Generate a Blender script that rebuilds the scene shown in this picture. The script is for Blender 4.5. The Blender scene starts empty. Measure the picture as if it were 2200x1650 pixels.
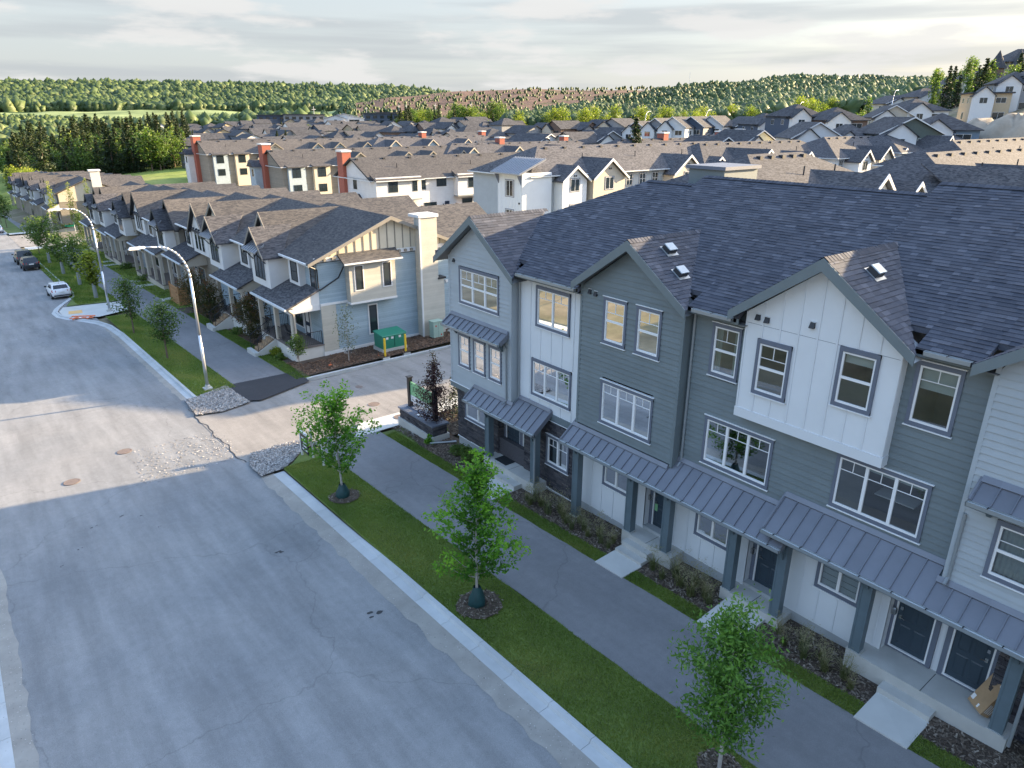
import bpy, math, random
import numpy as np
from mathutils import Vector, Matrix
random.seed(7); np.random.seed(7); RNG = np.random.default_rng(11)
SC = bpy.context.scene
C = SC.collection
rad = math.radians
# ------------------------------------------------------------------ camera
HCAM = 14.4; FPX = 1519.2; PITCH = 0.3638; ROLL = 0.004717; YAW = 0.67305
_f = np.array([math.sin(YAW)*math.cos(PITCH), math.cos(YAW)*math.cos(PITCH), -math.sin(PITCH)])
_r = np.array([math.cos(YAW), -math.sin(YAW), 0.0]); _u = np.cross(_r, _f)
RGT = math.cos(ROLL)*_r + math.sin(ROLL)*_u; UPV = -math.sin(ROLL)*_r + math.cos(ROLL)*_u; FWD = _f
cam = bpy.data.cameras.new('camera'); camo = bpy.data.objects.new('camera', cam); C.objects.link(camo)
cam.sensor_width = 36.0; cam.lens = FPX/2200*36.0; cam.clip_start = 0.3; cam.clip_end = 30000
camo.matrix_world = Matrix(((RGT[0], UPV[0], -FWD[0], 0), (RGT[1], UPV[1], -FWD[1], 0), (RGT[2], UPV[2], -FWD[2], HCAM), (0, 0, 0, 1)))
SC.camera = camo
# ------------------------------------------------------------------ sun, sky, exposure
SUN_EL = rad(14.6); SUN_AZ = rad(14.0)           # azimuth measured from +X towards -Y
sdir = Vector((math.cos(SUN_EL)*math.cos(SUN_AZ), -math.cos(SUN_EL)*math.sin(SUN_AZ), math.sin(SUN_EL)))
sun = bpy.data.lights.new('sun', 'SUN'); sun.energy = 3.3; sun.angle = rad(0.6); sun.color = (1.0, 0.75, 0.45)
suno = bpy.data.objects.new('sun', sun); C.objects.link(suno); suno.location = (60, -20, 60)
suno.rotation_euler = sdir.to_track_quat('Z', 'Y').to_euler()
SC.view_settings.view_transform = 'Standard'; SC.view_settings.look = 'None'; SC.view_settings.gamma = 1.0
SC.view_settings.use_curve_mapping = False; SC.view_settings.exposure = 2.75
world = bpy.data.worlds.new('World'); SC.world = world; world.use_nodes = True
def build_world():
    nt = world.node_tree; nt.nodes.clear(); N = nt.nodes.new; L = nt.links.new
    out = N('ShaderNodeOutputWorld'); bg = N('ShaderNodeBackground'); bg.inputs['Strength'].default_value = SKY_STRENGTH
    L(bg.outputs[0], out.inputs[0])
    sky = N('ShaderNodeTexSky'); sky.sky_type = 'NISHITA'; sky.sun_disc = False
    sky.sun_elevation = SUN_EL; sky.sun_rotation = math.atan2(sdir.x, sdir.y)
    sky.air_density = 1.0; sky.dust_density = 2.5; sky.ozone_density = 1.5
    tc = N('ShaderNodeTexCoord'); sep = N('ShaderNodeSeparateXYZ'); L(tc.outputs['Generated'], sep.inputs[0])
    def M(op, a, b=None, c=None, clamp=False):
        n = N('ShaderNodeMath'); n.operation = op; n.use_clamp = clamp
        for i, v in enumerate((a, b, c)):
            if v is None: continue
            if hasattr(v, 'links'): L(v, n.inputs[i])
            else: n.inputs[i].default_value = v
        return n.outputs[0]
    az = M('ARCTAN2', sep.outputs['X'], sep.outputs['Y'])
    el = M('ARCSINE', M('MINIMUM', M('MAXIMUM', sep.outputs['Z'], -1.0), 1.0))
    ela = M('MAXIMUM', el, 0.0)
    # cloud layer: real clouds bunch up towards the horizon, so height is compressed
    eh = M('POWER', ela, 0.8)
    cb = N('ShaderNodeCombineXYZ'); L(M('MULTIPLY', az, 5.0), cb.inputs[0]); L(M('MULTIPLY', eh, 17.0), cb.inputs[1])
    n1 = N('ShaderNodeTexNoise'); n1.inputs['Scale'].default_value = 1.0; n1.inputs['Detail'].default_value = 8; n1.inputs['Roughness'].default_value = 0.55
    L(cb.outputs[0], n1.inputs['Vector'])
    cb2 = N('ShaderNodeCombineXYZ'); L(M('MULTIPLY', az, 1.7), cb2.inputs[0]); L(M('MULTIPLY', eh, 22.0), cb2.inputs[1]); cb2.inputs[2].default_value = 4.3
    n2 = N('ShaderNodeTexNoise'); n2.inputs['Scale'].default_value = 1.0; n2.inputs['Detail'].default_value = 6; n2.inputs['Roughness'].default_value = 0.5
    L(cb2.outputs[0], n2.inputs['Vector'])
    def ramp(src, a, b, ca=(0, 0, 0, 1), cbb=(1, 1, 1, 1)):
        r = N('ShaderNodeValToRGB'); r.color_ramp.interpolation = 'EASE'
        r.color_ramp.elements[0].position = a; r.color_ramp.elements[1].position = b
        r.color_ramp.elements[0].color = ca; r.color_ramp.elements[1].color = cbb
        L(src, r.inputs[0]); return r.outputs[0]
    def mix(f, a, b, bt='MIX'):
        m = N('ShaderNodeMix'); m.data_type = 'RGBA'; m.blend_type = bt
        for s, v in ((m.inputs[0], f), (m.inputs[6], a), (m.inputs[7], b)):
            if hasattr(v, 'links'): L(v, s)
            else: s.default_value = v
        return m.outputs[2]
    puff = ramp(n1.outputs[0], 0.48, 0.60)
    streak = ramp(n2.outputs[0], 0.46, 0.64)
    veil = VEIL                                      # thin high cloud over the whole sky
    low = M('SUBTRACT', 1.0, M('MULTIPLY', M('SUBTRACT', ela, 0.17), 2.2), clamp=True)      # haze thins out with height
    base = mix(M('ADD', 0.12, M('MULTIPLY', low, VEIL_F)), sky.outputs[0], veil)
    base = mix(M('MULTIPLY', M('MULTIPLY', streak, 0.6), low), base, STREAK)
    base = mix(M('MULTIPLY', M('MULTIPLY', puff, 0.8), low), base, PUFF)
    L(base, bg.inputs['Color'])
SKY_STRENGTH = 0.14
VEIL = (0.631, 0.670, 0.704, 1); VEIL_F = 0.80; STREAK = (0.562, 0.605, 0.647, 1); PUFF = (0.930, 0.920, 0.905, 1)
build_world()
# ------------------------------------------------------------------ geometry helpers
def ray(px, py): return RGT*((px-1100)/FPX) - UPV*((py-825)/FPX) + FWD
def plane(y): return -0.045*(y-11.5)
# far terrain: elevation along rays, one profile per direction (direction given as a column, range r, height z or sight line)
def _zy(col, r, y):
    d = ray(col, y); return HCAM + r*d[2]/math.hypot(d[0], d[1])
PROF = {
 -300: [(150,-5.5),(250,-9.5),(330,-11),(450,-12),(600,-14),(1200,-30),(2000,'y262'),(3000,'y247'),(4200,'y240'),(5200,'y188'),(7500,'y186')],
 0:    [(150,-5.5),(250,-9.5),(330,-11),(450,-12),(600,-14),(1200,-30),(2000,'y262'),(3000,'y247'),(4200,'y240'),(5200,'y188'),(7500,'y186')],
 400:  [(150,-4.8),(250,-6),(400,-5),(600,-1),(800,-3),(1500,-25),(2500,'y262'),(3000,'y248'),(4200,'y242'),(5200,'y191'),(7500,'y189')],
 660:  [(150,-4.2),(250,-4),(400,-1),(600,3),(800,2),(1500,-14),(2500,'y262'),(3000,'y249'),(4200,'y243'),(5200,'y195'),(7500,'y193')],
 760:  [(150,-3.8),(250,-3.5),(400,0),(600,4),(900,4),(1250,'y240'),(1650,'y222'),(2300,'y238'),(4200,'y244'),(5200,'y196'),(7500,'y194')],
 850:  [(150,-3.4),(250,-3),(400,2),(600,5),(850,'y258'),(1150,'y236'),(1650,'y210'),(2300,'y230'),(4200,'y245'),(5200,'y198'),(7500,'y196')],
 1000: [(150,-2.6),(250,-1),(400,4),(600,7),(850,'y256'),(1150,'y230'),(1650,'y196'),(2300,'y215'),(4200,'y246'),(5200,'y215'),(7500,'y215')],
 1150: [(150,-2),(250,0.5),(400,6),(600,8),(800,'y258'),(1100,'y228'),(1600,'y190'),(2300,'y210'),(5200,'y230'),(7500,'y230')],
 1350: [(150,-1),(250,3),(340,6),(500,8),(700,'y258'),(1000,'y232'),(1500,'y189'),(2200,'y210'),(5200,'y230'),(7500,'y230')],
 1500: [(150,-.5),(220,3.5),(320,6.5),(420,8),(600,'y256'),(900,'y222'),(1350,'y184'),(2000,'y205'),(5200,'y230'),(7500,'y230')],
 1700: [(130,-.8),(180,3.8),(260,6.5),(360,9),(480,'y250'),(750,'y215'),(1100,'y171'),(1700,'y200'),(5200,'y230'),(7500,'y230')],
 1850: [(130,-.8),(170,3.5),(240,7),(320,10),(420,'y247'),(650,'y213'),(1000,'y175'),(1700,'y200'),(5200,'y230'),(7500,'y230')],
 1950: [(130,-.5),(165,4),(220,8),(300,13),(400,'y232'),(600,'y205'),(900,'y183'),(1500,'y200'),(5200,'y230'),(7500,'y230')],
 2080: [(125,-.2),(150,4),(190,8.5),(260,15),(340,'y208'),(480,'y188'),(800,'y192'),(1500,'y205'),(5200,'y230'),(7500,'y230')],
 2220: [(120,0),(145,4.5),(180,9.5),(240,17),(320,'y200'),(450,'y180'),(800,'y190'),(1500,'y205'),(5200,'y230'),(7500,'y230')],
 2700: [(120,0),(145,4.5),(180,9.5),(240,17),(320,'y200'),(450,'y185'),(800,'y195'),(1500,'y205'),(5200,'y232'),(7500,'y232')],
}
PCOL = sorted(PROF); _RG = np.concatenate([np.linspace(100, 600, 51), np.geomspace(620, 7500, 60)])
PTAB = np.array([np.interp(_RG, [a for a, b in PROF[c]], [(_zy(c, a, float(b[1:])) if isinstance(b, str) else b) for a, b in PROF[c]]) for c in PCOL])
def gfar(x, y):
    r = np.hypot(x, y); phi = np.arctan2(x, y)-YAW
    phi = (phi+np.pi) % (2*np.pi)-np.pi
    phi = np.clip(phi, -0.83, 0.83); col = 1100+FPX*np.tan(phi)/math.cos(PITCH)
    col = np.clip(col, PCOL[0], PCOL[-1]); i = np.clip(np.searchsorted(PCOL, col)-1, 0, len(PCOL)-2)
    pc = np.array(PCOL, float); t = (col-pc[i])/(pc[i+1]-pc[i]); t = t*t*(3-2*t)
    fr = np.interp(r, _RG, np.arange(len(_RG))); k = np.clip(fr.astype(int), 0, len(_RG)-2); q = fr-k
    a = PTAB[i, k]*(1-q)+PTAB[i, k+1]*q; b = PTAB[i+1, k]*(1-q)+PTAB[i+1, k+1]*q
    return a*(1-t)+b*t
def gnear(x, y):
    return -0.045*(np.clip(y, -60, 330)-11.5) + 0.015*np.maximum(0, x-17)
def G(x, y):
    x = np.asarray(x, float); y = np.asarray(y, float); r = np.hypot(x, y)
    w = np.clip((r-105)/75, 0, 1); w = w*w*(3-2*w)
    w = np.where((x < 21) & (y > 0), w*np.clip((r-300)/120, 0, 1) + (1-np.clip((21-x)/9, 0, 1))*w*(1-np.clip((r-300)/120, 0, 1)), w)
    phi = (np.arctan2(x, y)-YAW+np.pi) % (2*np.pi)-np.pi
    beh = np.clip((np.abs(phi)-1.3)/0.6, 0, 1)
    return gnear(x, y)*(1-w) + w*(gfar(x, y)*(1-beh) + 2.0*beh)
def g1(x, y): return float(G(x, y))
def colpos(col, r):
    phi = YAW+math.atan((col-1100)/FPX*math.cos(PITCH)); return r*math.sin(phi), r*math.cos(phi)

class MB:
    """collects faces; an optional frame (O,U,N) maps (u,n,z) to the scene"""
    def __init__(s, fr=None): s.v = []; s.f = []; s.fr = fr; s.a = []
    def P(s, p):
        if s.fr is None: return (float(p[0]), float(p[1]), float(p[2]))
        O, U, N = s.fr
        return (O[0]+U[0]*p[0]+N[0]*p[1], O[1]+U[1]*p[0]+N[1]*p[1], O[2]+p[2])
    def poly(s, pts, att=None):
        n = len(s.v); s.v += [s.P(p) for p in pts]; s.f.append(tuple(range(n, n+len(pts)))); s.a.append(att or 0.0)
        return s
    def hexa(s, b, t):
        n = len(s.v); s.v += [s.P(p) for p in b]+[s.P(p) for p in t]
        s.f += [(n, n+3, n+2, n+1), (n+4, n+5, n+6, n+7), (n, n+1, n+5, n+4), (n+1, n+2, n+6, n+5), (n+2, n+3, n+7, n+6), (n+3, n, n+4, n+7)]
        s.a += [0.0]*6; return s
    def box(s, a0, a1, b0, b1, c0, c1):
        return s.hexa([(a0, b0, c0), (a1, b0, c0), (a1, b1, c0), (a0, b1, c0)], [(a0, b0, c1), (a1, b0, c1), (a1, b1, c1), (a0, b1, c1)])
    def prism(s, pts, vec):
        k = len(pts); n = len(s.v); q = [tuple(p[i]+vec[i] for i in range(3)) for p in pts]
        s.v += [s.P(p) for p in pts]+[s.P(p) for p in q]
        s.f += [tuple(range(n, n+k))[::-1], tuple(range(n+k, n+2*k))]+[(n+i, n+(i+1) % k, n+k+(i+1) % k, n+k+i) for i in range(k)]
        s.a += [0.0]*(k+2); return s
    def slab(s, pts, t):                      # polygon with thickness t downwards
        return s.prism([(p[0], p[1], p[2]-t) for p in pts], (0, 0, t))
    def tube(s, p0, p1, r0, r1=None, n=8, cap=True):
        r1 = r0 if r1 is None else r1; A = Vector(s.P(p0)); B = Vector(s.P(p1)); d = (B-A)
        if d.length < 1e-6: return s
        d.normalize(); x = d.orthogonal().normalized(); y = d.cross(x); m = len(s.v)
        for c, r in ((A, r0), (B, r1)):
            for i in range(n):
                a = 2*math.pi*i/n; q = c+x*(r*math.cos(a))+y*(r*math.sin(a)); s.v.append((q.x, q.y, q.z))
        s.f += [(m+i, m+(i+1) % n, m+n+(i+1) % n, m+n+i) for i in range(n)]; s.a += [0.0]*n
        if cap: s.f += [tuple(range(m, m+n))[::-1], tuple(range(m+n, m+2*n))]; s.a += [0.0]*2
        return s
    def path(s, pts, r, n=6):
        for i in range(len(pts)-1): s.tube(pts[i], pts[i+1], r if not isinstance(r, list) else r[i], None if not isinstance(r, list) else r[i+1], n)
        return s
    def lathe(s, c, prof, n=12):
        m = len(s.v)
        for r, z in prof:
            for i in range(n):
                a = 2*math.pi*i/n; s.v.append(s.P((c[0]+r*math.cos(a), c[1]+r*math.sin(a), c[2]+z)))
        for j in range(len(prof)-1):
            s.f += [(m+j*n+i, m+j*n+(i+1) % n, m+(j+1)*n+(i+1) % n, m+(j+1)*n+i) for i in range(n)]; s.a += [0.0]*n
        s.f += [tuple(range(m, m+n))[::-1], tuple(range(m+(len(prof)-1)*n, m+len(prof)*n))]; s.a += [0.0]*2
        return s
    def mesh(s, name, mat, off=(0, 0, 0), smooth=False):
        me = bpy.data.meshes.new(name)
        me.from_pydata([(a-off[0], b-off[1], c-off[2]) for a, b, c in s.v], [], s.f)
        if mat is not None: me.materials.append(M_[mat] if isinstance(mat, str) else mat)
        if any(s.a):
            at = me.attributes.new('v', 'FLOAT', 'FACE'); at.data.foreach_set('value', [float(x) for x in s.a])
        if smooth: me.polygons.foreach_set('use_smooth', [True]*len(me.polygons))
        me.update(); return me
def np_mesh(name, V, F, mat, att=None, smooth=False):
    V = np.asarray(V, np.float32); F = np.asarray(F, np.int32); k = F.shape[1]
    me = bpy.data.meshes.new(name); me.vertices.add(len(V)); me.vertices.foreach_set('co', V.ravel())
    me.loops.add(F.size); me.loops.foreach_set('vertex_index', F.ravel()); me.polygons.add(len(F))
    me.polygons.foreach_set('loop_start', np.arange(0, F.size, k, dtype=np.int32)); me.polygons.foreach_set('loop_total', np.full(len(F), k, np.int32))
    if smooth: me.polygons.foreach_set('use_smooth', np.ones(len(F), bool))
    me.update(calc_edges=True)
    if att is not None:
        at = me.attributes.new('v', 'FLOAT', 'FACE'); at.data.foreach_set('value', np.asarray(att, np.float32))
    me.materials.append(M_[mat]); return me
def link(name, me, parent=None, loc=None, rot=None, scale=None):
    o = bpy.data.objects.new(name, me); C.objects.link(o)
    if parent is not None: o.parent = parent
    if loc is not None: o.location = loc
    if rot is not None: o.rotation_euler = rot
    if scale is not None: o.scale = scale
    return o
def tag(o, label=None, cat=None, group=None, kind=None):
    for k, v in (('label', label), ('category', cat), ('group', group), ('kind', kind)):
        if v: o[k] = v
    return o
class T:
    """a thing: an Empty at its base that parents its parts; world=True takes part coordinates in the scene frame"""
    def __init__(s, name, label, cat, loc=(0, 0, 0), rz=0.0, group=None, world=True):
        s.o = bpy.data.objects.new(name, None); C.objects.link(s.o); s.o.location = loc; s.o.rotation_euler = (0, 0, rz)
        s.o.empty_display_size = 0.2; tag(s.o, label, cat, group); s.off = tuple(loc) if world else (0, 0, 0)
    def part(s, name, mb, mat, parent=None, smooth=False, kind=None, label=None):
        o = link(name, mb.mesh(name, mat, s.off, smooth), parent or s.o); tag(o, label, None, None, kind); return o
    def piece(s, name, me, loc, parent=None, rot=None, scale=None):
        return link(name, me, parent or s.o, (loc[0]-s.off[0], loc[1]-s.off[1], loc[2]-s.off[2]), rot, scale)
    def pieces(s, name, mbs, mat, parent=None, most=300, rest=None):
        """mbs: list of (distance key, MB): the nearest become parts of their own, the rest one joined part"""
        mbs = sorted(mbs, key=lambda t: t[0])
        for k, m in mbs[:most]: s.part(name, m, mat, parent)
        if len(mbs) > most:
            J = MB()
            for k, m in mbs[most:]:
                n = len(J.v); J.v += m.v; J.f += [tuple(i+n for i in f) for f in m.f]; J.a += m.a
            s.part(rest or name+'_field', J, mat, parent, kind='stuff')
def structure(name, mb, mat, smooth=False):
    return tag(link(name, mb.mesh(name, mat, smooth=smooth)), kind='structure')
def single(name, mb, mat, label, cat, group=None, base=(0, 0, 0), smooth=False):
    o = link(name, mb.mesh(name, mat, base, smooth), None, base); return tag(o, label, cat, group)
def copy_tree(o, parent=None):
    c = o.copy(); C.objects.link(c); c.parent = parent
    for ch in o.children: copy_tree(ch, c)
    return c
def text_mesh(txt, size, mat, name, extrude=0.003):
    cu = bpy.data.curves.new(name, 'FONT'); cu.body = txt; cu.size = size; cu.extrude = extrude; cu.align_x = 'CENTER'; cu.align_y = 'CENTER'
    cu.resolution_u = 3
    o = bpy.data.objects.new(name, cu); C.objects.link(o)
    dg = bpy.context.evaluated_depsgraph_get(); me = bpy.data.meshes.new_from_object(o.evaluated_get(dg)); bpy.data.objects.remove(o)
    me.materials.clear(); me.materials.append(M_[mat]); return me
def text_on(T_, txt, size, mat, name, O, U, Zv, parent=None):
    """flat lettering: U reading direction, Zv up direction of the letters, O centre (scene frame)"""
    me = text_mesh(txt, size, mat, name); U = Vector(U).normalized(); Zv = Vector(Zv).normalized(); N = U.cross(Zv)
    o = link(name, me, parent or T_.o)
    m = Matrix((U, Zv, N)).transposed().to_4x4(); m.translation = Vector(O)-Vector(T_.off); o.matrix_local = m; return o
# ------------------------------------------------------------------ materials
M_ = {}
def _nodes(name):
    m = bpy.data.materials.new(name); m.use_nodes = True; nt = m.node_tree; M_[name] = m
    return m, nt, nt.nodes, nt.links, nt.nodes['Principled BSDF']
def _mixc(nt, f, a, b, bt='MIX'):
    m = nt.nodes.new('ShaderNodeMix'); m.data_type = 'RGBA'; m.blend_type = bt
    for s, v in ((m.inputs[0], f), (m.inputs[6], a), (m.inputs[7], b)):
        if hasattr(v, 'links'): nt.links.new(v, s)
        else: s.default_value = v if isinstance(v, float) else (*v, 1)
    return m.outputs[2]
def _math(nt, op, a, b=None):
    n = nt.nodes.new('ShaderNodeMath'); n.operation = op
    for i, v in enumerate((a, b)):
        if v is None: continue
        if hasattr(v, 'links'): nt.links.new(v, n.inputs[i])
        else: n.inputs[i].default_value = v
    return n.outputs[0]
def _noise(nt, scale, detail=4, rough=0.6, vec=None, stretch=None, seed=0.0):
    t = nt.nodes.new('ShaderNodeTexNoise'); t.inputs['Scale'].default_value = scale; t.inputs['Detail'].default_value = detail; t.inputs['Roughness'].default_value = rough
    if vec is None:
        g = nt.nodes.new('ShaderNodeNewGeometry'); vec = g.outputs['Position']
    if stretch or seed:
        mp = nt.nodes.new('ShaderNodeMapping'); mp.inputs['Scale'].default_value = stretch or (1, 1, 1); mp.inputs['Location'].default_value = (seed, seed*1.7, seed*.3)
        nt.links.new(vec, mp.inputs[0]); vec = mp.outputs[0]
    nt.links.new(vec, t.inputs['Vector']); return t.outputs[0]
def _ramp(nt, src, a, b, ca=(0, 0, 0), cb=(1, 1, 1)):
    r = nt.nodes.new('ShaderNodeValToRGB'); e = r.color_ramp.elements
    e[0].position = a; e[1].position = b; e[0].color = (*ca, 1); e[1].color = (*cb, 1); nt.links.new(src, r.inputs[0]); return r.outputs[0]
def _bump(nt, bsdf, h, strength, dist=0.02):
    b = nt.nodes.new('ShaderNodeBump'); b.inputs['Strength'].default_value = strength; b.inputs['Distance'].default_value = dist
    nt.links.new(h, b.inputs['Height']); nt.links.new(b.outputs[0], bsdf.inputs['Normal'])
def simple(name, col, rough=0.6, var=0.12, scale=2.5, metal=0.0, bump=0.0, bscale=60, objvar=0.0, spec=0.5, stretch=None):
    m, nt, N, L, B = _nodes(name); B.inputs['Roughness'].default_value = rough; B.inputs['Metallic'].default_value = metal; B.inputs['Specular IOR Level'].default_value = spec
    lo = tuple(c*(1-var) for c in col); hi = tuple(min(1, c*(1+var)) for c in col)
    c = _ramp(nt, _noise(nt, scale, 5, stretch=stretch), 0.3, 0.7, lo, hi)
    if objvar:
        oi = N.new('ShaderNodeObjectInfo'); c = _mixc(nt, 1.0, c, _ramp(nt, oi.outputs['Random'], 0, 1, (1-objvar,)*3, (1+objvar,)*3), 'MULTIPLY')
    L.new(c, B.inputs['Base Color'])
    if bump: _bump(nt, B, _noise(nt, bscale, 3), bump)
    return m
def varied(name, cols, rough=0.85, fine=30, fvar=0.15, bump=0.15, spec=0.3, patch=0.0):
    """per-piece colour: face attribute v or the object's own random number picks from cols"""
    m, nt, N, L, B = _nodes(name); B.inputs['Roughness'].default_value = rough; B.inputs['Specular IOR Level'].default_value = spec
    at = N.new('ShaderNodeAttribute'); at.attribute_name = 'v'; oi = N.new('ShaderNodeObjectInfo')
    f = _math(nt, 'FRACT', _math(nt, 'ADD', at.outputs['Fac'], oi.outputs['Random']))
    r = N.new('ShaderNodeValToRGB'); r.color_ramp.interpolation = 'LINEAR'; e = r.color_ramp.elements
    while len(e) < len(cols): e.new(0.5)
    for i, c in enumerate(cols): e[i].position = i/(len(cols)-1)*0.98; e[i].color = (*c, 1)
    L.new(f, r.inputs[0]); c = r.outputs[0]
    c = _mixc(nt, 1.0, c, _ramp(nt, _noise(nt, fine, 3), 0.25, 0.75, (1-fvar,)*3, (1+fvar,)*3), 'MULTIPLY')
    if patch: c = _mixc(nt, 1.0, c, _ramp(nt, _noise(nt, 0.5, 4), 0.3, 0.7, (1-patch,)*3, (1+patch,)*3), 'MULTIPLY')
    L.new(c, B.inputs['Base Color'])
    if bump: _bump(nt, B, _noise(nt, fine*2, 3), bump, 0.01)
    return m
def siding(name, col, pitch=0.15, line=0.6, var=0.08):
    m, nt, N, L, B = _nodes(name); B.inputs['Roughness'].default_value = 0.7; B.inputs['Specular IOR Level'].default_value = 0.3
    g = N.new('ShaderNodeNewGeometry'); s = N.new('ShaderNodeSeparateXYZ'); L.new(g.outputs['Position'], s.inputs[0])
    f = _math(nt, 'FRACT', _math(nt, 'MULTIPLY', s.outputs['Z'], 1/pitch))
    row = _math(nt, 'FLOOR', _math(nt, 'MULTIPLY', s.outputs['Z'], 1/pitch))
    wn = N.new('ShaderNodeTexWhiteNoise'); wn.noise_dimensions = '1D'; L.new(row, wn.inputs['W'])
    c = _ramp(nt, wn.outputs[0], 0, 1, tuple(x*(1-var) for x in col), tuple(x*(1+var) for x in col))
    c = _mixc(nt, 1.0, c, _ramp(nt, f, 0.0, 0.10, (line,)*3, (1, 1, 1)), 'MULTIPLY')
    c = _mixc(nt, 1.0, c, _ramp(nt, _noise(nt, 1.2, 4), 0.3, 0.7, (0.93,)*3, (1.05,)*3), 'MULTIPLY')
    L.new(c, B.inputs['Base Color']); _bump(nt, B, f, 0.35, 0.015); return m
def roofmat(name, a, b, sc=1.0):
    """far shingles: mottled tabs in rows"""
    m, nt, N, L, B = _nodes(name); B.inputs['Roughness'].default_value = 0.9; B.inputs['Specular IOR Level'].default_value = 0.25
    g = N.new('ShaderNodeNewGeometry'); mp = N.new('ShaderNodeMapping'); mp.inputs['Scale'].default_value = (4.2*sc, 4.2*sc, 20*sc); L.new(g.outputs['Position'], mp.inputs[0])
    v = N.new('ShaderNodeTexVoronoi'); v.inputs['Scale'].default_value = 1.0; L.new(mp.outputs[0], v.inputs['Vector'])
    sp = N.new('ShaderNodeSeparateColor'); L.new(v.outputs['Color'], sp.inputs[0])
    c = _ramp(nt, sp.outputs[0], 0.1, 0.9, a, b)
    oi = N.new('ShaderNodeObjectInfo')
    c = _mixc(nt, 1.0, c, _ramp(nt, oi.outputs['Random'], 0, 1, (0.82, 0.82, 0.84), (1.15, 1.12, 1.1)), 'MULTIPLY')
    c = _mixc(nt, 1.0, c, _ramp(nt, _noise(nt, 0.35, 4), 0.3, 0.7, (0.88,)*3, (1.1,)*3), 'MULTIPLY')
    L.new(c, B.inputs['Base Color']); _bump(nt, B, sp.outputs[0], 0.25, 0.02); return m
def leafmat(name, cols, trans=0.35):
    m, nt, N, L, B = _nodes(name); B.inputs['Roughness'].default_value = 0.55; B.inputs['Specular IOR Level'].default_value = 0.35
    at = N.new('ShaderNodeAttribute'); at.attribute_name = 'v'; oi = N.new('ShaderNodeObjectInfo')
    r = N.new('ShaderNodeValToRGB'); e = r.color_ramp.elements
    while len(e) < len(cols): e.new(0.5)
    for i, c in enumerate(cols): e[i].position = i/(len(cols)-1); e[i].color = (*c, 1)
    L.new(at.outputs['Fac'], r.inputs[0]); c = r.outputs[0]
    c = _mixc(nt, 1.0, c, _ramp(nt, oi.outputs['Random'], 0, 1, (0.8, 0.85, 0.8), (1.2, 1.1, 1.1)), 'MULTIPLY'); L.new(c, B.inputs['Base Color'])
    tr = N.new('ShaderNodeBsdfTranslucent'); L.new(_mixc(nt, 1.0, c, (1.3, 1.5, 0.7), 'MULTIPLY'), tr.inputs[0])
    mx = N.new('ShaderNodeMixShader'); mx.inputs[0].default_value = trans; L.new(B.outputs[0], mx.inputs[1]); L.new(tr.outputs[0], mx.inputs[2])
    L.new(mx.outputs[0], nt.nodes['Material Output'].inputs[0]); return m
def asphalt(name, c1, c2, crack=True, speck=0.25, stain=0.2):
    m, nt, N, L, B = _nodes(name); B.inputs['Roughness'].default_value = 0.88; B.inputs['Specular IOR Level'].default_value = 0.3
    c = _ramp(nt, _noise(nt, 0.22, 5, 0.55), 0.3, 0.72, c1, c2)
    c = _mixc(nt, 1.0, c, _ramp(nt, _noise(nt, 0.9, 5, 0.6, stretch=(1.6, 0.18, 1), seed=3), 0.3, 0.7, (1-stain,)*3, (1+stain*.8,)*3), 'MULTIPLY')
    c = _mixc(nt, 1.0, c, _ramp(nt, _noise(nt, 3.2, 6, 0.7, seed=9), 0.35, 0.7, (0.93,)*3, (1.07,)*3), 'MULTIPLY')
    c = _mixc(nt, 1.0, c, _ramp(nt, _noise(nt, 45, 3, 0.8), 0.3, 0.75, (1-speck,)*3, (1+speck,)*3), 'MULTIPLY')
    if crack:
        g = N.new('ShaderNodeNewGeometry'); ad = N.new('ShaderNodeVectorMath'); ad.operation = 'ADD'; L.new(g.outputs['Position'], ad.inputs[0])
        nz = N.new('ShaderNodeTexNoise'); nz.inputs['Scale'].default_value = 0.7; nz.inputs['Detail'].default_value = 5; L.new(g.outputs['Position'], nz.inputs['Vector'])
        sc = N.new('ShaderNodeVectorMath'); sc.operation = 'SCALE'; sc.inputs['Scale'].default_value = 1.6; L.new(nz.outputs['Color'], sc.inputs[0]); L.new(sc.outputs[0], ad.inputs[1])
        v = N.new('ShaderNodeTexVoronoi'); v.feature = 'DISTANCE_TO_EDGE'; v.inputs['Scale'].default_value = 0.11; L.new(ad.outputs[0], v.inputs['Vector'])
        k = _ramp(nt, v.outputs[0], 0.0, 0.0016, (0.80,)*3, (1, 1, 1)); c = _mixc(nt, 1.0, c, k, 'MULTIPLY')
    L.new(c, B.inputs['Base Color']); _bump(nt, B, _noise(nt, 70, 3), 0.25, 0.006); return m
def glassmat(name, tint=(0.62, 0.66, 0.66), gl=0.11):
    m, nt, N, L, B = _nodes(name); nt.nodes.remove(B)
    t = N.new('ShaderNodeBsdfTransparent'); t.inputs[0].default_value = (*tint, 1)
    g = N.new('ShaderNodeBsdfGlossy'); g.inputs['Roughness'].default_value = 0.02
    fr = N.new('ShaderNodeFresnel'); fr.inputs['IOR'].default_value = 1.5
    f = _math(nt, 'MINIMUM', _math(nt, 'ADD', _math(nt, 'MULTIPLY', fr.outputs[0], 1.5), gl), 1.0)
    mx = N.new('ShaderNodeMixShader'); L.new(f, mx.inputs[0]); L.new(t.outputs[0], mx.inputs[1]); L.new(g.outputs[0], mx.inputs[2])
    L.new(mx.outputs[0], nt.nodes['Material Output'].inputs[0]); return m
def opaque_glass(name, col=(0.02, 0.03, 0.035), rough=0.06):
    m, nt, N, L, B = _nodes(name); B.inputs['Base Color'].default_value = (*col, 1); B.inputs['Roughness'].default_value = rough; B.inputs['Specular IOR Level'].default_value = 0.9
    return m
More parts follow.
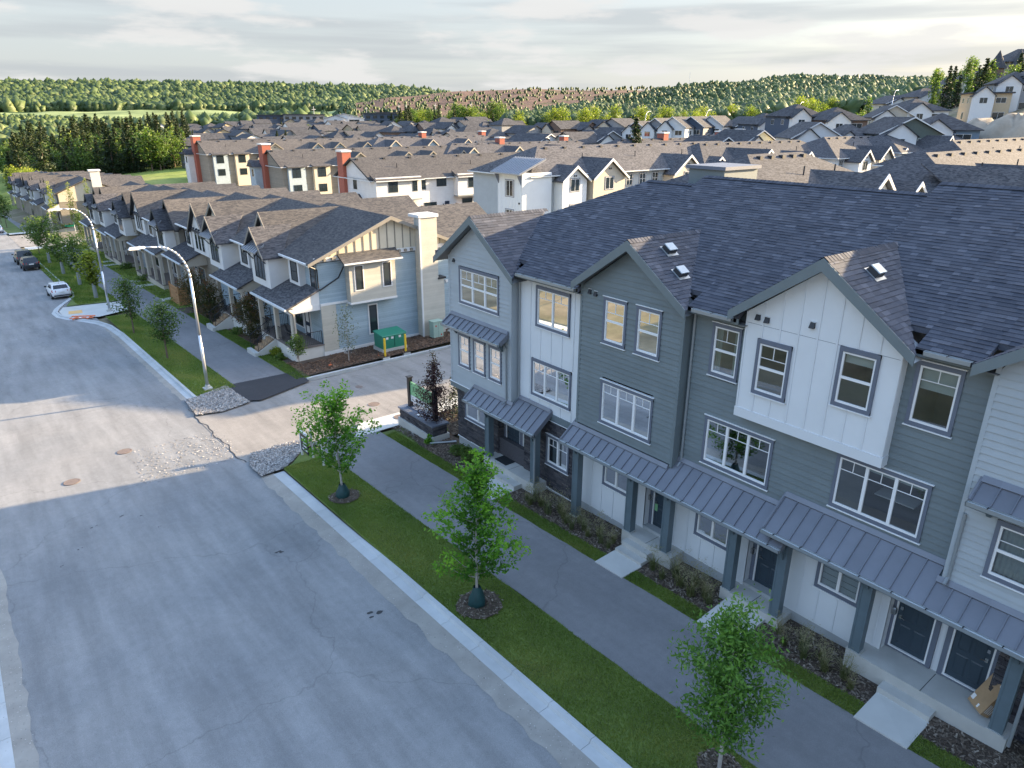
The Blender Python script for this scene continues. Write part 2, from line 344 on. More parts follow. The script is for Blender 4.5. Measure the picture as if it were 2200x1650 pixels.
# colours of the place
simple('dark_siding', (0.150, 0.185, 0.200), 0.62, 0.07, 1.5, objvar=0.05, bump=0.08, bscale=90)
simple('light_siding', (0.36, 0.40, 0.43), 0.62, 0.05, 1.5, objvar=0.04, bump=0.08, bscale=90)
simple('white_panel', (0.66, 0.69, 0.72), 0.55, 0.03, 1.0)
simple('white_batten', (0.64, 0.67, 0.70), 0.55, 0.02, 2.0)
simple('slate_trim', (0.125, 0.145, 0.19), 0.55, 0.06, 3)
simple('post_paint', (0.105, 0.145, 0.17), 0.5, 0.08, 3)
simple('rake_paint', (0.145, 0.18, 0.195), 0.5, 0.05, 3)
simple('white_vinyl', (0.78, 0.79, 0.80), 0.35, 0.02, 3)
simple('canopy_metal', (0.175, 0.185, 0.215), 0.42, 0.08, 1.2, metal=0.25, objvar=0.05)
simple('gutter_metal', (0.30, 0.33, 0.35), 0.38, 0.05, 2, metal=0.35)
simple('gutter_inside', (0.62, 0.65, 0.67), 0.5, 0.05, 2)  # pale tone carries the sky's reflection in open gutters; plain pale metal elsewhere
simple('strap_black', (0.02, 0.02, 0.025), 0.5)
simple('soffit', (0.16, 0.17, 0.18), 0.7)
simple('concrete', (0.44, 0.44, 0.42), 0.85, 0.10, 1.3, bump=0.15, bscale=50)
simple('concrete_walk', (0.50, 0.50, 0.48), 0.85, 0.07, 0.9, bump=0.12, bscale=60)
simple('concrete_kerb', (0.43, 0.45, 0.46), 0.85, 0.10, 1.1, objvar=0.06, bump=0.15, bscale=60)
simple('foundation', (0.36, 0.38, 0.39), 0.9, 0.10, 1.5, bump=0.15)
simple('door_paint', (0.035, 0.055, 0.075), 0.4, 0.05, 3)
simple('nickel', (0.6, 0.6, 0.6), 0.25, 0.02, 3, metal=1.0)
simple('black_plastic', (0.02, 0.023, 0.03), 0.45)
simple('vent_cap', (0.30, 0.36, 0.41), 0.4, 0.05, 4, metal=0.3)
simple('room', (0.15, 0.145, 0.135), 0.9, 0.12, 1.2)
simple('room_floor', (0.16, 0.14, 0.12), 0.8, 0.2, 1.5)
simple('blind', (0.55, 0.62, 0.60), 0.8, 0.03, 3)
simple('curtain', (0.42, 0.46, 0.44), 0.9, 0.10, 3)
simple('curtain_green', (0.30, 0.38, 0.36), 0.9, 0.10, 3)
simple('screen', (0.13, 0.13, 0.13), 0.85, 0.06, 2)
simple('mat_black', (0.012, 0.016, 0.02), 0.9)
simple('red_paint', (0.45, 0.03, 0.03), 0.5); simple('yellow_paint', (0.75, 0.48, 0.03), 0.45, 0.06)
simple('orange_paint', (0.72, 0.16, 0.05), 0.5, 0.15, 8); simple('green_box', (0.02, 0.20, 0.13), 0.45, 0.08, 2); simple('pale_green_box', (0.33, 0.45, 0.38), 0.5, 0.06, 2)
simple('cardboard', (0.36, 0.235, 0.13), 0.85, 0.12, 5); simple('white_print', (0.72, 0.72, 0.72), 0.7); simple('black_print', (0.05, 0.04, 0.035), 0.7); simple('tape', (0.34, 0.20, 0.08), 0.35)
simple('wood_fence', (0.36, 0.19, 0.08), 0.8, 0.2, 4, objvar=0.12); simple('deck_wood', (0.40, 0.27, 0.16), 0.8, 0.15, 4, objvar=0.08); simple('deck_grey', (0.16, 0.13, 0.115), 0.8, 0.15, 4)
simple('galvanised', (0.62, 0.64, 0.67), 0.30, 0.05, 3, metal=0.75); simple('lamp_head', (0.72, 0.73, 0.74), 0.4)
simple('sign_green', (0.24, 0.50, 0.25), 0.5, 0.03); simple('sign_white', (0.70, 0.70, 0.70), 0.5, 0.03); simple('street_sign', (0.01, 0.22, 0.12), 0.4)
simple('iron_black', (0.012, 0.014, 0.02), 0.45); simple('manhole', (0.17, 0.13, 0.11), 0.7, 0.25, 14)
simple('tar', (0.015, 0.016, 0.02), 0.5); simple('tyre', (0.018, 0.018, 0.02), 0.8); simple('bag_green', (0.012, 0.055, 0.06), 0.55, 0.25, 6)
simple('bark_pale', (0.36, 0.34, 0.32), 0.9, 0.2, 10, bump=0.3, bscale=30); simple('bark_brown', (0.14, 0.10, 0.075), 0.9, 0.2, 10, bump=0.3, bscale=30)
simple('blue_grey', (0.36, 0.44, 0.50), 0.65); simple('cream', (0.56, 0.50, 0.40), 0.7, 0.06); simple('cream_panel', (0.60, 0.535, 0.42), 0.7, 0.04)
simple('pale_stucco', (0.58, 0.57, 0.545), 0.8, 0.05); simple('white_trim', (0.68, 0.68, 0.68), 0.6, 0.03); simple('taupe', (0.25, 0.23, 0.195), 0.75, 0.06)
simple('porch_cream', (0.50, 0.455, 0.385), 0.7, 0.05); simple('black_frame', (0.014, 0.015, 0.018), 0.4); simple('navy_door', (0.015, 0.03, 0.06), 0.35)
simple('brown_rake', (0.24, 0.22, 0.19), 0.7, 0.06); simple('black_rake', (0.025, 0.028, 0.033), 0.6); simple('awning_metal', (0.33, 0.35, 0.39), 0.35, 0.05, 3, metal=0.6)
simple('brick_red', (0.36, 0.115, 0.08), 0.85, 0.15, 6, bump=0.2); simple('white_house', (0.70, 0.70, 0.70), 0.65, 0.03); simple('tan_house', (0.46, 0.37, 0.25), 0.7, 0.06)
simple('navy_house', (0.06, 0.085, 0.13), 0.65, 0.08); simple('grey_house', (0.25, 0.26, 0.28), 0.65, 0.06); simple('green_house', (0.10, 0.125, 0.11), 0.65, 0.08)
simple('brown_house', (0.16, 0.105, 0.08), 0.7, 0.1); simple('beige_house', (0.50, 0.45, 0.37), 0.7, 0.06); simple('blue_house', (0.11, 0.17, 0.25), 0.65, 0.07); simple('yellow_house', (0.62, 0.58, 0.40), 0.7, 0.05)
simple('car_white', (0.74, 0.76, 0.80), 0.18, 0.01, spec=0.6); simple('car_grey', (0.035, 0.045, 0.055), 0.2, 0.05, spec=0.6, metal=0.3); simple('car_dark', (0.05, 0.06, 0.062), 0.2, 0.05, spec=0.6, metal=0.3)
simple('tail_red', (0.42, 0.02, 0.03), 0.15); simple('rim_metal', (0.35, 0.36, 0.38), 0.3, 0.03, metal=0.8); simple('plate_white', (0.65, 0.65, 0.65), 0.5)
simple('turf', (0.11, 0.15, 0.032), 0.95, 0.35, 0.9); simple('far_turf', (0.13, 0.175, 0.045), 0.95, 0.3, 0.05)
simple('soil', (0.075, 0.055, 0.042), 0.95, 0.3, 5, bump=0.4, bscale=40); simple('dirt', (0.30, 0.255, 0.20), 0.95, 0.2, 0.4, bump=0.3, bscale=6)
simple('gravel_base', (0.30, 0.29, 0.275), 0.95, 0.2, 6, bump=0.5, bscale=40); simple('dust_strip', (0.30, 0.285, 0.26), 0.95, 0.14, 1.4, bump=0.25, bscale=45)
simple('tactile', (0.72, 0.43, 0.16), 0.7, 0.08); simple('sapling_stake', (0.42, 0.40, 0.36), 0.8)
simple('boulder', (0.40, 0.36, 0.32), 0.9, 0.2, 3, bump=0.4, bscale=8)
varied('shingle', [(0.046, 0.053, 0.072), (0.060, 0.067, 0.088), (0.078, 0.085, 0.108), (0.066, 0.071, 0.090), (0.050, 0.056, 0.074), (0.105, 0.112, 0.138)], 0.88, 40, 0.18, 0.2, patch=0.08)
varied('stone', [(0.030, 0.030, 0.037), (0.055, 0.055, 0.065), (0.085, 0.082, 0.090), (0.048, 0.047, 0.056), (0.12, 0.11, 0.11)], 0.8, 18, 0.3, 0.4)
varied('mulch_chip', [(0.05, 0.035, 0.026), (0.11, 0.082, 0.062), (0.18, 0.145, 0.115), (0.075, 0.055, 0.042), (0.30, 0.26, 0.215), (0.09, 0.065, 0.05)], 0.95, 20, 0.2, 0)
varied('bark_chip', [(0.05, 0.028, 0.018), (0.13, 0.075, 0.048), (0.20, 0.125, 0.085), (0.085, 0.05, 0.032), (0.26, 0.18, 0.125)], 0.95, 20, 0.2, 0)
varied('gravel', [(0.22, 0.21, 0.20), (0.36, 0.34, 0.32), (0.50, 0.48, 0.46), (0.28, 0.26, 0.25), (0.16, 0.15, 0.15)], 0.9, 20, 0.2, 0)
leafmat('grass', [(0.065, 0.125, 0.018), (0.115, 0.185, 0.030), (0.175, 0.235, 0.045), (0.28, 0.28, 0.085)], 0.3)
leafmat('grass_far', [(0.05, 0.09, 0.015), (0.09, 0.14, 0.03), (0.14, 0.18, 0.05)], 0.3)
leafmat('oat_grass', [(0.10, 0.13, 0.05), (0.22, 0.21, 0.12), (0.36, 0.33, 0.22)], 0.3)
leafmat('maple', [(0.035, 0.105, 0.012), (0.07, 0.19, 0.018), (0.14, 0.32, 0.025), (0.26, 0.46, 0.045)], 0.4)
leafmat('ash', [(0.045, 0.11, 0.02), (0.075, 0.175, 0.03), (0.12, 0.25, 0.04), (0.24, 0.36, 0.10)], 0.4)
leafmat('street_leaf', [(0.030, 0.070, 0.014), (0.058, 0.115, 0.022), (0.11, 0.175, 0.04), (0.20, 0.25, 0.065)], 0.35)
leafmat('yellow_leaf', [(0.06, 0.09, 0.012), (0.12, 0.17, 0.02), (0.22, 0.27, 0.035), (0.33, 0.36, 0.06)], 0.4)
leafmat('purple', [(0.016, 0.008, 0.014), (0.045, 0.018, 0.028), (0.09, 0.035, 0.045), (0.13, 0.10, 0.05)], 0.3)
leafmat('amur', [(0.022, 0.035, 0.010), (0.05, 0.06, 0.016), (0.10, 0.075, 0.025), (0.20, 0.07, 0.035)], 0.3)
leafmat('spruce', [(0.010, 0.022, 0.010), (0.022, 0.042, 0.016), (0.045, 0.070, 0.024), (0.09, 0.11, 0.04)], 0.15)
leafmat('grey_leaf', [(0.08, 0.10, 0.07), (0.15, 0.18, 0.13), (0.24, 0.27, 0.21)], 0.3)
leafmat('wood_mass', [(0.030, 0.058, 0.016), (0.048, 0.085, 0.024), (0.075, 0.12, 0.034), (0.12, 0.16, 0.06)], 0.15)
leafmat('flower_white', [(0.7, 0.7, 0.65), (0.8, 0.8, 0.75)], 0.2); leafmat('flower_pink', [(0.4, 0.08, 0.3), (0.5, 0.15, 0.4)], 0.2)
roofmat('roof_dark', (0.045, 0.047, 0.055), (0.110, 0.110, 0.118)); roofmat('roof_row', (0.055, 0.055, 0.060), (0.108, 0.104, 0.102)); roofmat('roof_brown', (0.075, 0.05, 0.04), (0.13, 0.10, 0.08))
roofmat('roof_far', (0.038, 0.040, 0.048), (0.085, 0.088, 0.096), 0.4)
siding('siding_blue', (0.33, 0.42, 0.48)); siding('siding_white', (0.66, 0.67, 0.68), 0.17, 0.75, 0.02); siding('siding_grey', (0.27, 0.29, 0.31)); siding('siding_taupe', (0.27, 0.245, 0.205)); siding('siding_beige', (0.44, 0.41, 0.36)); siding('shake_cream', (0.50, 0.475, 0.415), 0.2, 0.8, 0.05)
asphalt('asphalt', (0.205, 0.212, 0.22), (0.27, 0.27, 0.27)); asphalt('asphalt_lane', (0.23, 0.22, 0.21), (0.29, 0.275, 0.26)); asphalt('asphalt_path', (0.175, 0.176, 0.185), (0.235, 0.232, 0.235), speck=0.15, stain=0.1); asphalt('asphalt_new', (0.035, 0.036, 0.042), (0.05, 0.052, 0.058), crack=False, speck=0.3, stain=0.05)
glassmat('glass'); opaque_glass('far_glass'); opaque_glass('car_glass', (0.01, 0.012, 0.016), 0.05)
# ================================================================== the setting
def terrain():
    az = np.unique(np.concatenate([np.linspace(-math.pi, math.pi, 73), YAW+np.linspace(-0.84, 0.84, 260)]))
    az = np.sort((az+np.pi) % (2*np.pi)-np.pi); az = az[np.concatenate([[True], np.diff(az) > 1e-4])]
    rr = np.concatenate([[0.5, 6, 12, 20, 30, 42, 56, 72, 88, 100], np.linspace(110, 620, 52), np.geomspace(650, 2400, 46), np.geomspace(2500, 7400, 34)])
    A, R = np.meshgrid(az, rr, indexing='ij'); X = R*np.sin(A); Y = R*np.cos(A); Z = G(X, Y)
    rough = np.clip((R-700)/900, 0, 1)
    from mathutils import noise
    zz = np.array([noise.fractal(Vector((x*.0016, y*.0016, 1.7)), 1.0, 2.0, 5) for x, y in zip(X.ravel(), Y.ravel())]).reshape(X.shape)
    Z = Z + rough*zz*np.clip(R/110, 0, 34)*0.75
    low = np.clip((190-R)/30, 0, 1); Z = Z-0.16*low
    na, nr = X.shape; V = np.stack([X, Y, Z], -1).reshape(-1, 3)
    D = V-np.array([0, 0, HCAM]); dp = D@FWD; px = 1100+FPX*(D@RGT)/np.maximum(dp, .01); py = 825-FPX*(D@UPV)/np.maximum(dp, .01)
    px = px.reshape(na, nr); py = py.reshape(na, nr); inv = (dp > 1).reshape(na, nr)
    groups = {k: [] for k in ('ground', 'meadow_park', 'wooded_hillside', 'heath_hill', 'valley_slope', 'river_flats', 'far_ridge')}
    for i in range(na):
        j2 = (i+1) % na
        for j in range(nr-1):
            f = (i*nr+j, j2*nr+j, j2*nr+j+1, i*nr+j+1); r = rr[j]; x = px[i, j]; y = py[i, j]; ok = inv[i, j]
            k = 'ground'
            if ok and r > 3700: k = 'far_ridge'
            elif ok and r > 2450 and x < 900: k = 'river_flats'
            elif ok and r > 640 and x < 760: k = 'valley_slope'
            elif ok and r > 640 and x < 1470 and (y < 262-(x-1050)*0.18 or x < 1050): k = 'heath_hill'
            elif ok and r > 380 and x >= 1000: k = 'wooded_hillside'
            elif r > 640: k = 'wooded_hillside' if ok else 'ground'
            elif ok and r > 225 and x < 420: k = 'meadow_park'
            groups[k].append(f)
    for k, F in groups.items():
        if not F: continue
        F = np.array(F); u, inv2 = np.unique(F, return_inverse=True)
        me = np_mesh(k, V[u], inv2.reshape(F.shape), 'm_'+k, smooth=True); tag(link(k, me), kind='structure')
    return
def landmat(name, cols, s1, s2, bump=0.0, stretch=None):
    m, nt, N, L, B = _nodes(name); B.inputs['Roughness'].default_value = 0.95; B.inputs['Specular IOR Level'].default_value = 0.1
    n = _noise(nt, s1, 8, 0.65, stretch=stretch); r = N.new('ShaderNodeValToRGB'); e = r.color_ramp.elements
    while len(e) < len(cols): e.new(0.5)
    for i, c in enumerate(cols): e[i].position = 0.3+0.4*i/(len(cols)-1); e[i].color = (*c, 1)
    L.new(n, r.inputs[0]); c = _mixc(nt, 1.0, r.outputs[0], _ramp(nt, _noise(nt, s2, 6, 0.7), 0.3, 0.7, (0.65,)*3, (1.3,)*3), 'MULTIPLY')
    L.new(c, B.inputs['Base Color'])
    if bump: _bump(nt, B, _noise(nt, s2, 6, 0.7), bump, 6.0)
landmat('m_ground', [(0.10, 0.12, 0.05), (0.22, 0.19, 0.13), (0.30, 0.26, 0.20)], 0.03, 0.4)
landmat('m_meadow_park', [(0.12, 0.18, 0.04), (0.22, 0.27, 0.07), (0.30, 0.31, 0.11)], 0.02, 0.3)
landmat('m_wooded_hillside', [(0.035, 0.06, 0.02), (0.055, 0.09, 0.025), (0.10, 0.13, 0.045)], 0.012, 0.12, 0.6)
landmat('m_heath_hill', [(0.11, 0.14, 0.045), (0.17, 0.115, 0.085), (0.20, 0.13, 0.10), (0.15, 0.10, 0.075), (0.22, 0.19, 0.09)], 0.012, 0.09, 0.4)
landmat('m_valley_slope', [(0.035, 0.065, 0.03), (0.06, 0.10, 0.04), (0.10, 0.13, 0.06)], 0.006, 0.03, 0.6)
landmat('m_river_flats', [(0.06, 0.10, 0.04), (0.26, 0.32, 0.14), (0.30, 0.34, 0.16)], 0.0022, 0.02)
landmat('m_far_ridge', [(0.025, 0.05, 0.028), (0.04, 0.075, 0.035), (0.065, 0.10, 0.045), (0.15, 0.17, 0.07)], 0.0011, 0.007, 0.9)
terrain()

def grid_sheet(name, x0, x1, y0, y1, mat, dz, ny=2, nx=1, jl=0.0, jr=0.0, extra=None, structure_=True, seed=1):
    """sheet on the sloping street plane; jl / jr roughen the left and right edges"""
    rn = random.Random(seed); V = []; F = []
    for j in range(ny+1):
        y = y0+(y1-y0)*j/ny; a = x0+(rn.uniform(-jl, jl) if jl else 0); b = x1+(rn.uniform(-jr, jr) if jr else 0)
        for i in range(nx+1):
            x = a+(b-a)*i/nx; V.append((x, y, float(gnear(x, y))+dz+(extra(x, y) if extra else 0)))
    for j in range(ny):
        for i in range(nx): k = j*(nx+1)+i; F.append((k, k+1, k+nx+2, k+nx+1))
    me = np_mesh(name, V, F, mat); o = link(name, me)
    if structure_: o['kind'] = 'structure'
    return o
def poly_sheet(name, pts, mat, dz):
    mb = MB().poly([(x, y, float(gnear(x, y))+dz) for x, y in pts]); return structure(name, mb, mat)
# main street, gravelly edge strips, lane, pathways
grid_sheet('street', -1.25, 9.0, -40, 320, 'asphalt', 0.0, ny=60, nx=4)
grid_sheet('street_shoulder', 8.65, 9.3, -40, 28.9, 'dust_strip', 0.006, ny=160, jl=0.09, seed=3)
grid_sheet('street_shoulder', -1.75, -0.98, -40, 66, 'dust_strip', 0.006, ny=200, jr=0.06, seed=4)
grid_sheet('street_shoulder', 8.75, 9.3, 42.2, 66, 'dust_strip', 0.006, ny=80, jl=0.07, seed=5)
grid_sheet('lane', 8.6, 17, 30.9, 40.35, 'asphalt_lane', 0.010, ny=20, nx=6, jl=0.0)
grid_sheet('lane', 17, 46, 31.3, 40.3, 'asphalt_lane', 0.010, ny=2, nx=8)
grid_sheet('alley', 30.2, 37.0, -40, 31.3, 'asphalt_lane', 0.004, ny=20, nx=2)
mbj = MB()
jp = [(8.66+0.08*math.sin(y*2.1)+0.05*math.sin(y*5.3), y) for y in np.linspace(30.9, 40.3, 40)]
for (xa, ya), (xb, yb) in zip(jp, jp[1:]): mbj.poly([(xa-.03, ya, plane(ya)+.014), (xa+.03, ya, plane(ya)+.014), (xb+.03, yb, plane(yb)+.014), (xb-.03, yb, plane(yb)+.014)])
structure('asphalt_joint', mbj, 'tar')
grid_sheet('pathway', 12.0, 15.2, -40, 31.0, 'asphalt_path', 0.095, ny=120, jl=0.03, jr=0.02, seed=6)
grid_sheet('pathway', 12.0, 15.35, 42.6, 131, 'asphalt_path', 0.095, ny=50, jl=0.02, jr=0.02, seed=7)
grid_sheet('pathway', 12.0, 15.6, 163, 300, 'asphalt_path', 0.095, ny=20, seed=8)
poly_sheet('asphalt_patch', [(11.7, 39.2), (12.3, 38.75), (15.9, 40.2), (15.9, 42.75), (11.75, 42.95), (11.5, 41.0)], 'asphalt_new', 0.10)
grid_sheet('cross_street', 9.0, 90, 137, 158, 'asphalt_lane', 0.012, nx=12, ny=3)
grid_sheet('cross_walk_slab', 9.4, 18, 131.0, 135.5, 'concrete_walk', 0.10)
grid_sheet('cross_walk_slab', 9.4, 18, 160, 163, 'concrete_walk', 0.10)
poly_sheet('lane_apron', [(13.9, 29.95), (17.6, 30.0), (17.6, 31.6), (14.9, 31.65)], 'concrete_walk', 0.10)
grid_sheet('lane_sidewalk', 17.6, 40, 30.1, 31.5, 'concrete_walk', 0.09, nx=10)
# kerbs: each cast segment is a piece of its kerb
def kerb(name, pts, height, seglen=1.52, wid=0.5, gut=0.25):
    """pts: polyline of the kerb's back edge; gutter pan on the left of travel"""
    root = bpy.data.objects.new(name, None); C.objects.link(root); root['kind'] = 'structure'
    P = [Vector((x, y, 0)) for x, y in pts]; segs = []; cum = [0]
    for a, b in zip(P, P[1:]): cum.append(cum[-1]+(b-a).length)
    n = max(1, int(cum[-1]/seglen))
    def at(s):
        for i in range(len(P)-1):
            if s <= cum[i+1] or i == len(P)-2:
                t = (s-cum[i])/max(1e-6, cum[i+1]-cum[i]); d = (P[i+1]-P[i]).normalized(); return P[i].lerp(P[i+1], t), d
    def nrm(s):
        d = (at(min(s+.4, cum[-1]))[0]-at(max(s-.4, 0))[0]).normalized(); return Vector((-d.y, d.x, 0))
    for k in range(n):
        s0 = cum[-1]*k/n+.006; s1 = cum[-1]*(k+1)/n-.006; mb = MB(); rows = []
        for s in (s0, s1):
            p, _ = at(s); q = nrm(s); h = height(p.y, p.x) if callable(height) else height
            prof = [(0, -.12), (0, h), (.15, h), (.20, .022), (wid, .012), (wid, -.12)]
            rows.append([(p.x+q.x*w, p.y+q.y*w, plane(p.y)+z) for w, z in prof])
        m = len(rows[0]); nv = len(mb.v); mb.v += rows[0]+rows[1]
        for i in range(m-1): mb.f.append((nv+i, nv+i+1, nv+m+i+1, nv+m+i))
        mb.f += [tuple(range(nv, nv+m))[::-1], tuple(range(nv+m, nv+2*m))]; mb.a += [0.0]*(m+1)
        link('kerb_segment', mb.mesh('kerb_segment', 'concrete_kerb'), root)
    return root
kerb('kerb', [(9.78, -14), (9.77, 10), (9.75, 20), (9.74, 28.8)], lambda y, x: 0.125-0.105*min(1, max(0, (y-18.5)/3.5)))
kerb('kerb', [(9.60, 41.9), (9.6, 62), (9.4, 66.2), (8.8, 68.9), (7.7, 71.0), (6.9, 72.7), (6.55, 74.6), (6.7, 76.4), (7.4, 78.6), (8.5, 81.4), (9.15, 83.4), (9.3, 85.5), (9.3, 131.5)], 0.12, 2.0)
kerb('kerb', [(9.3, 163), (9.3, 300)], 0.12, 6.0)
kerb('kerb', [(-1.95, 80), (-1.95, -14)], 0.12)
kerb('lane_kerb', [(15.95, 40.75), (19, 40.78), (27, 40.85), (40, 40.9)], lambda y, x: 0.11, 1.8)
# verges, lawns, planting beds
BEDS = []
def bedz(x, y): return max(0.0, x-15.2)*0.045
grid_sheet('verge', 9.75, 12.03, -40, 28.85, 'turf', 0.088, ny=120, jr=0.03, seed=12)
poly_sheet('verge', [(9.75, 28.85), (12.03, 28.85), (12.0, 30.2), (11.3, 30.3), (10.3, 29.2)], 'turf', 0.086)
grid_sheet('verge', 9.62, 12.03, 42.0, 70.2, 'turf', 0.088, ny=40, jr=0.03, seed=13)
poly_sheet('verge', [(9.5, 77.6), (12.0, 77.3), (12.0, 131), (9.3, 131), (9.3, 85.5), (8.8, 82.2), (8.0, 79.4), (7.6, 78.0)], 'turf', 0.088)
poly_sheet('ramp_slab', [(6.75, 73.2), (7.9, 71.2), (9.2, 70.6), (12.03, 72.0), (12.03, 76.8), (9.4, 77.3), (7.3, 77.6), (6.75, 75.6)], 'concrete_walk', 0.092)
structure('tactile_plate', MB().poly([(x, y, plane(y)+.105) for x, y in ((7.25, 73.7), (8.35, 73.4), (8.5, 75.0), (7.45, 75.2))]), 'tactile')
grid_sheet('lawn_strip', 15.18, 15.78, -20, 29.6, 'turf', 0.080, ny=150, jl=0.03, jr=0.05, seed=14, extra=bedz)
poly_sheet('lawn_strip', [(15.2, 26.8), (15.78, 26.8), (16.2, 28.6), (17.0, 29.6), (14.4, 29.75)], 'turf', 0.084)
grid_sheet('mulch_bed', 15.7, 17.6, -20, 27.0, 'soil', 0.060, ny=30, nx=2, extra=bedz)
poly_sheet('mulch_bed', [(15.75, 26.9), (19.5, 26.9), (21, 27), (21, 30.0), (16.9, 29.9)], 'soil', 0.110)
poly_sheet('mulch_bed', [(15.95, 41.2), (22, 41.25), (32, 41.3), (32, 45.0), (17, 45.0), (16.1, 43.2)], 'soil', 0.125)
grid_sheet('lawn_strip', 15.35, 16.25, 41.0, 66, 'turf', 0.093, ny=50, jr=0.08, seed=15)
grid_sheet('front_yard', 15.35, 19, 45, 69, 'soil', 0.070, ny=10, nx=2)
grid_sheet('front_lawn', 15.35, 19.4, 69, 131, 'turf', 0.095, ny=12, nx=2)
grid_sheet('front_lawn', 15.6, 19.4, 163, 262, 'turf', 0.095, ny=12, nx=2)
grid_sheet('verge', 9.3, 12.0, 163, 300, 'turf', 0.088, ny=12)
poly_sheet('gravel_patch', [(8.75, 28.9), (9.75, 28.9), (10.4, 29.4), (11.3, 30.4), (12.05, 30.6), (12.1, 31.4), (10.6, 31.6), (9.2, 31.5), (8.8, 30.3)], 'gravel_base', 0.09)
poly_sheet('gravel_patch', [(8.75, 38.9), (10.0, 38.4), (11.7, 38.9), (11.6, 42.9), (10.6, 42.5), (9.65, 42.0), (9.0, 41.9)], 'gravel_base', 0.085)

def scatter_quads(name, n, sampler, size, mat, zf, flat=0.25, aspect=0.4, seed=1, lift=0.01):
    r = np.random.default_rng(seed); x, y = sampler(r, n); n = len(x); L = size*r.uniform(.5, 1.5, n); W = L*aspect*r.uniform(.6, 1.4, n); a = r.uniform(0, 2*np.pi, n)
    tx = r.uniform(-flat, flat, n); ty = r.uniform(-flat, flat, n); z = zf(x, y)+lift*r.uniform(.3, 1.6, n)
    V = []
    for su, sv in ((-1, -1), (1, -1), (1, 1), (-1, 1)):
        u = su*L/2; v = sv*W/2; V.append(np.stack([x+u*np.cos(a)-v*np.sin(a), y+u*np.sin(a)+v*np.cos(a), z+u*tx+v*ty], -1))
    V = np.stack(V, 1).reshape(-1, 3); F = np.arange(4*n).reshape(n, 4)
    me = np_mesh(name, V, F, mat, att=r.uniform(0, 1, n)); o = link(name, me); o['kind'] = 'stuff'; return o
def rect_s(rects, avoid=()):
    w = np.array([(b-a)*(d-c) for a, b, c, d in rects]); w = w/w.sum()
    def f(r, n):
        i = r.choice(len(rects), n, p=w); q = np.array(rects)[i]; x = q[:, 0]+(q[:, 1]-q[:, 0])*r.random(n); y = q[:, 2]+(q[:, 3]-q[:, 2])*r.random(n)
        k = np.ones(n, bool)
        for a, b, c, d in avoid: k &= ~((x > a) & (x < b) & (y > c) & (y < d))
        return x[k], y[k]
    return f
WALKS = [(15.0, 16.72, 13.05, 14.35), (15.0, 16.72, 8.75, 10.1), (15.0, 16.72, 4.0, 5.25), (15.0, 16.72, 20.2, 21.7)]
SLABS = [(16.6, 17.7, 12.3, 14.6), (16.6, 17.7, 8.3, 10.35), (16.6, 17.7, 2.5, 6.35), (16.6, 17.7, 19.4, 22.95)]
zbed = lambda x, y: gnear(x, y)+0.065+np.maximum(0, x-15.2)*0.045
scatter_quads('mulch', 15000, rect_s([(15.74, 17.3, 0, 27.0)], WALKS+SLABS), 0.085, 'mulch_chip', zbed, 0.5, 0.35, 2, 0.02)
scatter_quads('mulch', 4200, rect_s([(15.9, 21, 27.0, 29.9)]), 0.085, 'mulch_chip', lambda x, y: gnear(x, y)+0.115, 0.5, 0.35, 3, 0.02)
scatter_quads('bark_mulch', 15000, rect_s([(16.2, 31, 41.3, 45.0)], [(16.9, 19.2, 43.9, 46)]), 0.10, 'bark_chip', lambda x, y: gnear(x, y)+0.13, 0.5, 0.4, 4, 0.02)
scatter_quads('bark_mulch', 5000, rect_s([(16.2, 17.6, 46, 68)]), 0.10, 'bark_chip', lambda x, y: gnear(x, y)+0.08, 0.5, 0.4, 5, 0.02)
def inpoly(P):
    P = np.array(P)
    def f(r, n):
        x = r.uniform(P[:, 0].min(), P[:, 0].max(), n); y = r.uniform(P[:, 1].min(), P[:, 1].max(), n); k = np.zeros(n, bool); j = len(P)-1
        for i in range(len(P)):
            c = ((P[i, 1] > y) != (P[j, 1] > y)) & (x < (P[j, 0]-P[i, 0])*(y-P[i, 1])/(P[j, 1]-P[i, 1]+1e-12)+P[i, 0]); k ^= c; j = i
        return x[k], y[k]
    return f
scatter_quads('gravel_stones', 9000, inpoly([(8.7, 28.8), (9.75, 28.9), (10.4, 29.4), (11.3, 30.4), (12.05, 30.6), (12.1, 31.5), (10.6, 31.7), (9.2, 31.6), (8.7, 30.3)]), 0.06, 'gravel', lambda x, y: gnear(x, y)+0.095, 0.5, 0.75, 6, 0.02)
scatter_quads('gravel_stones', 12000, inpoly([(8.7, 38.8), (10.0, 38.4), (11.7, 38.9), (11.6, 42.9), (10.6, 42.5), (9.65, 42.0), (8.9, 41.9)]), 0.06, 'gravel', lambda x, y: gnear(x, y)+0.09, 0.5, 0.75, 7, 0.02)
scatter_quads('gravel_stones', 2600, rect_s([(8.62, 9.25, 2, 28.9), (-1.7, -1.0, 12, 40)]), 0.02, 'gravel', lambda x, y: gnear(x, y)+0.008, 0.3, 0.8, 8, 0.006)
scatter_quads('gravel_stones', 700, rect_s([(4.5, 9.0, 31.5, 36)]), 0.05, 'gravel', lambda x, y: gnear(x, y)+0.012, 0.3, 0.8, 9, 0.006)
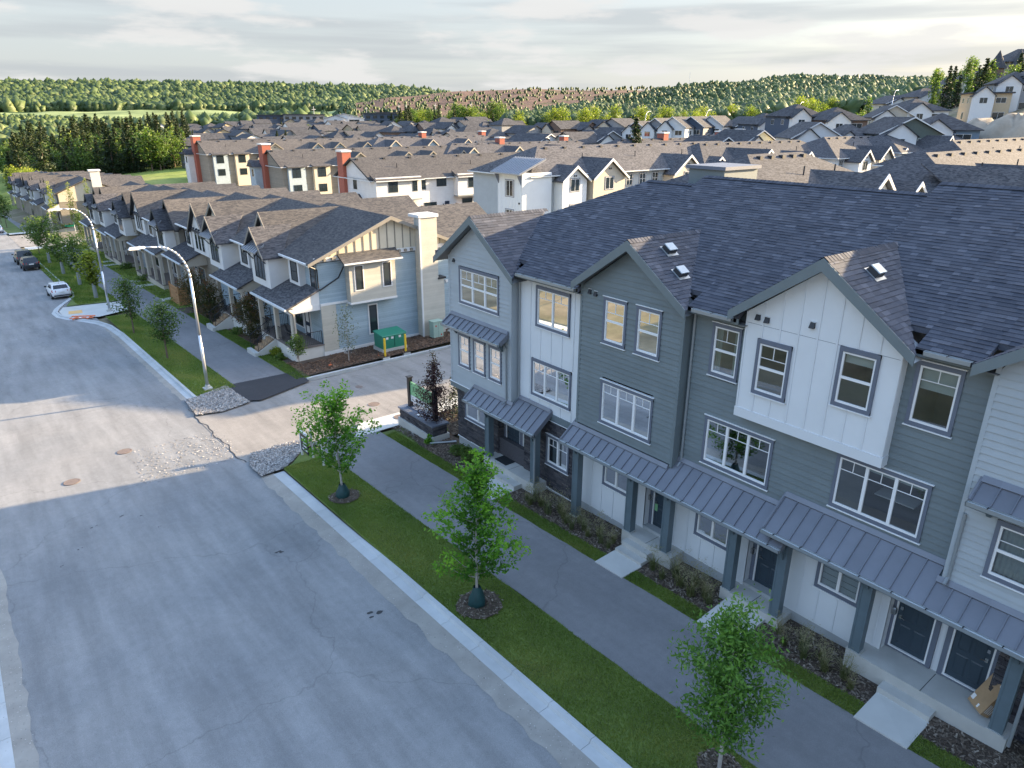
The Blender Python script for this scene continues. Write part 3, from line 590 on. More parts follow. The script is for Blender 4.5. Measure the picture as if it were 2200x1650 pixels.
def blades(name, n, sampler, h, w, mat, zf, seed, lean=0.6, lo=0.0, hi=1.0, patch=0.6):
    r = np.random.default_rng(seed); x, y = sampler(r, n); n = len(x)
    a = r.uniform(0, 2*np.pi, n); hh = h*r.uniform(.5, 1.3, n); ww = w*r.uniform(.6, 1.4, n); lx = r.normal(0, lean, n)*hh; ly = r.normal(0, lean, n)*hh; z = zf(x, y)
    b0 = np.stack([x-ww*np.cos(a), y-ww*np.sin(a), z-.005], -1); b1 = np.stack([x+ww*np.cos(a), y+ww*np.sin(a), z-.005], -1); t = np.stack([x+lx, y+ly, z+hh], -1)
    V = np.stack([b0, b1, t], 1).reshape(-1, 3); F = np.arange(3*n).reshape(n, 3)
    pat = 0.5+0.25*np.sin(x*1.9+1.3*np.sin(y*.7))+0.25*np.sin(y*1.1+x*.6+2*np.sin(x*.9+y*.35))
    v = np.clip(lo+(hi-lo)*(patch*pat+(1-patch)*r.random(n)), 0, 1)
    me = np_mesh(name, V, F, mat, att=v); o = link(name, me); o['kind'] = 'stuff'; return o
zv = lambda x, y: gnear(x, y)+0.088
treering = [(10.55, 11.75, 12.3, 13.6), (10.4, 11.5, 23.3, 24.5)]
blades('grass', 120000, rect_s([(9.79, 12.0, 1, 29.0)]), 0.055, 0.010, 'grass', zv, 21)
blades('grass', 36000, rect_s([(15.2, 15.78, 1, 29.3)], WALKS), 0.06, 0.011, 'grass', lambda x, y: zbed(x, y)+.015, 22)
blades('grass', 42000, rect_s([(9.65, 12.0, 42.2, 70)]), 0.07, 0.016, 'grass', zv, 23, hi=1.1)
blades('grass', 16000, rect_s([(15.38, 16.25, 41.1, 66)]), 0.08, 0.016, 'grass', lambda x, y: gnear(x, y)+.093, 24)
blades('grass', 40000, rect_s([(8.6, 12.0, 78, 131)]), 0.09, 0.035, 'grass', zv, 25)
blades('grass', 24000, rect_s([(15.4, 18.6, 69, 131)]), 0.09, 0.04, 'grass', lambda x, y: gnear(x, y)+.095, 26)
# spots of tar, manhole covers, faint tyre scuffs on the street
for i, (x, y, s) in enumerate([(6.9, 22.3, .17), (8.05, 16.9, .2), (3.1, 29.1, .09), (2.1, 28.9, .09), (1.4, 27.4, .08), (3.7, 28.6, .08), (4.1, 27.2, .05), (0.7, 26.5, .07)]):
    rn = random.Random(i); mb = MB()
    for k in range(4):
        cx = x+rn.uniform(-s, s)*1.3; cy = y+rn.uniform(-s, s)*.7; q = s*rn.uniform(.25, .6)
        mb.poly([(cx+q*rn.uniform(.6, 1.2)*math.cos(a), cy+.7*q*rn.uniform(.6, 1.2)*math.sin(a), plane(cy)+.005+.0008*k) for a in np.linspace(0, 2*math.pi, 9)[:-1]])
    structure('tar_spot', mb, 'tar')
mh = MB(); mh.lathe((0, 0, 0), [(.34, 0), (.34, .012), (.30, .016), (.29, .010), (.05, .014)], 24)
mhm = mh.mesh('manhole_cover', 'manhole')
for i, (x, y, l) in enumerate([(2.05, 34.05, 'iron manhole cover in the sunlit street left of centre'), (4.6, 36.2, 'iron manhole cover in the street nearest the lane mouth shadow'), (17.9, 37.25, 'iron manhole cover in the lane near the dark shadow edge'), (17.0, 33.9, 'iron manhole cover in the sunlit lane behind the maple'), (26.0, 37.5, 'iron manhole cover far up the shaded lane'), (17.0, 30.95, 'rusty round cover set in the lane apron by the sign')]):
    o = link('manhole_cover', mhm, None, (x, y, plane(y)+(0.112 if i == 5 else .012)), (math.atan(-.045), 0, 0)); tag(o, l, 'manhole cover', 'manhole covers')
# ================================================================== foreground townhouse block
WX = 17.35
FR = ((WX, 0, 0), (0, 1, 0), (-1, 0, 0))        # u = along the street, n = out towards the street
tb = T('townhouse_block', 'three-storey grey and white townhouse block with front gables and dark metal canopies', 'townhouse', (WX, 12, plane(12)))
EAVE = {'A': 8.77, 'B': 9.12, 'C': 9.47}; SL = 0.482; RX = 23.3; EX = 16.85
def ridge(k): return EAVE[k]+SL*(RX-EX)
def holes_cut(u0, u1, hs):
    iv = [(u0, u1)]
    for a, b in hs:
        nv = []
        for p, q in iv:
            if b <= p or a >= q: nv.append((p, q)); continue
            if a > p: nv.append((p, a))
            if b < q: nv.append((b, q))
        iv = nv
    return [t for t in iv if t[1]-t[0] > 0.02]
def planks(u0, u1, z0, z1, n0, holes, zmax=None, exp=0.178, fr=FR):
    out = []; k = 0; z = z0
    while z < z1-0.02:
        zt = min(z+exp, z1); hs = [(a, b) for a, b, c, d in holes if c < zt-.01 and d > z+.01]
        lo0, hi0, lo1, hi1 = u0, u1, u0, u1
        if zmax:
            c, za, s = zmax; r0 = (za-z)/s; r1 = (za-zt)/s
            if r0 <= 0.05: break
            lo0 = max(u0, c-r0); hi0 = min(u1, c+r0); lo1 = max(u0, c-max(r1, 0.01)); hi1 = min(u1, c+max(r1, 0.01))
        for a, b in holes_cut(lo0, hi0, hs):
            A = max(a, lo1) if a == lo0 else a; Bq = min(b, hi1) if b == hi0 else b
            m = MB(fr); t0, t1 = n0+0.032, n0+0.004
            m.hexa([(a, n0-.04, z), (b, n0-.04, z), (b, t0, z), (a, t0, z)], [(A, n0-.04, zt), (Bq, n0-.04, zt), (Bq, t1, zt), (A, t1, zt)])
            out.append((m.v[0][1]+abs(z-6)*.05, m))
        z = zt; k += 1
    return out
def panel_wall(u0, u1, z0, z1, n0, holes, mb, th=0.05, zmax=None):
    us = sorted({u0, u1, *[h for a, b, c, d in holes for h in (a, b) if u0 < h < u1]})
    for a, b in zip(us, us[1:]):
        hs = [(c, d) for p, q, c, d in holes if p < b-.001 and q > a+.001]
        for c, d in holes_cut(z0, z1, hs): mb.box(a, b, n0-th, n0, c, d)
def window(Tq, fr, u0, u1, z0, z1, n0, lites=1, style='sash', trim='slate_trim', head=True, cover=None, screen=(), parent=None, muntin=True, tw=0.085, room=True, frame='white_vinyl', split=None):
    """window > frame, sill, pane, muntin, blind: opening trimmed u0..u1, z0..z1 on a wall whose face is at n0"""
    m = MB(fr); p = n0+0.055
    m.box(u0, u0+tw, n0-.03, p, z0, z1); m.box(u1-tw, u1, n0-.03, p, z0, z1); m.box(u0, u1, n0-.03, p+.004, z0, z0+.10); m.box(u0, u1, n0-.03, p+.004, z1-.12, z1)
    W = Tq.part('window', m, trim, parent)
    if head: Tq.part('head_flashing', MB(fr).box(u0-.03, u1+.03, n0-.02, p+.025, z1, z1+.022), frame, W)
    Tq.part('sill', MB(fr).box(u0-.03, u1+.03, n0-.02, p+.03, z0-.03, z0-.004), frame, W)
    a, b, c, d = u0+tw, u1-tw, z0+.10, z1-.12; f = MB(fr); fw = 0.05; g0, g1_ = n0-.03, n0+.03
    f.box(a, a+fw, g0, g1_, c, d); f.box(b-fw, b, g0, g1_, c, d); f.box(a, b, g0, g1_+.003, c, c+fw); f.box(a, b, g0, g1_+.003, d-fw, d)
    fr_w = split or [1.0/lites]*lites; xs = [a]
    for q in fr_w: xs.append(xs[-1]+(b-a)*q)
    mu = MB(fr); pn = n0-.002
    for i in range(len(fr_w)):
        x0, x1 = xs[i], xs[i+1]
        if i > 0: f.box(x0-.04, x0+.04, g0, g1_+.005, c, d)
        x0 += (fw if i == 0 else .04); x1 -= (fw if i == len(fr_w)-1 else .04)
        zz = c+fw; zt = d-fw; mid = c+(d-c)*0.5
        panes = [(zz, zt)]
        if style == 'sash': f.box(x0, x1, g0, g1_-.01, mid-.035, mid+.035); panes = [(zz, mid-.035), (mid+.035, zt)]
        for j, (q0, q1) in enumerate(panes):
            Tq.part('pane', MB(fr).poly([(x0, pn, q0), (x1, pn, q0), (x1, pn, q1), (x0, pn, q1)]), 'glass', W)
        if muntin:
            h = zt-.30 if style != 'sash' else zt-(zt-mid)*.55
            mu.box(x0, x1, pn+.002, pn+.014, h-.009, h+.009); mu.box((x0+x1)/2-.009, (x0+x1)/2+.009, pn+.002, pn+.0145, h+.009, zt)
        if i in screen:
            q0, q1 = panes[0]; Tq.part('insect_screen', MB(fr).poly([(x0, pn-.02, q0), (x1, pn-.02, q0), (x1, pn-.02, q1), (x0, pn-.02, q1)]), 'screen', W)
    Tq.part('frame', f, frame, W)
    if mu.v: Tq.part('muntin', mu, frame, W)
    if cover:
        kind, frac, mat = cover; zc0 = d-(d-c)*frac
        if kind == 'blind': Tq.part('blind', MB(fr).box(a+.04, b-.04, pn-.10, pn-.09, zc0, d), mat, W)
        elif kind == 'bands':
            bl = MB(fr)
            for k in range(6): bl.box(a+.04, b-.04, pn-.10, pn-.09, c+(d-c)*k/6+.02, c+(d-c)*(k+1)/6)
            Tq.part('blind', bl, mat, W)
        else:
            cu = MB(fr); nst = max(6, int((b-a)/.09)); prev = None
            for side in ((a+.02, a+(b-a)*frac/2), (b-(b-a)*frac/2, b-.02)):
                nst = max(4, int((side[1]-side[0])/.05))
                for k in range(nst):
                    ua = side[0]+(side[1]-side[0])*k/nst; ub = side[0]+(side[1]-side[0])*(k+1)/nst
                    na, nb = pn-.10-.05*(k % 2), pn-.10-.05*((k+1) % 2); cu.poly([(ua, na, c+.02), (ub, nb, c+.02), (ub, nb, d), (ua, na, d)])
            Tq.part('curtain', cu, mat, W)
    if room:
        D = 1.5; r = MB(fr); e = .02
        r.poly([(a-e, n0-D, c-.5), (b+e, n0-D, c-.5), (b+e, n0-D, d), (a-e, n0-D, d)])
        for q in (a-e, b+e): r.poly([(q, n0-.04, c-.5), (q, n0-D, c-.5), (q, n0-D, d), (q, n0-.04, d)])
        r.poly([(a-e, n0-.04, d), (b+e, n0-.04, d), (b+e, n0-D, d), (a-e, n0-D, d)]); r.poly([(a-e, n0-.04, c-.5), (b+e, n0-.04, c-.5), (b+e, n0-D, c-.5), (a-e, n0-D, c-.5)])
        r.poly([(a-e, n0-.041, c-.5), (b+e, n0-.041, c-.5), (b+e, n0-.041, c), (a-e, n0-.041, c)])
        Tq.part('room_interior', r, 'room', W)
    return W
BAY = 0.35; BOX = 0.32
H_A3 = (22.16, 24.98, 6.74, 8.35); H_A2 = [(24.26, 25.15, 3.80, 5.36), (23.13, 24.01, 3.80, 5.36), (21.99, 22.87, 3.80, 5.36)]
H_W3 = (18.33, 20.26, 6.70, 8.32); H_W2 = (18.15, 20.47, 3.78, 5.35)
H_B3 = [(15.26, 16.32, 7.08, 8.71), (13.78, 14.84, 7.08, 8.71)]; H_B2 = (13.86, 16.26, 4.12, 5.76)
H_B3c = (11.12, 12.13, 7.05, 8.70); H_C2 = (9.66, 12.05, 4.11, 5.73); H_X = [(9.37, 10.41, 7.06, 8.66), (7.08, 8.10, 7.45, 9.03)]
H_C3 = (5.33, 6.38, 7.43, 9.07); H_D2 = (5.44, 7.82, 4.48, 6.10); H_E2 = (1.55, 3.92, 4.57, 6.05); H_E3 = (1.2, 3.5, 7.5, 9.1)
H_A1 = [(23.19, 25.2, 1.09, 2.43), (18.1, 19.45, 1.05, 2.40)]; H_B1 = (14.92, 16.25, 1.47, 2.83); H_C1 = (10.65, 12.0, 1.45, 2.83); H_D1 = (6.5, 7.8, 1.85, 3.2)
shr = lambda h: (h[0]+.04, h[1]-.04, h[2]+.05, h[3]-.06)
# --- walls
GAB = {'A': (23.62, 10.58, .728, 2.78), 'B': (15.10, 10.75, .70, 2.46), 'C': (8.69, 11.17, .73, 2.50), 'D': (2.48, 11.28, .72, 2.55)}   # centre, apex, slope, half width
def under(k): c, za, s, hw = GAB[k]; return (c, za-.26, s)
wA = tb.part('light_gable_wall', MB(FR).box(21.45, 25.7, -.2, -.1, 2.9, 8.5), 'light_siding')
allp = []
lp = planks(21.44, 25.70, 2.86, 10.6, BAY, [shr(H_A3)]+[shr(h) for h in H_A2], under('A'))
lp2 = planks(-0.2, 4.59, 4.05, 11.3, BAY, [shr(H_E2), shr(H_E3)], under('D'))
dp_ = planks(13.0, 17.36, 3.72, 10.8, BAY, [shr(h) for h in H_B3]+[shr(H_B2)], under('B'))
dp2 = planks(4.70, 12.88, 3.75, 9.25, 0.0, [shr(H_B3c), shr(H_C2), shr(H_C3), shr(H_D2), (6.65, 10.8, 6.3, 9.3)])
tb.pieces('siding_plank', lp+lp2, 'light_siding', wA, most=120, rest='siding_field')
wB = tb.part('dark_gable_wall', MB(FR).box(13.0, 17.3, -.2, -.1, 3.7, 8.9), 'dark_siding')
tb.pieces('siding_plank', dp_+dp2, 'dark_siding', wB, most=180, rest='siding_field')
for a, b, n_, z0, z1, mt in ((21.34, 21.44, -.05, 2.86, 8.7, 'light_siding'), (25.70, 25.80, -.4, 2.86, 8.7, 'light_siding'), (4.59, 4.69, -.05, 4.05, 9.5, 'light_siding'), (17.36, 17.46, -.05, 3.6, 9.05, 'dark_siding'), (12.90, 13.0, -.05, 3.6, 9.1, 'dark_siding')): tb.part('corner_board', MB(FR).box(a, b, n_, BAY+.03, z0, z1), mt)
sd = MB(FR)
for k in range(32): sd.hexa([(21.35, 0, 2.86+.178*k), (21.45, 0, 2.86+.178*k), (21.45, BAY, 2.86+.178*k), (21.342, BAY, 2.86+.178*k)], [(21.35, 0, 3.034+.178*k), (21.45, 0, 3.034+.178*k), (21.45, BAY, 3.034+.178*k), (21.348, BAY, 3.034+.178*k)])
tb.part('bay_return', sd, 'light_siding')
tb.part('bay_return', MB(FR).box(12.905, 12.98, 0, BAY, 3.6, 9.1), 'dark_siding')
# white sections: panels, battens, skirts
wp = MB(FR); panel_wall(17.46, 21.34, 3.3, 8.75, 0.0, [shr(H_W3), shr(H_W2)], wp); tb.part('white_wall', wp, 'white_panel')
def battens(us, z0, z1, n0, holes, zmax=None, wd=0.045):
    for u in us:
        zt = z1 if not zmax else min(z1, zmax[1]-zmax[2]*abs(u-zmax[0]))
        hs = [(c-.06, d+.03) for a, b, c, d in holes if a-.03 < u < b+.03]
        for a, b in holes_cut(z0, zt, hs): tb.part('batten', MB(FR).box(u-wd/2, u+wd/2, n0-.002, n0+.02, a, b), 'white_batten')
battens([17.5+.62*k for k in range(7)], 3.3, 8.7, 0.0, [H_W3, H_W2])
ub = under('C'); wx = MB(FR); panel_wall(6.59, 10.87, 6.22, 9.3, BOX, [shr(h) for h in H_X], wx, th=.3)
for a, b in zip(np.linspace(6.59, 10.87, 13), np.linspace(6.59, 10.87, 13)[1:]):
    h0 = ub[1]-ub[2]*abs(a-ub[0]); h1 = ub[1]-ub[2]*abs(b-ub[0])
    if max(h0, h1) > 9.3: wx.hexa([(a, BOX-.05, 9.3), (b, BOX-.05, 9.3), (b, BOX, 9.3), (a, BOX, 9.3)], [(a, BOX-.05, max(9.3, h0)), (b, BOX-.05, max(9.3, h1)), (b, BOX, max(9.3, h1)), (a, BOX, max(9.3, h0))])
tb.part('white_wall', wx, 'white_panel')
battens([6.62, 7.15, 7.68, 8.21, 8.74, 9.27, 9.80, 10.33, 10.84], 6.5, 12, BOX, H_X, ub)
tb.part('skirt_board', MB(FR).box(6.575, 10.885, -.02, BOX+.028, 6.20, 6.48), 'white_batten'); tb.part('panel_joint', MB(FR).box(6.59, 10.87, BOX-.01, BOX+.003, 9.02, 9.03), 'slate_trim')
sk = MB(FR); sk.box(21.30, 25.86, -.1, BAY+.045, 2.62, 2.86); sk.box(17.44, 21.30, -.05, .045, 3.02, 3.30); tb.part('belt_board', sk, 'rake_paint'); tb.part('belt_flashing', MB(FR).box(21.28, 25.88, -.05, BAY+.06, 2.86, 2.885).box(17.44, 21.28, -.05, .06, 2.995, 3.018), 'white_vinyl')
# --- ground floor: white panels, stone veneer, foundation, door recesses
RZ = {'A': .20, 'B': .55, 'C': .55, 'D': .93}
REC = {'A': (20.9, 22.69, .20, 2.75), 'B': (12.95, 14.2, .55, 2.95), 'C': (8.8, 10.02, .55, 2.95), 'D': (3.25, 5.78, .93, 3.35)}
gw = MB(FR); panel_wall(5.78, 17.42, .62, 4.1, 0.0, [shr(H_B1), shr(H_C1), shr(H_D1), (REC['B'][0], REC['B'][1], -1, 2.95), (REC['C'][0], REC['C'][1], -1, 2.95)], gw); panel_wall(10.02, 12.95, .52, .62, 0, [], gw); panel_wall(14.2, 17.42, .22, .62, 0, [], gw)
gw.box(3.25, 5.78, -.05, 0, 3.35, 4.3); tb.part('white_wall', gw, 'white_panel')
battens([17.38, 16.85, 16.3, 15.7, 15.1, 14.55], .2, 3.1, 0, [H_B1]); battens([12.85, 12.3, 11.75, 11.2, 10.6, 10.08], .55, 3.1, 0, [H_C1]); battens([8.7, 8.2, 7.65, 7.1, 6.55, 6.0], .65, 3.5, 0, [H_D1])
fd = MB(FR); fd.box(5.7, 17.45, -.5, -.012, -1.2, .66); fd.box(17.45, 25.85, -.5, -.02, -2, -.02); fd.box(-3, 3.4, -.5, -.02, -1.2, .35); tb.part('foundation', fd, 'foundation')
def stone_wall(u0, u1, z0, z1, holes, n0, seed, fr=FR):
    rn = random.Random(seed); out = []; z = z0
    while z < z1-.02:
        h = rn.choice((.055, .07, .07, .085, .10)); zt = min(z+h, z1); u = u0-rn.uniform(0, .2)
        while u < u1:
            w = rn.uniform(.16, .48); a, b = max(u, u0), min(u+w, u1); u += w
            if b-a < .03: continue
            for p, q in holes_cut(a, b, [(h0, h1) for h0, h1, c, d in holes if c < zt-.01 and d > z+.01]):
                pr = rn.uniform(0, .03); m = MB(fr); m.box(p+.004, q-.004, n0-.03, n0+.012+pr, z+.004, zt-.004); m.a = [rn.random()]*6; out.append((m.v[0][1], m))
        z = zt
    return out
st = stone_wall(17.46, 25.85, -.02, 2.98, [shr(H_A1[0]), shr(H_A1[1]), (REC['A'][0], REC['A'][1], -1, 2.75)], 0.0, 3)
st += stone_wall(-2, 3.25, .4, 3.6, [(0.2, 1.7, 1.6, 3.1)], 0.0, 4)
rfr = ((WX, REC['A'][1], 0), (1, 0, 0), (0, -1, 0)); st += stone_wall(0.0, .32, .2, 2.75, [], 0.0, 5, rfr)
sw = tb.part('stone_base', MB(FR).box(17.46, 25.85, -.25, -.031, -.02, 1.0).box(-2, 3.25, -.25, -.031, .4, 1.5), 'stone'); sb2 = MB(FR); panel_wall(17.46, 25.85, 1.0, 2.98, -.031, [shr(H_A1[0]), shr(H_A1[1]), (REC['A'][0], REC['A'][1], -1, 2.75)], sb2, .1); tb.part('stone_backing', sb2, 'stone', sw)
tb.pieces('stone', st, 'stone', sw, most=300, rest='stone_field')
tb.part('base_flashing', MB(FR).box(17.46, REC['A'][0], -.02, .05, -.05, -.022).box(REC['A'][1], 25.87, -.02, .05, -.05, -.022).box(-2, 3.25, -.02, .05, .36, .385), 'white_vinyl')
def door(u0, u1, z0, hinge, n0, parent=None, num=None, nside=1, sign=None):
    """door > frame, panel, handle: leaf between u0 and u1"""
    tr = MB(FR); tr.box(u0-.17, u0-.05, n0-.06, n0+.045, z0+.02, z0+2.25); tr.box(u1+.05, u1+.17, n0-.06, n0+.045, z0+.02, z0+2.25); tr.box(u0-.17, u1+.17, n0-.06, n0+.046, z0+2.11, z0+2.26); tr.box(u0-.17, u1+.17, n0-.06, n0+.03, z0+.02, z0+.10)
    d = tb.part('door', MB(FR).box(u0, u1, n0-.06, n0-.015, z0+.10, z0+2.07), 'door_paint'); tb.part('casing', tr, 'slate_trim', d)
    fm = MB(FR); fm.box(u0-.05, u0-.003, n0-.06, n0+.02, z0+.10, z0+2.11); fm.box(u1+.003, u1+.05, n0-.06, n0+.02, z0+.10, z0+2.11); fm.box(u0-.05, u1+.05, n0-.06, n0+.021, z0+2.07, z0+2.11); fm.box(u0-.05, u1+.05, n0-.06, n0+.04, z0+.075, z0+.105); tb.part('frame', fm, 'white_vinyl', d)
    w = u1-u0
    for (a, b) in ((.13, .46), (.54, .87)):
        for (c, e) in ((.25, .85), (1.0, 1.60), (1.70, 1.98)):
            p = MB(FR); x0, x1 = u0+w*a, u0+w*b
            p.hexa([(x0, n0-.016, z0+c), (x1, n0-.016, z0+c), (x1, n0-.016, z0+e), (x0, n0-.016, z0+e)], [(x0+.035, n0+.002, z0+c+.035), (x1-.035, n0+.002, z0+c+.035), (x1-.035, n0+.002, z0+e-.035), (x0+.035, n0+.002, z0+e-.035)]); tb.part('door_panel', p, 'door_paint', d)
    hx = u1-.09 if hinge < 0 else u0+.09; hd = MB(FR); hd.box(hx-.035, hx+.035, n0-.02, n0+.012, z0+1.28, z0+1.38); hd.box(hx-.035, hx+.035, n0-.02, n0+.012, z0+1.0, z0+1.12); hd.tube((hx, n0, z0+1.05), (hx-.13*(1 if hinge < 0 else -1), n0+.05, z0+1.05), .014, n=6); tb.part('handle', hd, 'nickel', d)
    if num:
        x = u0-.11 if nside < 0 else u1+.11
        text_on(tb, num, .16, 'nickel', 'house_number', (WX-n0-.048, x, z0+1.72), (0, -1, 0), (0, 0, 1), d)
    if sign: tb.part('door_hanger', MB(FR).box(hx-.07, hx+.05, n0+.0, n0+.006, z0+.72, z0+1.0), sign, d)
    return d
for k, (a, b, z0, z1) in REC.items():
    rc = MB(FR); n0 = -.32; rc.box(a-.02, b+.02, n0-.06, n0-.03, z0, z1); rc.box(a-.06, a, n0, -.002, z0, z1); rc.box(a, b, n0, -.002, z1, z1+.05)
    if k != 'A': rc.box(b, b+.06, n0, -.002, z0, z1)
    tb.part('recess_wall', rc, 'white_panel')
door(13.12, 14.02, .55, -1, -.32, sign='sign_green'); door(8.92, 9.84, .55, -1, -.32); door(4.79, 5.66, .93, -1, -.32, num='9', nside=-1); door(3.42, 4.28, .93, 1, -.32, num='7', nside=1)
dA = door(21.60, 22.50, .20, -1, -.32); tb.part('door_banner', MB(FR).box(21.55, 22.4, -.30, -.295, 2.02, 2.12), 'sign_green', dA)
tb.part('recess_wall', MB(FR).box(20.95, 21.43, -.34, -.30, .2, 2.4), 'light_siding')
window(tb, FR, 20.98, 21.40, .35, 2.35, -.30, muntin=False, style='fixed', room=False, head=False, tw=.06)
lf = MB(); lf.box(-.05, .05, -.055, .055, -.09, .09).box(-.035, .035, -.04, .04, .09, .12)
lfm = lf.mesh('wall_lamp', 'nickel')
for (y, z, x) in ((14.16, 1.75, 17.56), (9.98, 1.75, 17.56), (5.74, 2.15, 17.56), (22.65, 1.5, 17.58)): tb.piece('wall_lamp', lfm, (x, y-.03, z))
# --- windows
window(tb, FR, *H_A3, BAY, 3, 'sash', head=False, screen=(0, 2), cover=('curtain', .3, 'curtain_green'))
for i, h in enumerate(H_A2): window(tb, FR, *h, BAY, 1, 'sash', head=False, screen=(0,) if i != 1 else (), cover=('curtain', .35, 'curtain'))
window(tb, FR, *H_W3, 0.0, 2, 'slider', head=False, screen=(1,)); window(tb, FR, *H_W2, 0.0, 3, 'slider', head=False, screen=(0,), cover=('curtain', .16, 'curtain_green'))
window(tb, FR, *H_B3[0], BAY, 1, 'sash', screen=(0,)); window(tb, FR, *H_B3[1], BAY, 1, 'sash', cover=('curtain', .28, 'curtain_green'))
window(tb, FR, *H_B2, BAY, 3, 'slider', screen=(2,)); window(tb, FR, *H_B3c, 0.0, 1, 'sash', cover=('curtain', .5, 'curtain_green')); window(tb, FR, *H_C2, 0.0, 3, 'slider', screen=(2,))
window(tb, FR, *H_X[0], BOX, 1, 'sash', head=False, screen=(0,)); window(tb, FR, *H_X[1], BOX, 1, 'sash', head=False, screen=(0,), muntin=False, cover=('blind', .22, 'blind'))
window(tb, FR, *H_C3, 0.0, 1, 'fixed', cover=('blind', .42, 'blind')); WD = window(tb, FR, *H_D2, 0.0, 3, 'slider', screen=(2,), cover=('blind', .12, 'blind'))
window(tb, FR, *H_E2, BAY, 2, 'sash', head=False, cover=('curtain', 1.0, 'curtain')); window(tb, FR, *H_E3, BAY, 2, 'sash', head=False)
window(tb, FR, *H_A1[0], 0.012, 2, 'slider', head=True); window(tb, FR, *H_A1[1], 0.012, 2, 'slider', screen=(1,)); window(tb, FR, *H_B1, 0.0, 2, 'slider', screen=(0,), muntin=False); window(tb, FR, *H_C1, 0.0, 2, 'slider', screen=(0,), muntin=False); window(tb, FR, *H_D1, 0.0, 2, 'slider', muntin=False, cover=('bands', 1, 'blind'))
window(tb, FR, .25, 1.65, 1.65, 3.05, 0.012, 2, 'slider')
tb.part('desk_top', MB(FR).box(5.9, 6.9, -1.0, -.45, 5.05, 5.08), 'white_print', WD); tb.part('window_notice', MB(FR).box(23.55, 23.85, -.08, -.07, 1.4, 2.0), 'red_paint')
# --- core, end wall, rear wall
core = MB(); core.box(19.2, 29.2, -14, 25.7, -1.5, 8.7); core.box(17.4, 29.2, 25.72, 25.80, -1.8, 8.6); core.box(17.02, 17.4, 25.71, 25.79, 2.86, 8.6); tb.part('side_wall', core, 'light_siding')
tb.part('rear_parapet', MB().box(24.2, 26.4, 17.2, 18.9, 10.5, 12.42), 'rake_paint'); tb.part('parapet_cap', MB().box(24.1, 26.5, 17.1, 19.0, 12.42, 12.55), 'slate_trim')
# --- roof: slopes, shingles, rakes, gutters
def shingles(P, up, n_up, out, exposure=0.143, seed=0, skip=None):
    """P: convex polygon (list of points) in a plane; up: unit vector up the slope; n_up: unit normal"""
    rn = random.Random(seed); O = Vector(P[0]); up = Vector(up).normalized(); nn = Vector(n_up).normalized(); e = up.cross(nn).normalized()
    Q = [((Vector(p)-O).dot(e), (Vector(p)-O).dot(up)) for p in P]; v0 = min(q[1] for q in Q); v1 = max(q[1] for q in Q); v = v0; row = 0
    def span(v):
        xs = []
        for (a, b), (c, d) in zip(Q, Q[1:]+Q[:1]):
            if (b <= v) != (d <= v): xs.append(a+(v-b)/(d-b)*(c-a))
        return (min(xs), max(xs)) if len(xs) > 1 else None
    while v < v1-.02:
        vt = min(v+exposure, v1); s0 = span(v+.004); s1 = span(vt-.004)
        if s0 and s1:
            a0 = max(s0[0], s1[0]) if False else s0[0]; u = min(s0[0], s1[0])-rn.uniform(0, .3)
            while u < max(s0[1], s1[1]):
                w = rn.choice((.16, .2, .24, .3, .36, .42)); ub_ = u+w
                A0, B0 = max(u, s0[0]), min(ub_, s0[1]); A1, B1 = max(u, s1[0]), min(ub_, s1[1]); u = ub_
                if B0-A0 < .01 and B1-A1 < .01: continue
                A0, B0 = min(A0, B0), max(A0, B0); A1, B1 = min(A1, B1), max(A1, B1)
                th = rn.choice((.012, .012, .02)); pt = lambda x, y, h: tuple(O+e*x+up*y+nn*h); m = MB(); val = rn.random()
                m.poly([pt(A0, v-.006, th+.004), pt(B0, v-.006, th+.004), pt(B1, vt, .006), pt(A1, vt, .006)], val); m.poly([pt(A0, v-.006, -.01), pt(B0, v-.006, -.01), pt(B0, v-.006, th+.004), pt(A0, v-.006, th+.004)], val)
                cx = m.v[0]; out.append((math.hypot(cx[0], cx[1]), m))
        v = vt; row += 1
SH = []
cs = 1/math.hypot(1, SL); upF = (cs, 0, SL*cs); nF = (-SL*cs, 0, cs)
SEG = [('A', 17.45, 20.2), ('B', 9.03, 17.45), ('C', -14.0, 9.03)]
rfm = MB()
def clip(P, a, v, s):
    out = []
    for p, q in zip(P, P[1:]+P[:1]):
        d0, d1 = (p[a]-v)*s, (q[a]-v)*s
        if d0 >= 0: out.append(p)
        if d0*d1 < 0: t = d0/(d0-d1); out.append(tuple(p[i]+(q[i]-p[i])*t for i in range(3)))
    return out
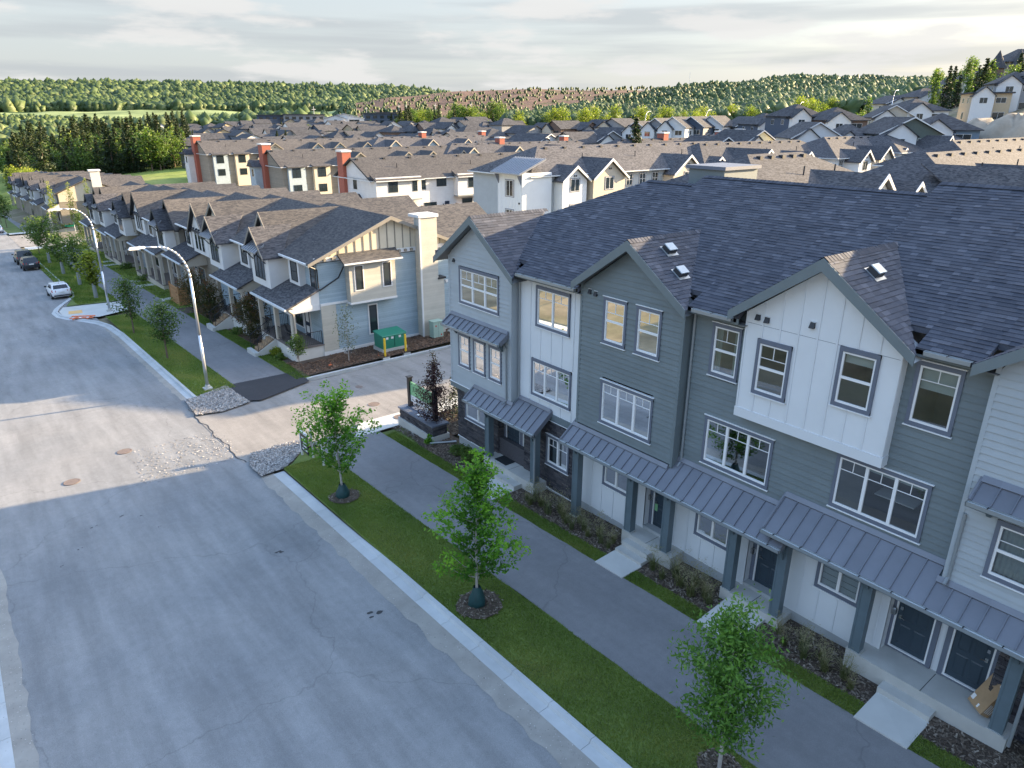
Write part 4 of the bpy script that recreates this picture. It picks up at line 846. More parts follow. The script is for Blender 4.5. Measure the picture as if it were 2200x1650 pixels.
for k, y0, y1 in SEG:
    e, r = EAVE[k], ridge(k); far = 26.65 if k == 'A' else y1
    front = [(EX, y0, e), (EX, far, e), (RX, y1, r), (RX, y0, r)]; back = [(2*RX-EX, y0, e), (RX, y0, r), (RX, y1, r), (2*RX-EX, far, e)]
    cuts = sorted({y0, far, *[v for c, za, s, hw in GAB.values() for v in (c-hw+.12, c+hw-.12) if y0 < v < far]})
    for a_, b_ in zip(cuts, cuts[1:]):
        sub = clip(clip(front, 1, a_, 1), 1, b_, -1); mid_ = (a_+b_)/2
        if any(abs(mid_-c) < hw-.1 for c, za, s, hw in GAB.values()): sub = clip(sub, 0, 17.5, 1)
        if len(sub) < 3: continue
        rfm.slab(sub, .14); vis_ = clip(sub, 1, 0.5, 1)
        if len(vis_) >= 3: shingles(vis_, upF, nF, SH, seed=int(mid_*10)+ord(k))
    rfm.slab(back, .14)
    if k == 'A': rfm.slab([(EX, far, e), (2*RX-EX, far, e), (RX, y1, r)], .14)
    rfm.box(EX+.3, RX+6, y0-.02, y0+.02, e-.6, e+.02); rfm.prism([(EX+.2, y0, e), (RX, y0, r), (2*RX-EX-.2, y0, e), (2*RX-EX-.2, y0, e-.5), (RX, y0, r-.5), (EX+.2, y0, e-.5)], (0, .03, 0))
XF = 16.60
for k, (c, za, s, hw) in GAB.items():
    seg = {'A': 'A', 'B': 'B', 'C': 'C', 'D': 'C'}[k]; e = EAVE[seg]; zf = za-s*hw; xe = EX+(za-e)/SL; cg = 1/math.hypot(1, s)
    for sg in (-1, 1):
        eo = EAVE['B'] if (k == 'C' and sg > 0) else e; xv = max(XF+.02, EX+(zf-eo)/SL); xr = EX+(za-eo)/SL
        quad = [(XF, c+sg*hw, zf), (XF, c, za), (xr, c, za), (xv, c+sg*hw, zf)]
        rfm.slab(quad, .10); shingles([(p[0], p[1], p[2]+.008) for p in quad], (0, -sg*cg, s*cg), (0, sg*s*cg, cg), SH, seed=ord(k)+sg*7)
        # ridge caps
    caps = []
    x = XF
    while x < xe-.1:
        m = MB()
        for sg in (-1, 1): m.poly([(x, c, za+.045), (x+.20, c, za+.03), (x+.20, c+sg*.15, za+.03-.15*s), (x, c+sg*.15, za+.045-.15*s)], .3+.4*random.random())
        caps.append((x, m)); x += .15
    SH += [(m[0]+15, m[1]) for m in caps]
    for sg in (-1, 1):
        rk = MB(); A = (XF, c, za+.012); Bq = (XF, c+sg*hw, zf+.012)
        rk.prism([(XF-.03, A[1], A[2]), (XF-.03, Bq[1], Bq[2]), (XF-.03, Bq[1], Bq[2]-.27), (XF-.03, A[1], A[2]-.33)], (.045, 0, 0)); tb.part('rake_board', rk, 'rake_paint')
        so = MB().poly([(XF, c, za-.22), (XF, c+sg*hw, zf-.18), (WX+.1, c+sg*hw, zf-.18), (WX+.1, c, za-.22)]); tb.part('rake_soffit', so, 'soffit' if k != 'C' else 'white_panel')
roof = tb.part('roof', rfm, 'shingle')
tb.pieces('shingle', SH, 'shingle', roof, most=300, rest='shingle_field')
rc_ = MB()
for k, y0, y1 in SEG:
    y = max(y0, 0)
    while y < y1-.1:
        for sg in (-1, 1): rc_.poly([(RX, y, ridge(k)+.05), (RX, y+.2, ridge(k)+.035), (RX+sg*.16, y+.2, ridge(k)+.035-.075), (RX+sg*.16, y, ridge(k)+.05-.075)], .2+.5*random.random())
        y += .16
tb.part('ridge_cap', rc_, 'shingle', roof)
def gutter(x, y0, y1, z, straps=.75, size=.12, name='gutter'):
    g = MB(); g.box(x-size, x-size+.012, y0, y1, z-.11, z); g.box(x-size, x, y0, y1, z-.11, z-.10); g.box(x-.012, x, y0, y1, z-.11, z+.01); g.box(x-size, x, y0, y0+.012, z-.11, z); g.box(x-size, x, y1-.012, y1, z-.11, z)
    o = tb.part(name, g, 'gutter_metal'); tb.part('gutter_sky_sheen', MB().box(x-size+.013, x-.013, y0+.013, y1-.013, z-.045, z-.03), 'gutter_inside', o)  # pale strip in the trough: sky reflection put into the colour
    n = max(1, int((y1-y0)/straps))
    for i in range(n):
        y = y0+(i+.5)*(y1-y0)/n; tb.part('gutter_strap', MB().box(x-size-.004, x+.02, y-.012, y+.012, z-.004, z+.008), 'strap_black', o)
    return o
gutter(EX-.01, 17.55, 20.85, EAVE['A']-.02); gutter(EX-.01, 11.15, 12.55, EAVE['B']-.02); gutter(EX-.01, 5.1, 6.1, EAVE['C']-.02)
fs = MB(); fs.box(EX, EX+.03, 17.5, 20.9, EAVE['A']-.2, EAVE['A']-.03); fs.box(EX, EX+.03, 11.0, 12.9, EAVE['B']-.2, EAVE['B']-.03); fs.box(EX, EX+.03, 4.9, 6.4, EAVE['C']-.2, EAVE['C']-.03); tb.part('fascia', fs, 'rake_paint')
sf = MB(); sf.box(EX+.03, WX+.05, 17.4, 21.4, EAVE['A']-.21, EAVE['A']-.19); sf.box(EX+.03, WX+.05, 10.8, 13, EAVE['B']-.21, EAVE['B']-.19); sf.box(EX+.03, WX+.05, 4.6, 6.7, EAVE['C']-.21, EAVE['C']-.19); tb.part('eave_soffit', sf, 'soffit')
for (y, z0, z1, ek) in ((21.22, 3.1, 8.55, 'A'), (12.78, 3.65, 8.9, 'B'), (4.55, 4.0, 5.9, None)):
    ds = MB(); x = WX-.06 if ek else WX-BAY-.06
    if ek: ds.tube((EX+.02, y-.12, EAVE[ek]-.12), (x, y, z1), .04, n=8)
    ds.tube((x, y, z1), (x, y, z0+.15), .04, n=8); ds.tube((x, y, z0+.15), (x-.18, y, z0+.03), .04, n=8); tb.part('downspout', ds, 'gutter_metal', smooth=False)
ds = MB(); ds.tube((16.95, 21.85, 5.62), (16.9, 21.62, 5.5), .035).tube((16.9, 21.62, 5.5), (16.93, 21.62, 3.2), .035).tube((16.93, 21.62, 3.2), (16.7, 21.62, 3.1), .035); tb.part('downspout', ds, 'gutter_metal')
for (y, z0) in ((19.38, .15), (2.45, .85)):
    ds = MB(); ds.tube((16.62, y, z0), (16.62, y, z0+2.2), .04).tube((16.62, y, z0+2.2), (16.4, y+.1, z0+2.4), .04); tb.part('downspout', ds, 'gutter_metal')
# roof vents on the cross gables, wall vents under the rakes
def roofvent(k, x, t, sg):
    c, za, s, hw = GAB[k]; y = c+sg*t; z = za-s*t; cg = 1/math.hypot(1, s); U = Vector((0, sg*cg, -s*cg)); Nn = Vector((0, sg*s*cg, cg)); X = Vector((1, 0, 0)); O = Vector((x, y, z+.02))
    f = lambda a, b, h: tuple(O+X*a+U*b+Nn*h)
    v = tb.part('roof_vent', MB().hexa([f(-.20, -.17, 0), (f(.20, -.17, 0)), f(.20, .17, 0), f(-.20, .17, 0)], [f(-.17, -.14, .16), f(.17, -.14, .16), f(.17, .14, .16), f(-.17, .14, .16)]), 'black_plastic')
    tb.part('vent_lid', MB().hexa([f(-.19, -.16, .161), f(.19, -.16, .161), f(.19, .16, .161), f(-.19, .16, .161)], [f(-.18, -.15, .185), f(.18, -.15, .185), f(.18, .15, .185), f(-.18, .15, .185)]), 'vent_cap', v); tb.part('vent_flashing', MB().hexa([f(-.26, -.2, .012), f(.26, -.2, .012), f(.26, .26, .012), f(-.26, .26, .012)], [f(-.26, -.2, .02), f(.26, -.2, .02), f(.26, .26, .02), f(-.26, .26, .02)]), 'gutter_metal', v)
roofvent('B', 17.95, .55, -1); roofvent('B', 17.6, 1.35, -1); roofvent('C', 18.0, .62, -1)
for (y, z, n0) in ((25.35, 8.55, BAY), (17.0, 8.75, BAY), (16.72, 8.72, BAY), (10.5, 9.25, BOX), (10.22, 9.23, BOX), (8.92, 9.38, BOX)):
    v = tb.part('wall_vent', MB(FR).hexa([(y-.07, n0, z-.09), (y+.07, n0, z-.09), (y+.07, n0+.10, z-.09), (y-.07, n0+.10, z-.09)], [(y-.06, n0, z+.07), (y+.06, n0, z+.07), (y+.06, n0+.03, z+.07), (y-.06, n0+.03, z+.07)]), 'black_plastic'); tb.part('vent_hood', MB(FR).box(y-.08, y+.08, n0, n0+.05, z+.07, z+.085), 'gutter_inside', v)
# --- canopies
def canopy(y0, y1, xw, zw, xg, zg, jog=None, pitch=.385, parent=None):
    """standing-seam canopy from the wall (xw,zw) down to the gutter (xg,zg); every pan is a piece"""
    U = Vector((xw-xg, 0, zw-zg)); Lr = U.length; U.normalize(); Nn = Vector((-U.z, 0, U.x))
    root = tb.part('canopy', MB().prism([(xw, y0+.03, zw-.09), (xg, y0+.03, zg-.09), (xg, y0+.03, zg-.17), (xw, y0+.03, zw-.17)], (0, y1-y0-.06, 0)), 'rake_paint')
    n = max(2, round((y1-y0)/pitch)); w = (y1-y0)/n
    for i in range(n):
        a, b = y0+i*w, y0+(i+1)*w; m = MB(); lr = Lr; jg = jog(0.5*(a+b)) if jog else 0.0
        top = Vector((xw, 0, zw))-U*(jg/max(.2, U.x)); bot = Vector((xg, 0, zg))
        P = lambda y, q, h: (q.x+Nn.x*h, y, q.z+Nn.z*h)
        m.hexa([P(a, bot, -.09), P(b, bot, -.09), P(b, top, -.09), P(a, top, -.09)], [P(a, bot, 0), P(b, bot, 0), P(b, top, 0), P(a, top, 0)]); m.hexa([P(b-.022, bot, 0), P(b, bot, 0), P(b, top, 0), P(b-.022, top, 0)], [P(b-.022, bot, .035), P(b, bot, .035), P(b, top, .035), P(b-.022, top, .035)])
        tb.part('metal_pan', m, 'canopy_metal', root)
        fl = top; h2 = MB(); h2.hexa([P(a, fl-U*.12, .004), P(b, fl-U*.12, .004), P(b, fl+U*.02, .004), P(a, fl+U*.02, .004)], [P(a, fl-U*.12, .05), P(b, fl-U*.12, .05), P(b, fl+U*.02, .10), P(a, fl+U*.02, .10)]); tb.part('head_trim', h2, 'canopy_metal', root)
    for y in (y0, y1):
        m = MB(); yy = y-.05 if y == y0 else y; P = lambda q, h: (q.x+Nn.x*h, yy, q.z+Nn.z*h); top = Vector((xw, 0, zw)); bot = Vector((xg, 0, zg))
        m.prism([P(bot, .05), P(top, .05), P(top, -.15), P(bot, -.15)], (0, .05, 0)); tb.part('canopy_edge', m, 'canopy_metal', root)
    tb.part('canopy_soffit', MB().poly([(xg+.02, y0, zg-.17), (xw, y0, zw-.175), (xw, y1, zw-.175), (xg+.02, y1, zg-.17)]), 'soffit', root)
    gutter(xg, y0-.05, y1+.05, zg-.01, .76, .11, 'canopy_gutter'); return root
jA = lambda y: BAY if y > 21.34 else 0.0
jB = lambda y: BAY if y > 12.92 else 0.0
jC = lambda y: BAY if y < 4.69 else 0.0
canopy(19.22, 23.95, WX, 3.42, 16.40, 2.68, jA); canopy(8.50, 17.55, WX, 3.86, 16.35, 3.10, jB); canopy(-3.0, 9.05, WX, 4.26, 16.35, 3.50, jC)
canopy(21.55, 25.62, WX-BAY, 6.15, 16.48, 5.78); canopy(-.6, 4.40, WX-BAY, 6.86, 16.48, 6.48)
def bracket(y, x, zt, sz=.45, name='canopy_bracket'):
    m = MB(); m.prism([(x, y-.05, zt), (x, y-.05, zt-sz*1.15), (x-.06, y-.05, zt-sz*1.15), (x-sz*.82, y-.05, zt-.10), (x-sz*.82, y-.05, zt)], (0, .10, 0)); tb.part(name, m, 'post_paint')
for y in (25.3, 21.95): bracket(y, WX-BAY, 5.75, .42)
bracket(4.1, WX-BAY, 6.5, .42)
# posts with knee brackets, slabs, steps
PX0 = 16.72; PS = .27
for (y, zb, zt) in ((22.72, .20, 2.75), (19.6, .20, 2.75), (17.12, -.12, 3.2), (14.38, .55, 3.2), (12.74, .55, 3.2), (10.2, .55, 3.2), (8.56, .55, 3.2), (6.18, .93, 3.6), (2.78, .93, 3.6)):
    m = MB(); m.box(PX0, PX0+PS, y-PS/2, y+PS/2, zb, zt); m.box(PX0-.012, PX0+.05, y-PS/2-.012, y-PS/2+.04, zb, zt).box(PX0-.012, PX0+.05, y+PS/2-.04, y+PS/2+.012, zb, zt)
    p = tb.part('post', m, 'post_paint'); tb.part('post_shoe', MB().box(PX0-.05, PX0+PS+.03, y-PS/2-.05, y+PS/2+.05, zb-.0, zb+.03), 'concrete', p)
    k = MB(); k.prism([(PX0, y-.045, zt-.02), (PX0, y-.045, zt-.62), (PX0-.05, y-.045, zt-.62), (PX0-.26, y-.045, zt-.12), (PX0-.26, y-.045, zt-.02)], (0, .09, 0)); tb.part('knee_bracket', k, 'post_paint', p)
bm = MB(); bm.box(PX0+.04, PX0+PS-.03, 19.4, 22.9, 2.55, 2.75); bm.box(PX0+.04, PX0+PS-.03, 8.5, 17.3, 2.98, 3.2); bm.box(PX0+.04, PX0+PS-.03, -1, 6.4, 3.38, 3.6); tb.part('canopy_beam', bm, 'post_paint')
for (a, b, z) in ((19.42, 22.92, .20), (12.35, 14.58, .55), (8.32, 10.38, .55), (2.52, 6.36, .93)):
    s = tb.part('porch_slab', MB().box(16.68, 17.72, a, b, -1.3, z), 'concrete'); tb.part('slab_joint', MB().box(16.675, 17.6, (a+b)/2-.008, (a+b)/2+.008, z-.004, z+.002), 'tar', s)
tb.part('step', MB().box(16.10, 16.69, 13.12, 14.32, -.6, .16), 'concrete'); tb.part('step', MB().box(16.40, 16.695, 13.14, 14.30, -.6, .36), 'concrete')
tb.part('step', MB().box(16.33, 16.69, 4.0, 5.28, -.3, .64), 'concrete'); tb.part('step', MB().box(16.28, 16.69, 20.25, 21.65, -1, -.07), 'concrete')
def walk(x0, x1, y0, y1, z0, z1, lab):
    m = MB(); m.hexa([(x0, y0, z0-.3), (x1, y0, z1-.3), (x1, y1, z1-.3), (x0, y1, z0-.3)], [(x0, y0, z0+plane(y0)-plane((y0+y1)/2)), (x1, y0, z1), (x1, y1, z1), (x0, y1, z0+plane(y1)-plane((y0+y1)/2))]); structure('entry_walk', m, 'concrete_walk')
walk(15.13, 16.12, 13.08, 14.34, plane(13.7)+.13, .06, 'B'); walk(15.16, 16.70, 8.75, 10.08, plane(9.4)+.13, .36, 'C'); walk(15.14, 16.36, 3.98, 5.26, plane(4.6)+.13, .48, 'D'); walk(15.14, 16.3, 20.25, 21.7, plane(21)+.13, -.24, 'A')
# ================================================================== row houses along the street
def swin(Tq, fr, u0, u1, z0, z1, n0, cols=1, rows=2, frame='black_frame', trim='white_trim', tw=.09, parent=None, pane='far_glass', cov=None):
    """window > pane, casing: plain framed window for the middle distance"""
    m = MB(fr); f = .045; m.box(u0, u0+f, n0, n0+.05, z0, z1).box(u1-f, u1, n0, n0+.05, z0, z1).box(u0, u1, n0, n0+.051, z0, z0+f).box(u0, u1, n0, n0+.051, z1-f, z1)
    for i in range(1, cols): x = u0+(u1-u0)*i/cols; m.box(x-.025, x+.025, n0, n0+.045, z0, z1)
    if rows > 1: m.box(u0, u1, n0, n0+.044, (z0+z1)/2-.02, (z0+z1)/2+.02)
    W = Tq.part('window', m, frame, parent); Tq.part('pane', MB(fr).box(u0+.02, u1-.02, n0-.01, n0+.025, z0+.02, z1-.02), pane, W)
    if cov: Tq.part('blind', MB(fr).box(u0+.04, u1-.04, n0+.0, n0+.027, z0+.05+(z1-z0)*.45, z1-.05), cov, W)
    if trim:
        c = MB(fr); c.box(u0-tw, u0, n0-.01, n0+.035, z0-tw, z1+tw).box(u1, u1+tw, n0-.01, n0+.035, z0-tw, z1+tw).box(u0, u1, n0-.01, n0+.035, z1, z1+tw).box(u0, u1, n0-.01, n0+.035, z0-tw, z0); Tq.part('casing', c, trim, W)
    return W
def railing(Tq, p0, p1, h=.95, n=None, mat='iron_black', sep=.13):
    A, B = Vector(p0), Vector(p1); L = (B-A).length; k = max(2, int(L/sep)); m = MB(); up = Vector((0, 0, 1))
    m.tube(A+up*h, B+up*h, .028, n=5).tube(A+up*.1, B+up*.1, .02, n=5)
    for i in range(k+1):
        q = A.lerp(B, i/k); r = .026 if i in (0, k) else .010; m.tube(q+up*(.0 if i in (0, k) else .1), q+up*h, r, n=4)
    return Tq.part('railing', m, mat)
def rowhouse(y0, L, b, label, seg1=4.8, body='siding_blue', gab='cream_panel', bayw='white_trim', trim='white_trim', end=False, stairs=True, rakec='brown_rake', detail=True, mirror=False, three=False, post='porch_cream', chimney=False, deckh=.95):
    Tq = T('row_house', label, 'house', (18.9, y0, b), group='row houses along the pathway'); Y = (lambda t: y0+L-t) if mirror else (lambda t: y0+t)
    fr = lambda x: ((x, Y(0), 0), (0, -1 if mirror else 1, 0), (-1, 0, 0))
    ez, rz = b+6.64, b+9.25; ex, rx = 18.20, 24.4; sl = (rz-ez)/(rx-ex); bx = 30.6; s1 = seg1; gw = L-seg1
    def yb(t0, t1): a, c = Y(t0), Y(t1); return min(a, c), max(a, c)
    def box(m, x0, x1, t0, t1, z0, z1): a, c = yb(t0, t1); return m.box(x0, x1, a, c, z0, z1)
    Tq.part('wall', box(MB(), 18.9, 30.0, 0.02, L-.02, b-1.2, ez+.02), body)
    ro = MB(); ya, yc = yb(-.02, L); ya0 = ya-(.45 if end else 0)
    ro.slab([(ex, ya0, ez), (ex, yc, ez), (rx, yc, rz), (rx, ya0, rz)], .16); ro.slab([(bx, ya0, ez), (rx, ya0, rz), (rx, yc, rz), (bx, yc, ez)], .16)
    ro.prism([(ex+.4, ya+.02, ez-.1), (bx-.4, ya+.02, ez-.1), (rx, ya+.02, rz-.1)], (0, .05, 0)); ro.prism([(ex+.4, yc-.07, ez-.1), (bx-.4, yc-.07, ez-.1), (rx, yc-.07, rz-.1)], (0, .05, 0))
    # cross gable and rear wing
    c = s1+gw/2; gx = 17.95; ga = rz-.02; gs = (ga-(ez-.12))/(gw/2+.15); hw = gw/2+.15; xe = ex+(ga-ez)/sl
    for sg in (-1, 1): ro.slab([(gx, Y(c+sg*hw), ga-gs*hw), (gx, Y(c), ga), (rx+6.5, Y(c), ga), (rx+6.5, Y(c+sg*hw), ga-gs*hw)] if False else [(gx, Y(c+sg*hw), ga-gs*hw), (gx, Y(c), ga), (xe, Y(c), ga), (ex+.02, Y(c+sg*hw), ga-gs*hw)], .14)
    R = Tq.part('roof', ro, 'roof_row')
    rw = MB(); wa = rz-.25; wh = L*.42
    for sg in (-1, 1): rw.slab([(rx-.5, Y(L/2), wa), (35.5, Y(L/2), wa), (35.5, Y(L/2+sg*wh), wa-.55*wh), (rx+.2, Y(L/2+sg*wh), wa-.55*wh)], .15)
    Tq.part('rear_roof', rw, 'roof_row', R); Tq.part('rear_wall', box(MB(), 30, 35.1, L/2-wh+.3, L/2+wh-.3, b-1, wa-.55*wh+.1).prism([(35.08, Y(L/2-wh+.3), wa-.55*wh), (35.08, Y(L/2+wh-.3), wa-.55*wh), (35.08, Y(L/2), wa-.15)], (-.06, 0, 0)), body)
    for q in (.3, .62): x = rx+1.2+q*3; Tq.part('roof_vent', MB().box(x-.15, x+.15, Y(L*q)-.15, Y(L*q)+.15, rz-sl*(x-rx)-.1, rz-sl*(x-rx)+.22), 'black_plastic', R)
    # gable wall, rakes
    gwm = MB(); f0, f1 = c-gw/2+.1, c+gw/2-.1; gxw = gx+.35; gwm.prism([(gxw, Y(f0), b+4.6), (gxw, Y(f1), b+4.6), (gxw, Y(f1), ez-.05), (gxw, Y(c), ga-.3), (gxw, Y(f0), ez-.05)], (.6, 0, 0)); Tq.part('gable_wall', gwm, gab if not three else bayw)
    if detail:
        for k in range(1, 8):
            t = f0+(f1-f0)*k/8; zt = ga-.3-gs*abs(t-c); Tq.part('batten', MB(fr(gxw)).box(t-.03, t+.03, 0, .03, ez-.4, max(ez-.3, zt)), trim)
    for sg in (-1, 1):
        m = MB(); m.prism([(gx-.04, Y(c), ga+.02), (gx-.04, Y(c+sg*hw), ga-gs*hw+.02), (gx-.04, Y(c+sg*hw), ga-gs*hw-.22), (gx-.04, Y(c), ga-.28)], (.05, 0, 0)); Tq.part('rake_board', m, rakec)
        Tq.part('rake_soffit', MB().poly([(gx, Y(c), ga-.2), (gx, Y(c+sg*hw), ga-gs*hw-.18), (gxw, Y(c+sg*hw), ga-gs*hw-.18), (gxw, Y(c), ga-.2)]), 'black_rake')
    if three:
        for k in range(3): t = c-1.35+k*1.0; swin(Tq, fr(gxw), t, t+.62, b+4.95, b+6.5, 0.0, 1, 2, trim=trim)
        bd = MB(fr(gxw)); 
        for k in range(6): bd.box(f0+.25+k*(f1-f0-.5)/5-.07, f0+.25+k*(f1-f0-.5)/5+.07, 0, .18, b+6.75, b+6.92)
        Tq.part('bracket_row', bd, 'navy_door')
    else:
        d0, d1 = c-gw/2-.15, c-gw/2+3.35; dc = (d0+d1)/2; dx = 17.35; da = b+8.35; ds = .95; dh = (d1-d0)/2+.28
        Tq.part('bay', MB().prism([(dx, Y(d0), b+4.15), (dx, Y(d1), b+4.15), (dx, Y(d1), da-ds*(d1-dc)-.3), (dx, Y(dc), da-.25), (dx, Y(d0), da-ds*(dc-d0)-.3)], (1.4, 0, 0)), bayw)
        br = MB()
        for sg in (-1, 1): br.slab([(dx-.45, Y(dc+sg*dh), da-ds*dh), (dx-.45, Y(dc), da), (ex+1.8, Y(dc), da), (ex+.1, Y(dc+sg*dh), da-ds*dh)], .12)
        Tq.part('bay_roof', br, 'roof_dark')
        for sg in (-1, 1):
            m = MB(); m.prism([(dx-.5, Y(dc), da+.02), (dx-.5, Y(dc+sg*dh), da-ds*dh+.02), (dx-.5, Y(dc+sg*dh), da-ds*dh-.16), (dx-.5, Y(dc), da-.2)], (.05, 0, 0)); Tq.part('rake_board', m, rakec); Tq.part('rake_soffit', MB().poly([(dx-.46, Y(dc), da-.15), (dx-.46, Y(dc+sg*dh), da-ds*dh-.13), (dx, Y(dc+sg*dh), da-ds*dh-.13), (dx, Y(dc), da-.15)]), 'black_rake')
        swin(Tq, fr(dx), dc-1.0, dc+1.0, b+4.65, b+6.55, 0.0, 3, 1, trim=trim)
        aw = Tq.part('awning', MB().prism([(dx, Y(dc-1.35), b+7.25), (dx-.75, Y(dc-1.35), b+6.72), (dx-.75, Y(dc-1.35), b+6.66), (dx, Y(dc-1.35), b+7.15)], (0, Y(dc+1.35)-Y(dc-1.35), 0)), 'awning_metal')
        for k in range(8): t = dc-1.35+2.7*k/7; Tq.part('awning_rib', MB().prism([(dx, Y(t)-.025, b+7.25), (dx-.75, Y(t)-.025, b+6.72), (dx-.75, Y(t)-.025, b+6.78), (dx, Y(t)-.025, b+7.31)], (0, .05, 0)), 'awning_metal', aw)
        for t in (dc-1.2, dc+1.2): Tq.part('awning_brace', MB().tube((dx-.65, Y(t), b+6.7), (dx-.02, Y(t), b+5.9), .04, n=5), 'black_frame', aw)
    # recessed upper wall: boxed window and corner window, gutters, downspout
    Tq.part('box_bay', box(MB(), 18.45, 18.95, s1*.42, s1*.80, b+4.7, ez-.1), bayw); swin(Tq, fr(18.45), s1*.48, s1*.70, b+4.95, b+6.3, 0.0, 1, 2, trim=None)
    Tq.part('corner_panel', box(MB(), 18.75, 18.95, s1*.80, s1, b+4.6, ez-.1), gab); swin(Tq, fr(18.9), .35, 1.15, b+4.75, b+6.35, 0.0, 1, 2, trim=trim)
    gt = Tq.part('gutter', box(MB(), ex-.13, ex-.01, -.05, s1-.1, ez-.13, ez-.01), 'gutter_inside'); Tq.part('downspout', MB().tube((ex+.1, Y(.12), ez-.15), (18.82, Y(.12), ez-.5), .04, n=5).tube((18.82, Y(.12), ez-.5), (18.82, Y(.12), b+4.7), .04, n=5), 'black_frame')
    # porch
    pz, pt = b+3.8, b+4.85; p0, p1 = -.1, min(L-1.5, 6.4); ya, yc = yb(p0, p1)
    Tq.part('porch_roof', MB().slab([(16.5, ya, pz), (16.5, yc, pz), (18.95, yc, pt), (18.95, ya, pt)], .12), 'roof_dark'); Tq.part('porch_gutter', MB().box(16.36, 16.49, ya, yc, pz-.13, pz-.01), 'gutter_inside')
    pb = MB(); pb.box(16.72, 16.98, ya+.1, yc-.1, pz-.42, pz-.10); pb.box(16.98, 18.9, ya+.12, ya+.32, pz-.42, pz-.02).prism([(16.75, ya+.14, pz-.05), (18.9, ya+.14, pz-.05), (18.9, ya+.14, pt-.15)], (0, .12, 0)).prism([(16.75, yc-.26, pz-.3), (18.9, yc-.26, pz-.3), (18.9, yc-.26, pt-.15)], (0, .12, 0)); Tq.part('porch_beam', pb, trim if end else post)
    dz = b+deckh; Tq.part('porch_base', MB().box(16.85, 18.95, ya+.1, yc-.1, b-1.0, dz-.06), post if deckh < .6 else 'pale_stucco'); Tq.part('porch_deck', MB().box(16.78, 18.95, ya+.04, yc-.04, dz-.06, dz), 'deck_grey')
    for t in (p0+.28, p0+(p1-p0)*.5, p1-.28): m = MB(); y = Y(t); m.box(16.82, 17.10, y-.14, y+.14, dz, pz-.4); Tq.part('porch_post', m, post)
    swin(Tq, fr(18.9), 3.2, 5.0, dz+.5, dz+2.2, 0.0, 3, 1, trim=trim); dr = Tq.part('door', MB(fr(18.9)).box(1.9, 2.8, 0, .05, dz+.02, dz+2.1), 'navy_door'); Tq.part('door_light', MB(fr(18.9)).box(2.1, 2.6, .05, .06, dz+1.1, dz+1.9).box(2.1, 2.6, .05, .06, dz+.3, dz+.8), 'sign_white', dr); Tq.part('casing', MB(fr(18.9)).box(1.78, 1.9, 0, .06, dz, dz+2.2).box(2.8, 2.92, 0, .06, dz, dz+2.2).box(1.9, 2.8, 0, .06, dz+2.1, dz+2.2), trim, dr)
    if deckh > .6:
        ty = p0+(p1-p0)*.5; a, c2 = sorted((Y(ty+.1), Y(p1-.35))); st0, st1 = a+.15, min(c2, a+1.6)
        for k in range(5): Tq.part('stair', MB().box(16.85-.28*(k+1), 16.85-.28*k, st0, st1, b-.8, dz-.19*(k+1)), 'deck_wood' if end or True else 'concrete')
        Tq.part('stair_side', MB().prism([(16.84, st0-.08, b-.6), (15.35, st0-.08, b-.6), (15.35, st0-.08, b+.1), (16.84, st0-.08, dz-.05)], (0, .08, 0)), 'pale_stucco')
        for y in (st0, st1): railing(Tq, (16.8, y, dz-.05), (15.5, y, b+.12))
        yA = ya+.25; railing(Tq, (16.92, yA, dz), (16.92, st0, dz)); railing(Tq, (16.92, st1, dz), (16.92, yc-.2, dz)); railing(Tq, (16.98, ya+.2, dz), (18.85, ya+.2, dz)); railing(Tq, (16.98, yc-.2, dz), (18.85, yc-.2, dz))
        structure('stair_pad', MB().box(14.9 if False else 15.2, 15.5, st0-.1, st1+.1, b-.3, b+.14), 'concrete_walk')
    else:
        structure('front_walk', MB().slab([(15.3, Y(1.2), plane(Y(1.2))+.13), (16.9, Y(1.2), plane(Y(1.2))+.13), (16.9, Y(2.5), plane(Y(2.5))+.13), (15.3, Y(2.5), plane(Y(2.5))+.13)], .1), 'concrete_walk')
    return Tq
def gz(y): return plane(y)+.06
ORD = ['first', 'second', 'third', 'fourth', 'fifth', 'sixth', 'seventh', 'eighth', 'ninth', 'tenth', 'eleventh', 'twelfth']
u1 = rowhouse(44.6, 9.7, gz(44.6), 'blue-grey end row house with cream gable, chimney and corner porch beside the lane', end=True)
rowhouse(54.3, 12.4, gz(53), 'blue-grey row house next to the end house, dark porch and awning bay', seg1=5.6)
rowhouse(66.7, 9.6, gz(66), 'row house with three upper windows in a white gable behind the curved lamp', three=True, mirror=True, gab='cream', deckh=.5, body='siding_taupe')
for k, (y, L) in enumerate(((76.3, 9.8), (86.1, 9.8), (95.9, 9.8), (105.7, 9.8), (115.5, 10.2))):
    rowhouse(y, L, gz(y+2), '%s row house back from the lane corner, %s walls and dark bay roof' % (ORD[k+3], 'taupe' if k % 2 else 'grey'), three=(k == 1), mirror=bool(k % 2 == 0), body='siding_taupe' if k % 2 else 'siding_grey', gab='siding_grey' if k % 2 else 'taupe', rakec='black_rake', deckh=.5, detail=False)
for k in range(8):
    y = 166+k*10.2; rowhouse(y, 10.2, gz(y+2), '%s row house beyond the sunlit cross street, taupe walls and dark porch roof' % ORD[k], mirror=bool(k % 2), three=(k in (1, 4)), body='siding_taupe', gab='siding_grey', rakec='black_rake', deckh=.4, detail=False, end=(k == 0))
